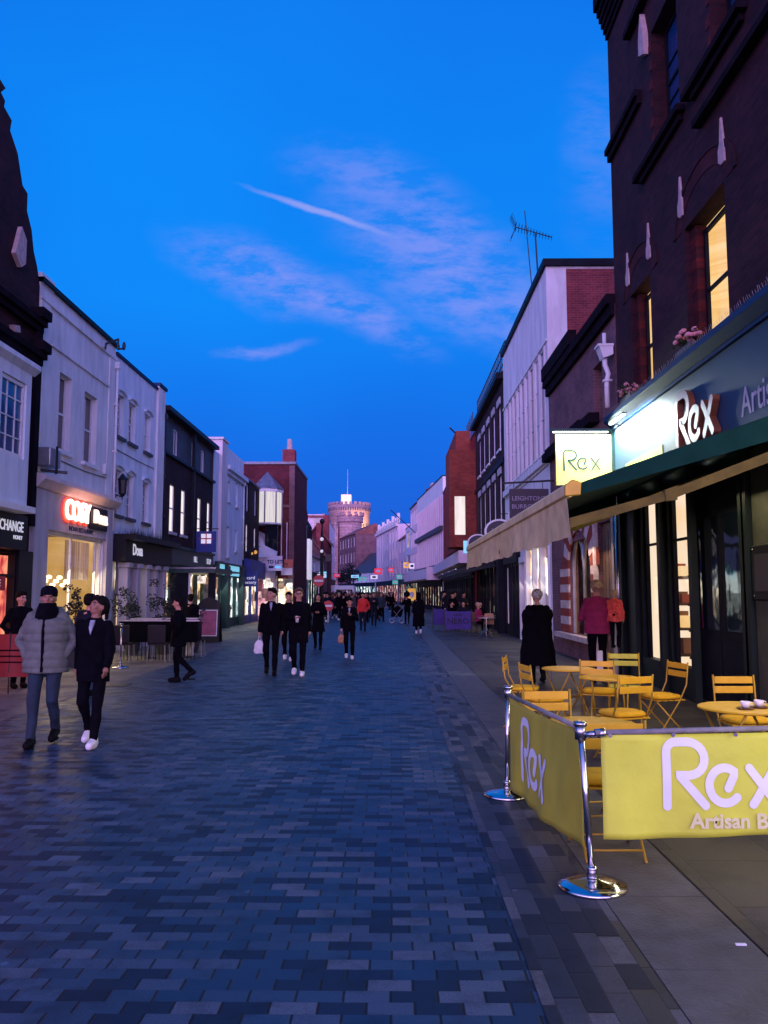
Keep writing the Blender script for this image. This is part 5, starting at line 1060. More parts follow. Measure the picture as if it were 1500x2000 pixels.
for (P, lab) in (([(XL + .02, 18.9, 7.0), (XL + .02, 19.0, 6.6), (XL + .02, 18.8, 6.3), (XL + .02, 18.8, 5.1)], 'looped black cable on the left end of the white house'), ([(XL + .02, 20.0, 4.95), (XL + .02, 21.6, 4.93), (XL + .02, 23.4, 4.98)], 'thin cable along the white house above the ledge'), ([(XL + .02, 24.0, 5.95), (XL + .02, 26.0, 5.93), (XL + .02, 27.9, 5.96)], 'thin cable between the two window rows of the pale blue house'), ([(XR - .02, 24.8, 5.6), (XR - .02, 29, 5.55), (XR - .02, 34.3, 5.6)], 'cable clipped along the pale finned facade')):
    tag(MB().tube(P, .012, 5).build('cable', 'black_metal', None, True), lab, 'cable')

# ================================================================== FURNITURE AND BARRIERS
def chrome_post(x, y, lab, lean=(0, 0), hgt=.93):
    r = empty('barrier_post', (x, y, 0), lab, 'barrier post', 'barrier posts')
    m = MB(); m.lathe([(.02, .0), (.195, .0), (.20, .012), (.196, .026), (.12, .040), (.05, .052), (.03, .062), (.0, .064)], (x, y), 40); m.build('base', 'chrome', r, True)
    m = MB(); t = (x + lean[0], y + lean[1], hgt); m.tube([(x, y, .05), t], .020, 16); m.lathe([(.0, .06), (.035, .06), (.035, .075), (.028, .10), (.035, .11), (.030, .125), (0, .13)], (x, y), 16)
    m.build('pole', 'chrome', r, True)
    m = MB(); d = .0; m.tube([(t[0], t[1], hgt - .09), (t[0], t[1], hgt - .005)], .034, 16); m.tube([(t[0], t[1], hgt - .012), (t[0], t[1], hgt + .012)], .040, 16); m.build('head', 'steel', r, True)
    return r
chrome_post(1.16, 4.94, 'chrome barrier post at the near corner of the yellow banners', (-.045, .02))
chrome_post(.97, 7.10, 'chrome barrier post at the far end of the yellow side banner', (.02, 0), .90)
def banner(name, lab, P0, P1, z0a, z1a, z0b, z1b, mat, sag=.0, seed=0, inset0=.0, bowl=.03, nrm=None):
    # P0,P1: ends of the rail; z0 bottom, z1 top at each end
    P0 = Vector(P0); P1 = Vector(P1); d = (P1 - P0); Lg = d.length; d.normalize(); n = Vector((d.y, -d.x))
    r = empty(name, (P0.x, P0.y, 0), lab, 'banner'); m = MB(); nx, nzz = 60, 16; idx = []
    for i in range(nx + 1):
        f = i / nx; row = []
        for k in range(nzz + 1):
            g = k / nzz; zt = z1a + (z1b - z1a) * f - sag * math.sin(math.pi * f); zb = z0a + (z0b - z0a) * f
            s_ = f * Lg; off = (.014 * math.sin(s_ * 5.1 + seed + 2 * g) + .008 * math.sin(s_ * 13 + 3 * g) + bowl * math.sin(math.pi * f)) * (1 - g) ** .8 + .018 * mnoise.noise((s_ * 2.2, g * 1.6, seed)) + .007 * abs(mnoise.noise((s_ * 2.0 + g * 5, g * 5 - s_ * 3, seed + 9)))
            p = P0 + d * s_ + n * off; row.append(m.V((p.x, p.y, zb + (zt - zb) * g + .008 * math.sin(s_ * 4 + seed) * (1 - g))))
        idx.append(row)
    for i in range(nx):
        for k in range(nzz): m.face((idx[i][k], idx[i + 1][k], idx[i + 1][k + 1], idx[i][k + 1]))
    o = m.build('cloth', mat, r, True); sd = o.modifiers.new('thickness', 'SOLIDIFY'); sd.thickness = .003
    m = MB(); m.tube([(P0.x - d.x * .03, P0.y - d.y * .03, z1a + .012), (P1.x + d.x * .03, P1.y + d.y * .03, z1b + .012)], .016, 12); m.build('rail', 'rail_sleeve', r, True)
    return r, o
def stick_on(o, P, width, org, tx, size, nm, mat, parent, off=.004):   # print that follows the cloth
    m = MB(); nn = Vector(tx).cross(Vector((0, 0, 1)))
    Q = []
    for st in P:
        q = []
        for a, b in zip(st, st[1:]):
            k = max(1, int(math.hypot(b[0] - a[0], b[1] - a[1]) * size / .03))
            q += [(a[0] + (b[0] - a[0]) * j / k, a[1] + (b[1] - a[1]) * j / k) for j in range(k)]
        Q.append(q + [st[-1]])
    if len(Q) > 1:
        for g_ in (P[0:1], P[1:2], P[2:4]):
            if g_: stick_on(o, g_ if len(g_) == 1 else [g_[0][:1] + [((g_[0][0][0] + g_[0][1][0]) / 2, (g_[0][0][1] + g_[0][1][1]) / 2)] + g_[0][1:], g_[1]], width, org, tx, size, nm, mat, parent, off) if len(g_) == 1 else [stick_on(o, [q_], width, org, tx, size, nm, mat, parent, off + .001 * i_) for i_, q_ in enumerate(g_)]
        return
    strokes(m, Q, width, .0005, org, tx, (0, 0, 1), tuple(nn), size)
    pr = m.build(nm, [mat, mat], parent); w_ = pr.modifiers.new('on_cloth', 'SHRINKWRAP'); w_.target = o; w_.wrap_method = 'PROJECT'; w_.use_negative_direction = True; w_.use_positive_direction = True; w_.offset = off; w_.wrap_mode = 'ABOVE_SURFACE'
    w_.use_project_x = True; w_.use_project_y = True; w_.use_project_z = False
    if abs(tx[0]) > .9: w_.use_project_x = False
    else: w_.use_project_y = False
    return pr
r1, c1 = banner('side_banner', 'yellow side banner with pale lettering slanting between the two chrome posts', (1.12, 5.02), (.99, 7.02), .20, .885, .08, .83, 'yellow_vinyl_dark', .03, 1.0, bowl=-.02)
stick_on(c1, REX, .13, (.92, 6.55, .27), (.065, -.998, 0), .47, 'logo_print', 'white_print', r1)
r2, c2 = banner('front_banner', 'large yellow front banner with a white bakery logo facing the camera', (1.22, 4.90), (3.15, 4.98), .285, .875, .33, .915, 'yellow_vinyl', .012, 3.0, bowl=.012)
stick_on(c2, REX, .125, (1.60, 4.75, .465), (.9991, .041, 0), .39, 'logo_print', 'white_print', r2)
m = text('Artisan Bakery', None, 0, 0, 0, .118, 'cream_print', r2, 'small_lettering', .0, tv=(.9991, .041, 0), pos=(2.08, 4.80, .385), bold=.0035)
w_ = m.modifiers.new('on_cloth', 'SHRINKWRAP'); w_.target = c2; w_.wrap_method = 'PROJECT'; w_.use_project_x = False; w_.use_project_y = True; w_.use_project_z = False; w_.use_negative_direction = True; w_.use_positive_direction = True; w_.offset = .012; w_.wrap_mode = 'ABOVE_SURFACE'
m = MB()
for k in range(6): m.tube([(1.27 + .37 * k, 4.885 + .016 * k, .875), (1.27 + .37 * k, 4.878 + .016 * k, .875)], .012, 10)
split_build(m, 'eyelet', 'steel', r2)
m = MB(); m.tube([(1.12, 4.95, .865), (1.24, 4.90, .885)], .020, 12); m.tube([(1.19, 4.92, .878), (1.25, 4.90, .888)], .027, 12); m.tube([(1.12, 4.96, .865), (1.115, 5.06, .88)], .020, 10); m.build('connector', 'steel', r2, True)

# folding bistro chair: local origin at floor, faces -y
def make_chair(lab, mat='yellow_paint', met='yellow_metal', cushion=True):
    r = empty('folding_chair', (0, 0, 0), lab, 'chair', 'yellow folding chairs of the bakery')
    for k in range(2):
        m = MB(); z = .70 + .095 * k; y = .205 + .035 * (z - .45) + .02; m.box(-.19, .19, y, y + .014, z, z + .068); m.build('back_slat', mat, r, bevel=.004)
    for k in range(5): m = MB(); y = -.17 + .078 * k; m.box(-.195, .195, y, y + .058, .438, .452); m.build('seat_slat', mat, r, bevel=.003)
    for sx in (-1, 1):
        m = MB(); x = .203 * sx; m.tube([(x, -.22, .0), (x, -.19, .02), (x, .12, .44), (x, .215, .62), (x, .245, .88)], .0095, 8); m.build('back_leg', met, r, True)
        m = MB(); x = .186 * sx; m.tube([(x, .25, .0), (x, .22, .02), (x, -.17, .43)], .0095, 8); m.build('front_leg', met, r, True)
    m = MB(); m.tube([(-.203, -.16, .06), (.203, -.16, .06)], .007, 8); m.tube([(-.186, .19, .06), (.186, .19, .06)], .007, 8); m.build('stretcher', met, r, True)
    if cushion:
        m = MB(); m.loft([(.455, 0, 0, .17, .16), (.462, 0, 0, .205, .195), (.485, 0, 0, .212, .20), (.503, 0, 0, .19, .18), (.51, 0, 0, .10, .10)], 28); o = m.build('cushion', 'yellow_cushion', r, True)
        for v in o.data.vertices:
            f = max(abs(v.co.x) / .21, abs(v.co.y) / .20); L_ = math.hypot(v.co.x / .21, v.co.y / .20)
            if L_ > 1e-3: q = L_ / max(f, 1e-3); v.co.x *= min(1.25, q) ** .6; v.co.y *= min(1.25, q) ** .6
    return r
def make_table(lab, rad=.34, met='yellow_metal'):
    r = empty('bistro_table', (0, 0, 0), lab, 'table', 'round yellow bistro tables')
    m = MB(); m.lathe([(0, .700), (rad - .01, .700), (rad, .706), (rad, .716), (rad - .008, .721), (0, .721)], (0, 0), 48); m.build('tabletop', 'yellow_paint', r, False)
    for sx in (-1, 1):
        m = MB(); m.tube([(.20 * sx, -.25, 0), (.20 * sx, .22, .69)], .010, 8); m.build('leg', met, r, True); m = MB(); m.tube([(.17 * sx, .25, 0), (.17 * sx, -.22, .69)], .010, 8); m.build('leg', met, r, True)
    m = MB(); m.tube([(-.20, -.19, .09), (.20, -.19, .09)], .007, 6); m.tube([(-.17, .19, .09), (.17, .19, .09)], .007, 6); m.tube([(-.20, 0, .355), (.20, 0, .355)], .006, 6); m.build('stretcher', met, r, True)
    return r
first = [None, None, None]
def chair(x, y, a, lab, kind=0):
    if first[kind] is None:
        o = make_chair(lab, *(('yellow_paint', 'yellow_metal', True), ('green_yellow_paint', 'yellow_metal', False))[kind]); first[kind] = o
    else: o = copy_tree(first[kind]); o['label'] = lab
    o.location = (x, y, .004); o.rotation_euler = (0, 0, R(a)); return o
def table(x, y, a, lab, s=1):
    if first[2] is None: o = make_table(lab); first[2] = o
    else: o = copy_tree(first[2]); o['label'] = lab
    o.location = (x, y, .004); o.rotation_euler = (0, 0, R(a)); o.scale = (s, s, 1); return o
chair(1.42, 5.62, 180, 'yellow folding chair right behind the front banner, its legs showing below it')
table(1.50, 6.32, 8, 'round yellow table nearest the camera, behind the corner chrome post')
chair(1.33, 6.86, 4, 'yellow folding chair with a wide solid looking back beside the side banner')
table(2.30, 10.85, 30, 'farthest round bistro table, next to the person in the long black coat')
table(2.53, 9.72, -20, 'round table in the middle of the seating with a cushioned chair behind it')
chair(1.70, 10.75, 75, 'yellow folding chair on the street side seen from behind, farthest left')
chair(1.78, 9.70, 100, 'yellow cushioned chair left of the middle table, seen side on')
chair(2.35, 8.55, 200, 'yellow cushioned chair facing away in front of the middle table')
chair(3.12, 11.2, -15, 'greenish yellow slatted chair without cushion in front of the pink coat', 1)
chair(2.60, 10.45, 160, 'yellow cushioned chair tucked under the middle table')
chair(3.20, 9.95, -75, 'yellow cushioned chair right of the middle table, in profile with its back to the door')
table(3.04, 7.20, 15, 'round table at the right edge of the photo carrying two white cups', 1.15)
chair(3.42, 8.12, 0, 'yellow slatted chair facing the camera behind the table with the cups')
chair(3.98, 7.3, -80, 'yellow folding chair cut off by the right edge of the photo')
for k, (x, y) in enumerate(((2.98, 7.06), (3.13, 7.14))):
    r = empty('coffee_cup', (x, y, .725), ('left white coffee cup on the table at the right edge', 'right white coffee cup on the table at the right edge')[k], 'cup', 'coffee cups')
    m = MB(); m.lathe([(0, .728), (.06, .728), (.075, .736), (.07, .738), (0, .734)], (x, y), 24); m.build('saucer', 'china_dark', r, True)
    m = MB(); m.lathe([(0, .738), (.025, .738), (.036, .76), (.042, .79), (.039, .79), (.033, .765), (0, .748)], (x, y), 24); m.build('cup', 'china', r, True)
    m = MB(); m.tube([(x + .036, y, .782), (x + .060, y, .778), (x + .062, y, .760), (x + .036, y, .752)], .005, 6); m.build('handle', 'china', r, True)
for k, (x, y, l, lab) in enumerate(((1.66, 4.15, .05, 'small white paper scrap on the smooth kerb band'), (2.30, 5.15, .035, 'tiny pale scrap on the dark slabs below the front banner'))):
    m = MB(); m.box(x, x + l, y, y + .018, .008, .014); tag(m.build('litter', 'white_paint'), lab, 'litter')

# ---- left side street furniture
chrome_post(-6.16, 18.79, 'slim metal barrier post beside the dark terrace furniture on the left', (0, 0), 1.0)
r = empty('terrace_screen', (-6.4, 21.5, 0), 'low dark slatted screen around the restaurant terrace on the left', 'fence')
m = MB(); m.box(-6.95, -4.95, 21.0, 21.05, .45, .98); m.build('screen_panel', 'black_cloth', r)
m = MB()
for k in range(22): m.tube([(-6.9 + .09 * k, 21.02, 0), (-6.9 + .09 * k, 21.02, .45)], .012, 5)
m.build('spindle', 'black_metal', r)
m = MB(); m.box(-7.0, -4.9, 20.98, 21.07, .98, 1.01); m.build('top_rail', 'grey_metal', r)
for k, (x, y) in enumerate(((-6.6, 20.3), (-5.75, 20.4), (-5.3, 22.3))):
    r = empty('terrace_chair', (x, y, 0), ('dark terrace chair left of the middle one behind the metal post', 'dark terrace chair in the middle before the slatted screen', 'dark terrace chair behind the slatted screen near the walking person')[k], 'chair', 'dark terrace chairs')
    m = MB(); m.box(x - .22, x + .22, y - .22, y + .22, .43, .47); m.build('seat', 'black_paint', r); m = MB(); m.box(x - .22, x + .22, y - .24, y - .20, .47, .92); m.build('backrest', 'black_paint', r, bevel=.02)
    for a in (-1, 1):
        for b in (-1, 1): m = MB(); m.tube([(x + a * .2, y + b * .2, .43), (x + a * .22, y + b * .22, 0)], .013, 5); m.build('leg', 'grey_metal', r)
for k, (x, y) in enumerate(((-6.35, 21.6), (-5.5, 21.9))):
    r = empty('terrace_table', (x, y, 0), ('left pale topped terrace table behind the slatted screen', 'right pale topped terrace table behind the slatted screen')[k], 'table', 'terrace tables')
    m = MB(); m.box(x - .42, x + .42, y - .3, y + .3, 1.01, 1.04); m.build('tabletop', 'grey_metal', r); m = MB(); m.tube([(x, y, 0), (x, y, 1.0)], .03, 8); m.lathe([(.22, 0), (.2, .03), (0, .04)], (x, y), 16); m.build('pedestal', 'black_metal', r)
def shrub(x, y, h, rr, lab, n=900, pot=.45, mat='leaf_dark', ls=.09):
    r = empty('potted_shrub', (x, y, 0), lab, 'plant', 'potted shrubs'); m = MB(); m.lathe([(.16, 0), (.24, pot), (.20, pot), (0, pot - .03)], (x, y), 16); m.build('pot', 'plant_pot', r)
    m = MB(); m.tube([(x, y, pot - .05), (x + .02, y, h * .7)], [.025, .01], 6)
    for k in range(7): a = k * 2.4; m.tube([(x, y, pot + .1 * k), (x + math.cos(a) * rr * .6, y + math.sin(a) * rr * .6, pot + .35 + .12 * k)], [.012, .004], 5)
    m.build('stem', 'wood', r)
    m = MB(); cl = [(Vector((random.gauss(0, .45), random.gauss(0, .45), random.random())), random.uniform(.18, .34)) for _ in range(16)]
    for k in range(n):
        c, q = random.choice(cl); p = Vector((x + c.x * rr, y + c.y * rr, pot + .1 + c.z * (h - pot - .25))) + Vector([random.gauss(0, 1) for _ in range(3)]).normalized() * q * random.random() ** .4 * rr * 1.6
        e = Vector([random.gauss(0, 1) for _ in range(3)]).normalized() * ls * random.uniform(.5, 1.1); f = e.cross(Vector([random.gauss(0, 1) for _ in range(3)])).normalized() * ls * .28
        m.quad(tuple(p - e * .5), tuple(p + f), tuple(p + e * .5), tuple(p - f))
    m.build('foliage', mat, r); return r
shrub(-7.1, 22.6, 1.9, .38, 'tall dark potted shrub leftmost before the pale columns'); shrub(-6.35, 23.0, 2.15, .42, 'largest dark potted shrub in the middle of the terrace'); shrub(-5.7, 23.6, 1.75, .36, 'smaller dark potted shrub at the right end of the terrace')
shrub(-7.4, 19.2, 2.0, .3, 'slender potted plant in front of the lit yellow restaurant window', 500)
# kiosk like dark stand between shop front and A-board
# red banner and the red shop's barrier
r = empty('red_barrier', (-6.6, 14.1, 0), 'red cloth barrier with dark posts at the left edge', 'barrier')
m = MB()
for i in range(30): x0, x1 = -7.9 + 1.75 * i / 30, -7.9 + 1.75 * (i + 1) / 30; m.quad((x0, 14.05 + .015 * math.sin(i), .28), (x1, 14.05 + .015 * math.sin(i + 1), .28), (x1, 14.05, 1.0), (x0, 14.05, 1.0))
m.build('cloth', 'red_vinyl', r, True)
m = MB()
for z in (.52, .62, .72): m.box(-7.9, -6.15, 14.02, 14.03, z, z + .02)
m.build('stripe', 'black_cloth', r)
m = MB()
for k in range(6): m.tube([(-7.9 + .35 * k, 14.05, 0), (-7.9 + .35 * k, 14.05, 1.02)], .014, 6)
m.build('post', 'black_metal', r)
# pink poster board
r = empty('pavement_board', (-6.3, 28.4, 0), 'dark framed pavement board with a pink poster on the left', 'pavement sign')
m = MB(); m.prism([(-6.72, 28.4, 0), (-5.95, 28.4, 0), (-5.95, 28.55, 1.30), (-6.08, 28.56, 1.46), (-6.34, 28.58, 1.56), (-6.60, 28.56, 1.46), (-6.72, 28.55, 1.30)], (0, .05, 0)); m.build('frame', 'black_paint', r)
m = MB(); m.prism([(-6.72, 28.95, 0), (-5.95, 28.95, 0), (-5.95, 28.62, 1.35), (-6.72, 28.62, 1.35)], (0, .05, 0)); m.build('rear_leg', 'black_paint', r)
m = MB(); m.quad((-6.67, 28.408, .22), (-6.02, 28.408, .22), (-6.02, 28.50, 1.12), (-6.67, 28.50, 1.12)); m.build('border', 'white_print', r)
m = MB(); m.quad((-6.64, 28.401, .25), (-6.05, 28.401, .25), (-6.05, 28.493, 1.09), (-6.64, 28.493, 1.09)); m.build('poster', 'poster_pink', r)
# cafe barriers
for k, (x0, x1, y, lab) in enumerate(((2.18, 3.22, 33.7, 'purple cafe banner reading NERO facing the camera'), (1.95, 2.75, 38.5, 'second purple cafe banner just behind the NERO one'))):
    r = empty('cafe_barrier', (x0, y, 0), lab, 'barrier', 'purple cafe barriers')
    m = MB()
    for i in range(12): a, b = x0 + (x1 - x0) * i / 12, x0 + (x1 - x0) * (i + 1) / 12; m.quad((a, y, .22), (b, y, .22), (b, y, .97 - .03 * math.sin(math.pi * (i + 1) / 12)), (a, y, .97 - .03 * math.sin(math.pi * i / 12)))
    m.build('cloth', 'purple_vinyl', r)
    m = MB()
    for x in (x0 - .03, x1 + .03): m.tube([(x, y, 0), (x, y, 1.03)], .02, 6); m.tube([(x, y - .2, .02), (x, y + .2, .02)], .02, 6)
    m.build('post', 'black_metal', r)
    if k == 0: text('NERO', None, 0, 0, 0, .33, 'black_paint', r, tv=(1, 0, 0), pos=((x0 + x1) / 2, y - .01, .55)); text('CAFFE', None, 0, 0, 0, .12, 'black_paint', r, tv=(1, 0, 0), pos=((x0 + x1) / 2, y - .01, .80))
for k, (x, y) in enumerate(((3.75, 32.8), (4.1, 35.5), (3.4, 36.5))):
    r = empty('cafe_table', (x, y, 0), ('nearest small cafe table before the dark brick cafe', 'second small cafe table close to the cafe wall', 'third small cafe table under the dark cafe awning')[k], 'table', 'cafe tables')
    m = MB(); m.lathe([(0, .70), (.35, .70), (.35, .73), (0, .73)], (x, y), 20); m.build('tabletop', 'grey_metal', r); m = MB(); m.tube([(x, y, 0), (x, y, .7)], .025, 6); m.tube([(x, y, .3), (x + .25, y, 0)], .012, 5); m.tube([(x, y, .3), (x - .25, y, 0)], .012, 5); m.build('pedestal', 'steel', r)
    r = empty('cafe_chair', (x - .6, y, 0), ('pale backed chair by the nearest cafe table', 'dark wicker chair by the second cafe table', 'wicker chair by the third cafe table')[k], 'chair', 'cafe chairs')
    cx = x + .15 if k == 0 else x - .6; m = MB(); m.box(cx - .2, cx + .2, y + .35, y + .75, .43, .47); m.build('seat', 'wood', r); m = MB(); m.prism([(cx - .2, y + .32, .47), (cx + .2, y + .32, .47), (cx + .17, y + .30, .88), (cx - .17, y + .30, .88)], (0, .03, 0)); m.build('backrest', 'tan_bag' if k == 0 else 'wood', r)
    for a in (-1, 1):
        for b in (.36, .74): m = MB(); m.tube([(cx + a * .18, y + b, .43), (cx + a * .2, y + b, 0)], .012, 5); m.build('leg', 'black_metal', r)

# ---- tv aerial on the finned building
r = empty('tv_aerial', (4.95, 31, 12), 'tall thin television aerial with a rake of rods on the finned building roof', 'aerial')
m = MB(); bx, by = 4.95, 26.6; m.tube([(bx - .02, by, 11.9), (bx - .1, by, 13.75)], .028, 6); m.tube([(5.35, 29.8, 12), (5.05, 29.8, 16.1)], .02, 6) ; m.build('mast', 'black_metal', r)
m = MB(); a = Vector((bx - .75, by, 13.98)); b = Vector((bx + .45, by, 13.62)); m.tube([tuple(a), tuple(b)], .018, 5)
for k in range(13): p = a + (b - a) * k / 12; m.tube([(p.x - .02, by - .26 + .01 * k, p.z + .05 - .004 * k), (p.x + .02, by + .26 - .01 * k, p.z - .05)], .009, 4); m.tube([(p.x, by, p.z + .11 - .005 * k), (p.x, by, p.z - .09 + .004 * k)], .009, 4)
for sg_ in (-1, 1):
    for k in range(5): z = 13.98 + sg_ * (.06 + .075 * k); m.tube([(bx - .78 - .03 * k, by - .3, z), (bx - .78 - .03 * k, by + .3, z)], .009, 4)
    m.tube([(bx - .75, by, 13.98), (bx - .92, by, 13.98 + sg_ * .38)], .012, 4)
m.build('rods', 'black_metal', r)

# ---- street lamp, signs, van far off
r = empty('street_lamp', (-4.9, 57.5, 0), 'tall black ornate lamp post with a ball finial and white lamps on the left', 'street lamp')
m = MB(); m.lathe([(.0, 0), (.28, 0), (.28, .5), (.17, .6), (.17, 2.2), (.12, 2.4), (.12, 4.5), (.16, 4.6), (.10, 4.7), (.10, 5.9), (.05, 6.2), (.05, 6.6), (.0, 6.6)], (-4.9, 57.5), 12); m.ell((-4.9, 57.5, 6.72), (.18, .18, .20), 12, 8); m.box(-4.65, -4.2, 57.4, 57.6, 3.9, 4.4); m.tube([(-4.9, 57.5, 4.2), (-4.4, 57.5, 4.2)], .03, 5); m.build('post', 'black_metal', r, False)
m = MB(); m.ell((-4.9, 57.3, 5.45), (.13, .13, .13)); m.ell((-4.9, 57.3, 4.6), (.11, .11, .11)); split_build(m, 'lamp', 'sign_white_glow', r, True)
def noentry(x, y, z, rr, lab):
    q = empty('no_entry_sign', (x, y, 0), lab, 'road sign', 'no entry signs'); m = MB(); m.prism([(x + rr * math.cos(t), y, z + rr * math.sin(t)) for t in [2 * math.pi * k / 28 for k in range(28)]], (0, .04, 0)); m.build('disc', 'red_sign', q)
    m = MB(); m.box(x - rr * .75, x + rr * .75, y - .008, y - .002, z - rr * .17, z + rr * .17); m.build('bar', 'white_print', q)
    m = MB(); m.tube([(x, y + .06, 0), (x, y + .06, z)], .04, 6); m.build('post', 'grey_metal', q)
noentry(-4.85, 54.5, 2.5, .38, 'no entry sign high up on the ornate lamp post'); noentry(-3.7, 48.0, .95, .30, 'low no entry sign standing among the walkers')
r = empty('white_van', (-4.2, 74, 0), 'white van parked far down the left side behind the crowd', 'van')
m = MB(); m.prism([(-5.2, 73, .35), (-5.2, 73, 1.3), (-5.05, 73, 2.35), (-3.4, 73, 2.35), (-3.2, 73, 1.3), (-3.2, 73, .35)], (0, 4.6, 0)); m.build('body', 'white_paint', r, bevel=.06); m = MB(); m.prism([(-5.0, 72.97, 1.35), (-4.92, 72.97, 2.0), (-3.5, 72.97, 2.0), (-3.4, 72.97, 1.35)], (0, .05, 0)); m.build('windscreen', 'dark_glass', r)
for x in (-5.1, -3.35):
    for y in (73.8, 76.6): m = MB(); m.prism([(x, y + .34 * math.cos(t), .34 + .34 * math.sin(t)) for t in [2 * math.pi * k / 16 for k in range(16)]], (.15, 0, 0)); m.build('wheel', 'black_paint', r)
for x in (-4.95, -3.6): m = MB(); m.box(x, x + .25, 72.95, 73.0, .85, 1.05); m.build('headlight', 'sign_white_glow', r)
# far hanging signs in many colours
def hsign(x, y, z, w_, h_, mat, lab, glyph=None):
    w_ *= .72; h_ *= .72
    q = empty('shop_sign', (x, y, z), lab, 'hanging sign', 'small lit signs far down the street'); m = MB(); m.box(x - w_ / 2, x + w_ / 2, y, y + .12, z - h_ / 2, z + h_ / 2); m.build('sign_board', mat, q)
    m = MB(); m.tube([(x - w_ / 2 - .3, y + .06, z + h_ / 2), (x + w_ / 2 + .3, y + .06, z + h_ / 2)], .03, 4); m.build('bracket', 'black_metal', q)
    m = MB(); m.ell((x, y - .02, z), (w_ * .32, .03, h_ * .26), 12, 6); m.build('emblem', glyph or ('white_print' if 'white' not in mat else 'navy_paint'), q)
hsign(2.35, 95, 3.4, 1.5, 1.3, 'white_sign', 'white square sign with a red oval at the end of the finned block', 'red_sign'); hsign(2.35, 96.5, 1.5, 1.3, 2.0, 'sign_yellow_glow', 'glowing yellow panel under the white and red oval sign')
hsign(1.85, 104, 5.2, 1.0, 1.0, 'sign_yellow_glow', 'small orange glowing sign above the white shops'); hsign(2.5, 101, 5.0, .9, .9, 'sign_white_glow', 'small white sign next to the orange one'); hsign(1.0, 108, 3.8, 1.0, .8, 'sign_green_glow', 'small green lit sign below the orange one')
hsign(.5, 117, 3.2, 1.1, .8, 'sign_green_glow', 'teal green sign farther left under the red one'); hsign(-.1, 119, 5.0, 1.0, .9, 'sign_red_glow', 'dark red small sign on the classical block'); hsign(-2.0, 122, 4.9, 1.6, 1.2, 'sign_red_glow', 'bright red sign jutting out before the classical block'); hsign(-2.9, 135, 4.3, 1.6, .9, 'sign_white_glow', 'white sign left of the bright red one')
hsign(-5.3, 62, 3.0, .9, .35, 'sign_white_glow', 'white lit sign left of the lamp post'); hsign(-5.7, 68, 3.2, .8, .7, 'sign_cyan_glow', 'pale blue lit sign among the far left shops'); hsign(-6.0, 90, 3.6, .9, .5, 'sign_red_glow', 'small red lit sign among the far left shops'); hsign(-5.6, 125, 4.2, 1.6, .6, 'sign_cyan_glow', 'pale sign over the far crowd'); hsign(-4.6, 128, 3.9, 1.8, .8, 'sign_green_glow', 'dark green sign over the low white shop'); hsign(-6.9, 99, 2.2, 1.4, 1.2, 'pink_render', 'pinkish board standing above the crowd beside the van')
m = MB(); m.tube([(2.7, 92, 8.4), (-.1, 92, 13.0 - 2.0)], .05, 5); tag(m.build('flag_pole', 'black_metal'), 'thin slanting flag pole projecting from the long finned block', 'pole')
shr = empty('far_tree', (-6.8, 132, 0), 'dark small street tree over the far crowd', 'tree'); m = MB(); m.tube([(-6.8, 132, 0), (-6.7, 132, 3.4)], [.16, .1], 8); m.build('trunk', 'wood', shr)
m = MB()
for k in range(900):
    c = random.choice([(-7.6, 4.6, 1.1), (-6.6, 5.3, 1.2), (-5.8, 4.4, 1.0), (-6.8, 4.0, 1.0), (-8.2, 4.0, .8)]); d = Vector([random.gauss(0, 1) for _ in range(3)]).normalized() * c[2] * random.random() ** .4; p = Vector((c[0], 132, c[1])) + d; e = Vector([random.gauss(0, 1) for _ in range(3)]).normalized() * .2; f = e.cross(d).normalized() * .1
    m.quad(tuple(p - e), tuple(p + f), tuple(p + e), tuple(p - f))
m.build('crown', 'leaf_dark', shr)

# ================================================================== PEOPLE
HANDS = {}; HEADS = {}
def remeshed(mb, name, mat, vox, parent, smooth=3, disp=None):
    me = mb.mesh(name + '_src', mat, smooth=True); o = bpy.data.objects.new('tmp', me); COL.objects.link(o)
    r = o.modifiers.new('r', 'REMESH'); r.mode = 'VOXEL'; r.voxel_size = vox; r.use_smooth_shade = True
    if smooth: s_ = o.modifiers.new('s', 'SMOOTH'); s_.iterations = smooth; s_.factor = .5
    bpy.context.view_layer.update(); m2 = bpy.data.meshes.new_from_object(o.evaluated_get(bpy.context.evaluated_depsgraph_get())); bpy.data.objects.remove(o); bpy.data.meshes.remove(me)
    m2.name = name; m2.materials.clear(); m2.materials.append(MAT[mat])
    if disp:
        nn = [v.normal.copy() for v in m2.vertices]
        for v, n in zip(m2.vertices, nn): v.co += n * disp(v.co)
    m2.polygons.foreach_set('use_smooth', [True] * len(m2.polygons))
    o = bpy.data.objects.new(name, m2); COL.objects.link(o); o.parent = parent; return o
def wrinkle(a=.006, f=9):
    return lambda c: a * (mnoise.noise((c.x * f, c.y * f, c.z * f * .7)) + .5 * mnoise.noise((c.x * f * 2.3, c.y * f * 2.3, c.z * f * 1.5)))
def puff(c): return .011 * abs(math.sin(c.z * 33)) ** .6 - .006 + .006 * mnoise.noise((c.x * 10, c.y * 10, c.z * 10))
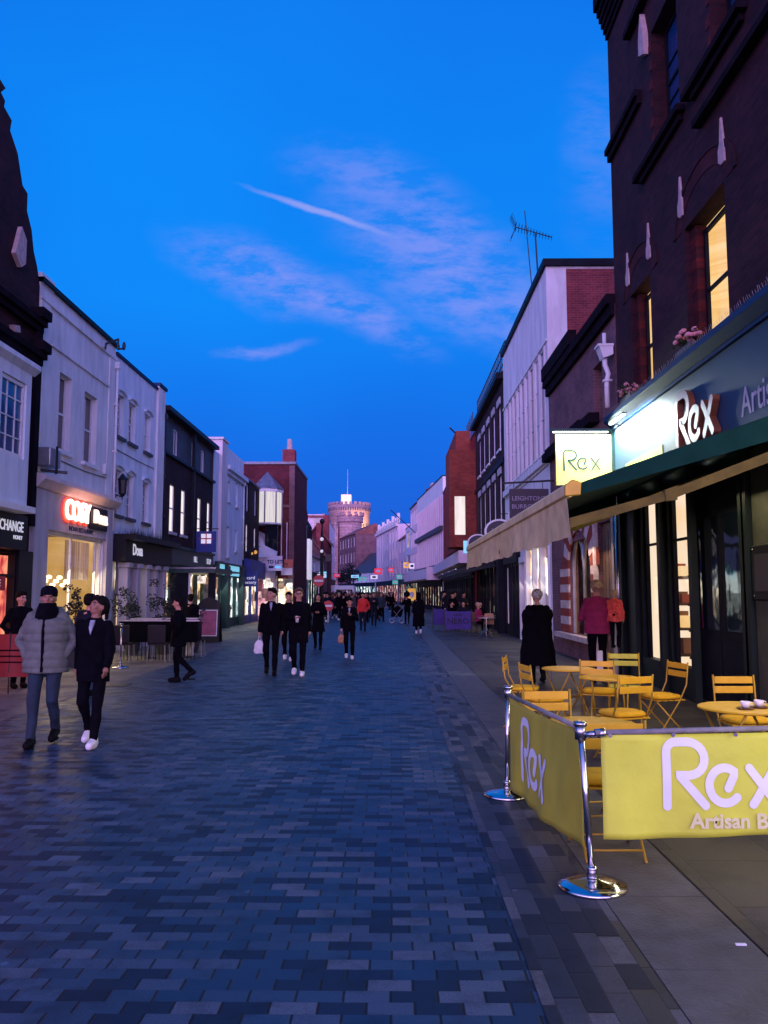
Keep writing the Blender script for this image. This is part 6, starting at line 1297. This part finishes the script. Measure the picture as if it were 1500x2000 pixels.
def person(lab, x, y, rot, h=1.75, step=.0, arms=('down', 'down'), top='black_cloth', legs='black_cloth', shoe='black_shoe', hair='short', hairm='hair_dark', skin='skin', coat=.86, bulk=1.0, vox=.012, inner=None, head=(0, 0), disp=None, build=1.0, face=True, lean=0, cloak=False, group=None, extra=None, kneeb=None, turn=0):
    k = h / 1.75; P = empty('person', (x, y, 0), lab, 'person', group)
    def j(*p): return tuple(c * k for c in p)
    lf, rf = -step, step              # forward is -y
    def leg(s, st):
        kb = .03 + (.10 if st > 0 else 0); ft = (.085 * s, st, .09 + (.05 if st > 0 else 0))
        return [(.09 * s, lean * .0, .92), (.095 * s, st * .42 - kb, .50), ft]
    legL, legR = leg(-1, rf), leg(1, lf)
    if kneeb: legL, legR = kneeb
    ld = -lean
    def up(p): return (p[0], p[1] + ld * (p[2] - .95) , p[2])
    sh = {-1: up((-.160, .0, 1.395)), 1: up((.160, .0, 1.395))}; AR = {}
    for s, a in zip((-1, 1), arms):
        S_ = sh[s]
        if a == 'down': AR[s] = [S_, up((.215 * s, .02, 1.12)), up((.225 * s, -.05, .88))]
        elif a == 'swing': AR[s] = [S_, up((.215 * s, .11, 1.14)), up((.215 * s, .07, .90))]
        elif a == 'swingf': AR[s] = [S_, up((.215 * s, -.06, 1.13)), up((.215 * s, -.20, .93))]
        elif a == 'pocket': AR[s] = [S_, up((.30 * s, .06, 1.14)), up((.175 * s, -.05, .95))]
        elif a == 'front': AR[s] = [S_, up((.25 * s, -.02, 1.14)), up((.06 * s, -.24, 1.16))]
        elif a == 'phone': AR[s] = [S_, up((.22 * s, -.04, 1.13)), up((.05 * s, -.30, 1.25))]
        else: AR[s] = [S_] + [up(q) for q in a]
    hy, hp = head; hc = Vector(up((0, -.01, 1.50))); RM = Matrix.Rotation(R(hy), 3, 'Z') @ Matrix.Rotation(R(hp), 3, 'X')
    def H(p): v = RM @ (Vector(p) - Vector((0, -.01, 1.50))) + hc; return (v.x * k, v.y * k, v.z * k)
    b = MB()   # body: one continuous surface
    b.loft([(z * k, cx * k, (cy + ld * (z - .95)) * k, rx * k * build, ry * k * build) for z, cx, cy, rx, ry in ((.84, 0, 0, .10, .08), (.93, 0, 0, .15, .10), (1.1, 0, 0, .13, .09), (1.3, 0, 0, .16, .10), (1.40, 0, 0, .155, .085), (1.46, 0, 0, .08, .06))])
    b.limb([j(*up((0, .01, 1.42))), H((0, -.005, 1.55))], [.058 * k, .052 * k])
    b.ell(H((0, .005, 1.635)), tuple(c * k for c in (.076, .096, .106)), 20, 14, rot=RM); b.ell(H((0, -.03, 1.578)), tuple(c * k for c in (.056, .062, .062)), 16, 10, rot=RM); b.ell(H((0, -.062, 1.545)), tuple(c * k for c in (.026, .022, .020)), 10, 8, rot=RM)
    b.limb([H((0, -.088, 1.635)), H((0, -.112, 1.592))], [.011 * k, .016 * k], 8); b.ell(H((0, -.082, 1.652)), tuple(c * k for c in (.058, .016, .012)), 12, 8, rot=RM)
    for s in (-1, 1): b.ell(H((.078 * s, .008, 1.612)), tuple(c * k for c in (.012, .022, .034)), 8, 8, rot=RM); b.ell(H((.040 * s, -.066, 1.598)), tuple(c * k for c in (.022, .022, .022)), 8, 8, rot=RM)
    for lg in (legL, legR):
        b.limb([j(*q) for q in lg], [.072 * k, .050 * k, .036 * k]); b.limb([j(*lg[2]), j(lg[2][0], lg[2][1] - .07, .045 + max(0, lg[2][2] - .09) * .8)], [.028 * k, .018 * k])
    for s in (-1, 1):
        A = [Vector(j(*q)) for q in AR[s]]; d = (A[2] - A[1]).normalized(); b.limb([tuple(q) for q in A], [.044 * k, .036 * k, .026 * k])
        pm = A[2] + d * .055 * k; side = Vector((0, 1, 0)) if abs(d.y) < .7 else Vector((1, 0, 0)); side = (side - d * side.dot(d)).normalized(); nr = d.cross(side)
        b.ell(tuple(pm), (.036 * k, .040 * k, .040 * k), 10, 8); cu = -nr * s if abs(d.z) > .5 else nr
        for fi in range(4):
            o_ = side * (.030 - .020 * fi) * k; l_ = (.066, .076, .072, .058)[fi] * k; p0 = A[2] + d * .085 * k + o_
            b.limb([tuple(p0), tuple(p0 + d * l_ * .5 + cu * .006), tuple(p0 + d * l_ * .85 + cu * .022)], [.0095 * k, .0085 * k, .0075 * k], 7)
        p0 = A[2] + d * .03 * k + side * .034 * k; b.limb([tuple(p0), tuple(p0 + d * .035 * k + side * .024 * k), tuple(p0 + d * .062 * k + side * .026 * k)], [.012 * k, .010 * k, .009 * k], 7)
    remeshed(b, 'body', skin, min(vox, .009), P, 2)
    if face:
        for s in (-1, 1): e = MB(); e.ell(H((.030 * s, -.083, 1.630)), tuple(c * k for c in (.013, .008, .006)), 8, 6, rot=RM); e.build('eye', 'dark_eye', P, True, local=True); e = MB(); e.tube([H((.014 * s, -.093, 1.650)), H((.034 * s, -.096, 1.655)), H((.052 * s, -.084, 1.648))], .0045 * k, 6); e.build('eyebrow', hairm if hairm != 'beanie' else 'hair_dark', P, True, local=True)
        e = MB(); e.ell(H((0, -.092, 1.572)), tuple(c * k for c in (.022, .008, .007)), 10, 6, rot=RM); e.build('mouth', 'lips', P, True, local=True)
    t = MB()   # trousers
    for lg in (legL, legR): t.limb([j(*q) for q in (lg[0], lg[1], (lg[2][0], lg[2][1], lg[2][2] + .02))], [.094 * k * build, .066 * k, .052 * k])
    t.loft([(z * k, 0, 0, rx * k * build, ry * k * build) for z, rx, ry in ((.80, .11, .09), (.90, .165, .12), (1.0, .16, .115), (1.03, .15, .11))]); remeshed(t, 'trousers', legs, vox, P, 2, wrinkle(.012, 7))
    for s, lg in ((-1, legL), (1, legR)):
        q = lg[2]; lift = max(0, q[2] - .09); tl = -.35 * lift / .05 * .09
        m_ = MB(); m_.limb([j(q[0], q[1] + .045, .050 + lift * 1.3), j(q[0], q[1] - .04, .058 + lift), j(q[0], q[1] - .145, .044 + lift * .3)], [.046 * k, .052 * k, .044 * k]); m_.limb([j(q[0], q[1] + .01, .07 + lift), j(q[0], q[1] + .01, .115 + lift)], [.050 * k, .048 * k]); m_.loft([((z + lift * .5) * k, q[0] * k, (q[1] - .045) * k, .045 * k, .13 * k) for z in (.002, .028)]); remeshed(m_, 'shoe', shoe, .009, P, 1)
    c = MB()   # coat or jacket
    B = bulk; rows = [(coat, .175 * B + (.05 if coat < .6 else 0) * 1, .125 * B + (.05 if coat < .6 else 0)), (min(.95, coat + .1) if coat > .6 else .8, .18 * B, .13 * B), (1.10, .162 * B, .118 * B), (1.28, .178 * B, .128 * B), (1.37, .168 * B, .108 * B), (1.43, .115 * B ** .8, .080), (1.485, .072 * B ** .5, .07)]
    c.loft([(z * k, 0, ld * max(0, z - .95) * k, rx * k * build, ry * k * build) for z, rx, ry in rows], 28)
    for s in (-1, 1):
        A = [Vector(j(*q)) for q in AR[s]]; A[2] = A[2] - (A[2] - A[1]).normalized() * .01; c.limb([tuple(q) for q in A], [.062 * k * B ** .7, .052 * k * B ** .7, .044 * k * B ** .7])
    if cloak: c.loft([(.32 * k, 0, 0, .26 * k, .20 * k), (.8 * k, 0, 0, .24 * k, .18 * k), (1.2 * k, 0, 0, .22 * k, .15 * k)], 28)
    remeshed(c, 'coat' if coat < .75 else 'jacket', top, vox, P, 3, disp or wrinkle(.017, 6))
    if inner: m_ = MB(); m_.prism([j(*up(q)) for q in ((-.026, -.080 * B, 1.46), (.026, -.080 * B, 1.46), (.022, -.131 * B, 1.38), (0, -.143 * B, 1.29), (-.022, -.131 * B, 1.38))], (0, .05, 0)); m_.build('shirt', inner, P, local=True)
    hm = MB()
    def he(cn, rd, n=16): hm.ell(H(cn), tuple(q * k for q in rd), n, 12, rot=RM)
    if hair in ('short', 'crop'): he((0, .024, 1.680), (.090, .102, .088)); he((0, .05, 1.63), (.085, .068, .080)); he((0, -.048, 1.728), (.066, .058, .036))
    elif hair == 'long':
        he((0, .022, 1.672), (.090, .098, .084)); he((0, .06, 1.60), (.092, .06, .12))
        for s in (-1, 1): hm.limb([H((.078 * s, .0, 1.66)), H((.095 * s, .01, 1.54)), H((.11 * s, -.02, 1.40))], [.030 * k, .034 * k, .024 * k], 10)
        hm.limb([H((0, .08, 1.62)), H((0, .10, 1.48)), H((0, .11, 1.34))], [.06 * k, .07 * k, .05 * k], 12)
    elif hair == 'tied': he((0, .024, 1.678), (.092, .104, .090)); he((0, .05, 1.62), (.088, .06, .09)); he((0, -.045, 1.722), (.066, .052, .034)); he((0, .10, 1.66), (.045, .05, .05)); hm.limb([H((0, .12, 1.64)), H((0, .15, 1.52))], [.035 * k, .02 * k], 8)
    elif hair == 'beanie': he((0, .012, 1.685), (.094, .112, .088)); he((0, .01, 1.655), (.096, .112, .030))
    elif hair == 'afro': he((0, .02, 1.70), (.17, .16, .17)); he((0, .02, 1.80), (.09, .09, .09))
    elif hair == 'curly':
        he((0, .03, 1.672), (.108, .112, .105))
        for q in range(46):
            a = random.random() * 6.28; e_ = random.uniform(-.5, 1.5); he((.085 * math.cos(a) * math.cos(e_), .025 + .095 * math.sin(a) * math.cos(e_) + .02, 1.645 + .09 * math.sin(e_)), (.026, .026, .026), 8) if math.sin(a) > -.4 or e_ > .5 else None
        he((0, .035, 1.66), (.088, .095, .09))
    elif hair == 'hood': he((0, .02, 1.655), (.105, .11, .118)); hm.limb([H((0, .05, 1.6)), j(*up((0, .05, 1.46)))], [.09 * k, .10 * k])
    remeshed(hm, 'hood' if hair == 'hood' else ('hat' if hair == 'beanie' else 'hair'), hairm, .008, P, 1, wrinkle(.006, 30) if hair != 'afro' else wrinkle(.02, 25))
    P.rotation_euler = (0, 0, R(rot + turn)); HANDS[P.name] = {q: Vector(j(*AR[q][2])) for q in AR}; HEADS[P.name] = H; return P

def carried_bag(P, s, mat, lab, big=1.0, nm='carrier_bag'):
    Mz = Matrix.Rotation(P.rotation_euler.z, 3, 'Z'); hnd = Vector(P.location) + Mz @ (HANDS[P.name][s] + Vector((0, 0, -.06)))
    r = empty(nm, tuple(hnd), lab, 'bag'); m = MB(); c = hnd + Vector((0, 0, -.30 * big)); m.loft([(c.z - .17 * big, c.x, c.y, .12 * big, .04), (c.z - .10 * big, c.x, c.y, .15 * big, .06), (c.z + .06 * big, c.x, c.y, .12 * big, .05), (c.z + .15 * big, c.x, c.y, .05, .02)], 16)
    remeshed(MBoff(m, hnd), 'bag_body', mat, .012, r, 1, wrinkle(.012, 14))
    m = MB()
    for t in (-.03, .03): m.tube([(c.x + t, c.y, c.z + .12 * big), (hnd.x + t * .3, hnd.y, hnd.z + .0)], .006, 5)
    m.build('handle', mat, r); return r
def MBoff(m, o):
    q = MB(); q.v = [v - o for v in m.v]; q.f = m.f; q.m = m.m; return q
# couple on the left
p1 = person('person in a light grey puffer jacket, black beanie and jeans, hands in pockets', -3.93, 9.40, 8, 1.77, -.17, ('pocket', 'pocket'), 'puffer_grey', 'denim', 'black_shoe', 'beanie', 'beanie', 'skin_tan', .80, 1.34, .010, disp=puff, build=1.05, head=(8, -6))
m = MB(); m.loft([(1.40, 0, -.03, .13, .12), (1.49, 0, -.03, .125, .12), (1.585, 0, -.035, .088, .10)], 20); remeshed(m, 'scarf', 'black_cloth', .012, p1, 2, wrinkle(.012, 20))
m = MB(); m.tube([(.13 * math.cos(t), .03 + .12 * math.sin(t), 1.475 + .03 * math.sin(t)) for t in [math.pi * (-.12 + 1.24 * q / 14) for q in range(15)]], .048, 10); m.ell((0, .13, 1.46), (.13, .07, .09)); remeshed(m, 'hood', 'puffer_grey', .012, p1, 2, wrinkle(.012, 14))
m = MB(); m.tube([(0, -.178, .82), (0, -.170, 1.10), (0, -.180, 1.28), (0, -.140, 1.40)], .018, 6); m.build('zip', 'black_cloth', p1, local=True)
m = MB()
for s_ in (-1, 1): m.box(s_ * .09 - .045, s_ * .09 + .045, -.25, .07, .0, .022)
p2 = person('person in a long black coat and white trainers looking up beside the grey puffer jacket', -3.38, 9.38, 2, 1.67, .18, ('swing', 'swingf'), 'black_cloth', 'black_cloth', 'white_shoe', 'tied', 'hair_dark', 'skin_tan', .74, 1.16, .010, inner='shirt_cloth', build=.94, head=(-38, -16))
# others near left
person('person in a black jacket with a small badge standing behind the red barrier', -6.72, 14.9, 40, 1.72, .0, ('pocket', 'pocket'), 'black_cloth', 'black_cloth', hair='short', bulk=1.15, head=(20, 0))
person('person in a dark jacket and jeans walking away behind the grey puffer jacket', -5.0, 13.6, 175, 1.68, .1, ('down', 'down'), 'navy_cloth', 'blue_jeans', hair='short', bulk=1.1)
person('person in dark clothes striding to the left in profile before the terrace', -4.08, 15.82, -88, 1.62, .26, ('pocket', 'pocket'), 'black_cloth', 'black_cloth', 'black_shoe', 'short', 'hair_dark', 'skin', .74, 1.25, .012, lean=.05, kneeb=([(-.09, 0, .92), (-.095, -.06, .50), (-.085, -.04, .09)], [(.09, 0, .92), (.095, .04, .50), (.085, .30, .22)]))
person('person in pale trousers and white shoes half hidden behind the profile walker', -5.45, 22.3, 180, 1.66, .12, ('down', 'down'), 'black_cloth', 'grey_cloth' if 'grey_cloth' in MAT else 'white_cloth', 'white_shoe', bulk=1.1)
# central group
p3 = person('tall bearded person in a dark jacket and light shirt carrying a white bag', -2.53, 17.31, 5, 1.80, .13, ('down', 'swing'), 'black_cloth', 'black_cloth', 'black_shoe', 'short', 'hair_dark', 'skin', .84, 1.06, .010, inner='shirt_cloth', head=(-35, 0))
carried_bag(p3, -1, 'carrier_bag', 'white plastic bag in the hand of the tall bearded person', .85)
p4 = person('person with glasses in a long dark coat and white shoes holding a drink', -1.93, 17.10, 3, 1.80, .10, ('front', 'swing'), 'black_cloth', 'black_cloth', 'white_shoe', 'crop', 'hair_brown', 'skin', .66, 1.12, .010, inner=None, head=(6, 0))
H_ = HEADS[p4.name]; m = MB()
for s_ in (-1, 1): m.tube([H_((.031 * s_ + .026 * math.cos(t), -.106, 1.630 + .020 * math.sin(t))) for t in [2 * math.pi * q / 12 for q in range(13)]], .0035, 5); m.tube([H_((.057 * s_, -.104, 1.635)), H_((.080 * s_, .0, 1.635))], .003, 4)
m.tube([H_((-.006, -.11, 1.634)), H_((.006, -.11, 1.634))], .003, 4); m.build('glasses', 'black_metal', p4, local=True)
cx_ = Vector(p4.location) + Matrix.Rotation(p4.rotation_euler.z, 3, 'Z') @ (HANDS[p4.name][-1] + Vector((.05, -.04, -.02)))
m = MB(); m.lathe([(0, cx_.z - .07), (.030, cx_.z - .07), (.040, cx_.z + .05), (.041, cx_.z + .055), (0, cx_.z + .055)], (cx_.x, cx_.y), 16); tag(m.build('paper_cup', 'white_paint', None, True), 'white paper cup in the hand of the person with glasses', 'cup')
person('person in black walking between the two tall ones, one white trainer showing', -2.62, 20.9, 4, 1.72, .16, ('down', 'down'), 'black_cloth', 'black_cloth', 'white_shoe', 'short', vox=.014)
person('person with long dark hair in a black coat, hands together, beyond the glasses wearer', -2.24, 25.1, 0, 1.68, .10, ('front', 'front'), 'black_cloth', 'black_cloth', 'black_shoe', 'long', coat=.55, vox=.014)
p5 = person('person in a dark v neck coat looking down at a phone, white trainers', -1.10, 21.45, 2, 1.58, .12, ('down', 'phone'), 'black_cloth', 'black_cloth', 'white_shoe', 'tied', coat=.80, vox=.012, inner='shirt_cloth', head=(10, 12))
carried_bag(p5, -1, 'tan_bag', 'small tan bag carried by the person looking at a phone', .7)
person('person in a bright red jacket walking behind the phone user', -1.30, 37.2, 5, 1.72, .10, ('down', 'pocket'), 'red_cloth', 'navy_cloth', 'black_shoe', 'short', bulk=1.15, vox=.02, face=False)
person('person in dark clothes alone in mid street right of the red jacket', -.93, 43.0, 2, 1.74, .08, ('phone', 'phone'), 'navy_cloth', 'navy_cloth', 'black_shoe', 'short', vox=.02, face=False)
p6 = person('person in a long dark robe and white shoes seen from behind, right of the lane', 1.12, 34.5, 178, 1.72, .08, ('down', 'down'), 'black_cloth', 'black_cloth', 'white_shoe', 'hood', 'black_cloth', coat=.35, cloak=True, vox=.02, face=False)
person('person with large round dark hair pushing a pushchair on the right', .85, 45.5, 178, 1.68, .08, ('front', 'front'), 'black_cloth', 'black_cloth', 'black_shoe', 'afro', vox=.022, face=False)
r = empty('pushchair', (.35, 46.6, 0), 'dark pushchair beside the person with large round hair', 'pushchair'); m = MB(); m.prism([(-.05, 46.6, .35), (.55, 46.6, .35), (.65, 46.6, .75), (.35, 46.6, 1.0), (.0, 46.6, .8)], (0, .5, 0)); m.build('seat', 'black_cloth', r, bevel=.05)
for x in (.0, .55):
    for y in (46.6, 47.1): m = MB(); m.tube([(x + .13 * math.cos(t), y, .14 + .13 * math.sin(t)) for t in [2 * math.pi * q / 14 for q in range(15)]], .02, 5); m.build('wheel', 'grey_metal', r)
m = MB(); m.tube([(.0, 46.6, .14), (.6, 46.6, .9), (.75, 46.6, 1.05)], .015, 5); m.tube([(.55, 46.6, .14), (.1, 46.6, .7)], .015, 5); m.build('frame', 'grey_metal', r)
# right side
pl = person('grey haired person in a long black coat walking away beside the bistro tables', 2.76, 15.7, 182, 1.75, .05, ('down', 'down'), 'black_cloth', 'black_cloth', 'black_shoe', 'curly', 'hair_grey', 'skin', .34, 1.50, .012, head=(8, 12), lean=-.06, face=False, build=1.12)
hh = Vector(pl.location) + Matrix.Rotation(pl.rotation_euler.z, 3, 'Z') @ HANDS[pl.name][-1]
m = MB(); m.tube([(hh.x + .04, hh.y + .02, .0), (hh.x + .02, hh.y, hh.z - .02)], .012, 8); m.tube([(hh.x - .03, hh.y - .05, hh.z), (hh.x + .03, hh.y + .03, hh.z)], .015, 8); tag(m.build('walking_stick', 'steel'), 'pale walking stick held by the grey haired person', 'walking stick')
pm = person('tall person in a magenta padded jacket holding a small child', 3.95, 15.9, 178, 1.93, .04, ('down', [(.26, -.10, 1.10), (.10, -.28, 1.10)]), 'magenta_cloth', 'black_cloth', 'black_shoe', 'curly', 'hair_blond', 'skin', .84, 1.30, .012, face=False, head=(0, 8), disp=puff)
pc = person('small child in a coral fluffy coat carried on the arm of the magenta jacket', 4.30, 15.72, 150, 1.10, .03, ('down', 'front'), 'coral_cloth', 'black_cloth', 'black_shoe', 'tied', 'hair_blond', 'skin', .80, 1.22, .010, face=False, disp=wrinkle(.03, 16))
pc.location.z = .66; pc.location.x = 4.24
r = tag(MB().box(3.86, 3.97, 15.62, 15.66, .10, .62).build('white_bag', 'white_paint', bevel=.02), 'narrow white paper bag standing before the magenta jacket', 'bag')
# seated cafe guests
def seated(x, y, rot, lab, top, legs='black_cloth', hair='short', hm='hair_dark'):
    kn = ([(-.09, 0, .50), (-.11, -.42, .50), (-.10, -.42, .09)], [(.09, 0, .50), (.11, -.42, .50), (.10, -.36, .09)])
    P = empty('person', (x, y, 0), lab, 'person', 'seated cafe guests'); b = MB(); dz = -.42
    b.loft([(z + dz, 0, 0, rx, ry) for z, rx, ry in ((.84, .16, .13), (.95, .17, .13), (1.1, .15, .11), (1.3, .18, .12), (1.40, .17, .10), (1.47, .08, .07))])
    for s_ in (-1, 1): b.limb([(.185 * s_, 0, .98), (.25 * s_, -.05, .72), (.12 * s_, -.32, .76)], [.065, .052, .042])
    remeshed(b, 'jacket', top, .022, P, 2)
    b = MB()
    for lg in kn: b.limb(lg, [.09, .068, .05])
    remeshed(b, 'trousers', legs, .022, P, 1); b = MB(); b.ell((0, 0, 1.20), (.078, .095, .11), 14, 10); b.limb([(0, 0, 1.02), (0, 0, 1.15)], [.05, .05]); b.ell((.12, -.35, .77), (.04, .05, .03)); b.ell((-.12, -.35, .77), (.04, .05, .03)); b.limb([(0, -.09, 1.2), (0, -.11, 1.17)], [.012, .014]); remeshed(b, 'body', 'skin', .014, P, 1)
    b = MB(); b.ell((0, .02, 1.235), (.09, .10, .09), 14, 10); (hair == 'long') and b.ell((0, .06, 1.14), (.09, .06, .14), 12, 10); remeshed(b, 'hair', hm, .014, P, 1)
    P.rotation_euler = (0, 0, R(rot)); return P
seated(3.55, 33.9, 60, 'seated guest in a dark red top at the nearest cafe table', 'magenta_cloth', hm='hair_blond'); seated(3.9, 36.4, 20, 'seated guest in a black jacket against the cafe wall', 'black_cloth'); seated(3.3, 38.0, -10, 'seated guest with long hair under the dark awning', 'navy_cloth', hair='long'); seated(2.7, 37.2, 30, 'seated guest behind the purple banner', 'black_cloth')
for k, (x, y) in enumerate(((3.0, 40.5), (3.6, 41.2), (3.3, 43.5), (2.8, 44.5))):
    person(('standing guest leftmost in the dark group under the cafe awnings', 'standing guest nearest the cafe wall in the dark group', 'standing guest farther back in the dark group', 'standing guest at the back of the dark cafe group')[k], x, y, 30 * k, 1.7 + .03 * k, .03, ('down', 'front'), ('black_cloth', 'navy_cloth')[k % 2], 'black_cloth', vox=.03, face=False)
# distant crowd: a few figures, copied
protos = []
cfg = [('black_cloth', 'black_cloth', 'black_shoe', 'short', 'hair_dark', .84), ('navy_cloth', 'denim', 'white_shoe', 'beanie', 'beanie', .80), ('black_cloth', 'denim', 'black_shoe', 'long', 'hair_dark', .55), ('teal_cloth', 'black_cloth', 'black_shoe', 'long', 'hair_brown', .82), ('navy_cloth', 'black_cloth', 'white_shoe', 'short', 'hair_brown', .60), ('navy_cloth', 'denim', 'black_shoe', 'hood', 'black_cloth', .82), ('black_cloth', 'black_cloth', 'white_shoe', 'tied', 'hair_blond', .84), ('dusty_cloth', 'black_cloth', 'black_shoe', 'short', 'hair_brown', .80)]
LC = 'distant pedestrian in dark clothes in the crowd far down the street'
n = 0; KC.clear()
xs = []
while len(xs) < 135:
    Y = random.choice([random.uniform(48, 70), random.uniform(60, 100), random.uniform(80, 135)]); lo, hi = (-4.6, -.6) if Y < 70 else ((-5.6, .4) if Y < 100 else (-7.0, .2))
    X = random.uniform(lo, hi)
    if all((X - a) ** 2 + (Y - b) ** 2 > .8 for a, b in xs) and not (-5.8 < X < -2.6 and 71 < Y < 79) and abs(X + .9) + abs(Y - 43) > 3: xs.append((X, Y))
xs.sort(key=lambda q: q[1])
for (X, Y) in xs:
    i = n % len(cfg); c_ = cfg[i]
    if n < len(cfg):
        o = person(LC, X, Y, random.choice((0, 0, 180)) + random.uniform(-25, 25), 1.72, .10 + .02 * i, (('down', 'down'), ('down', 'front'), ('pocket', 'pocket'))[i % 3], c_[0], c_[1], c_[2], c_[3], c_[4], 'skin', c_[5], 1.05, .03, face=False, group='crowd far down the street'); protos.append(o)
    else:
        o = copy_tree(protos[i]); o.location = (X, Y, 0); o.rotation_euler = (0, 0, R(random.choice((0, 180)) + random.uniform(-30, 30))); q = random.uniform(.92, 1.05); o.scale = (q, q, q)
    n += 1
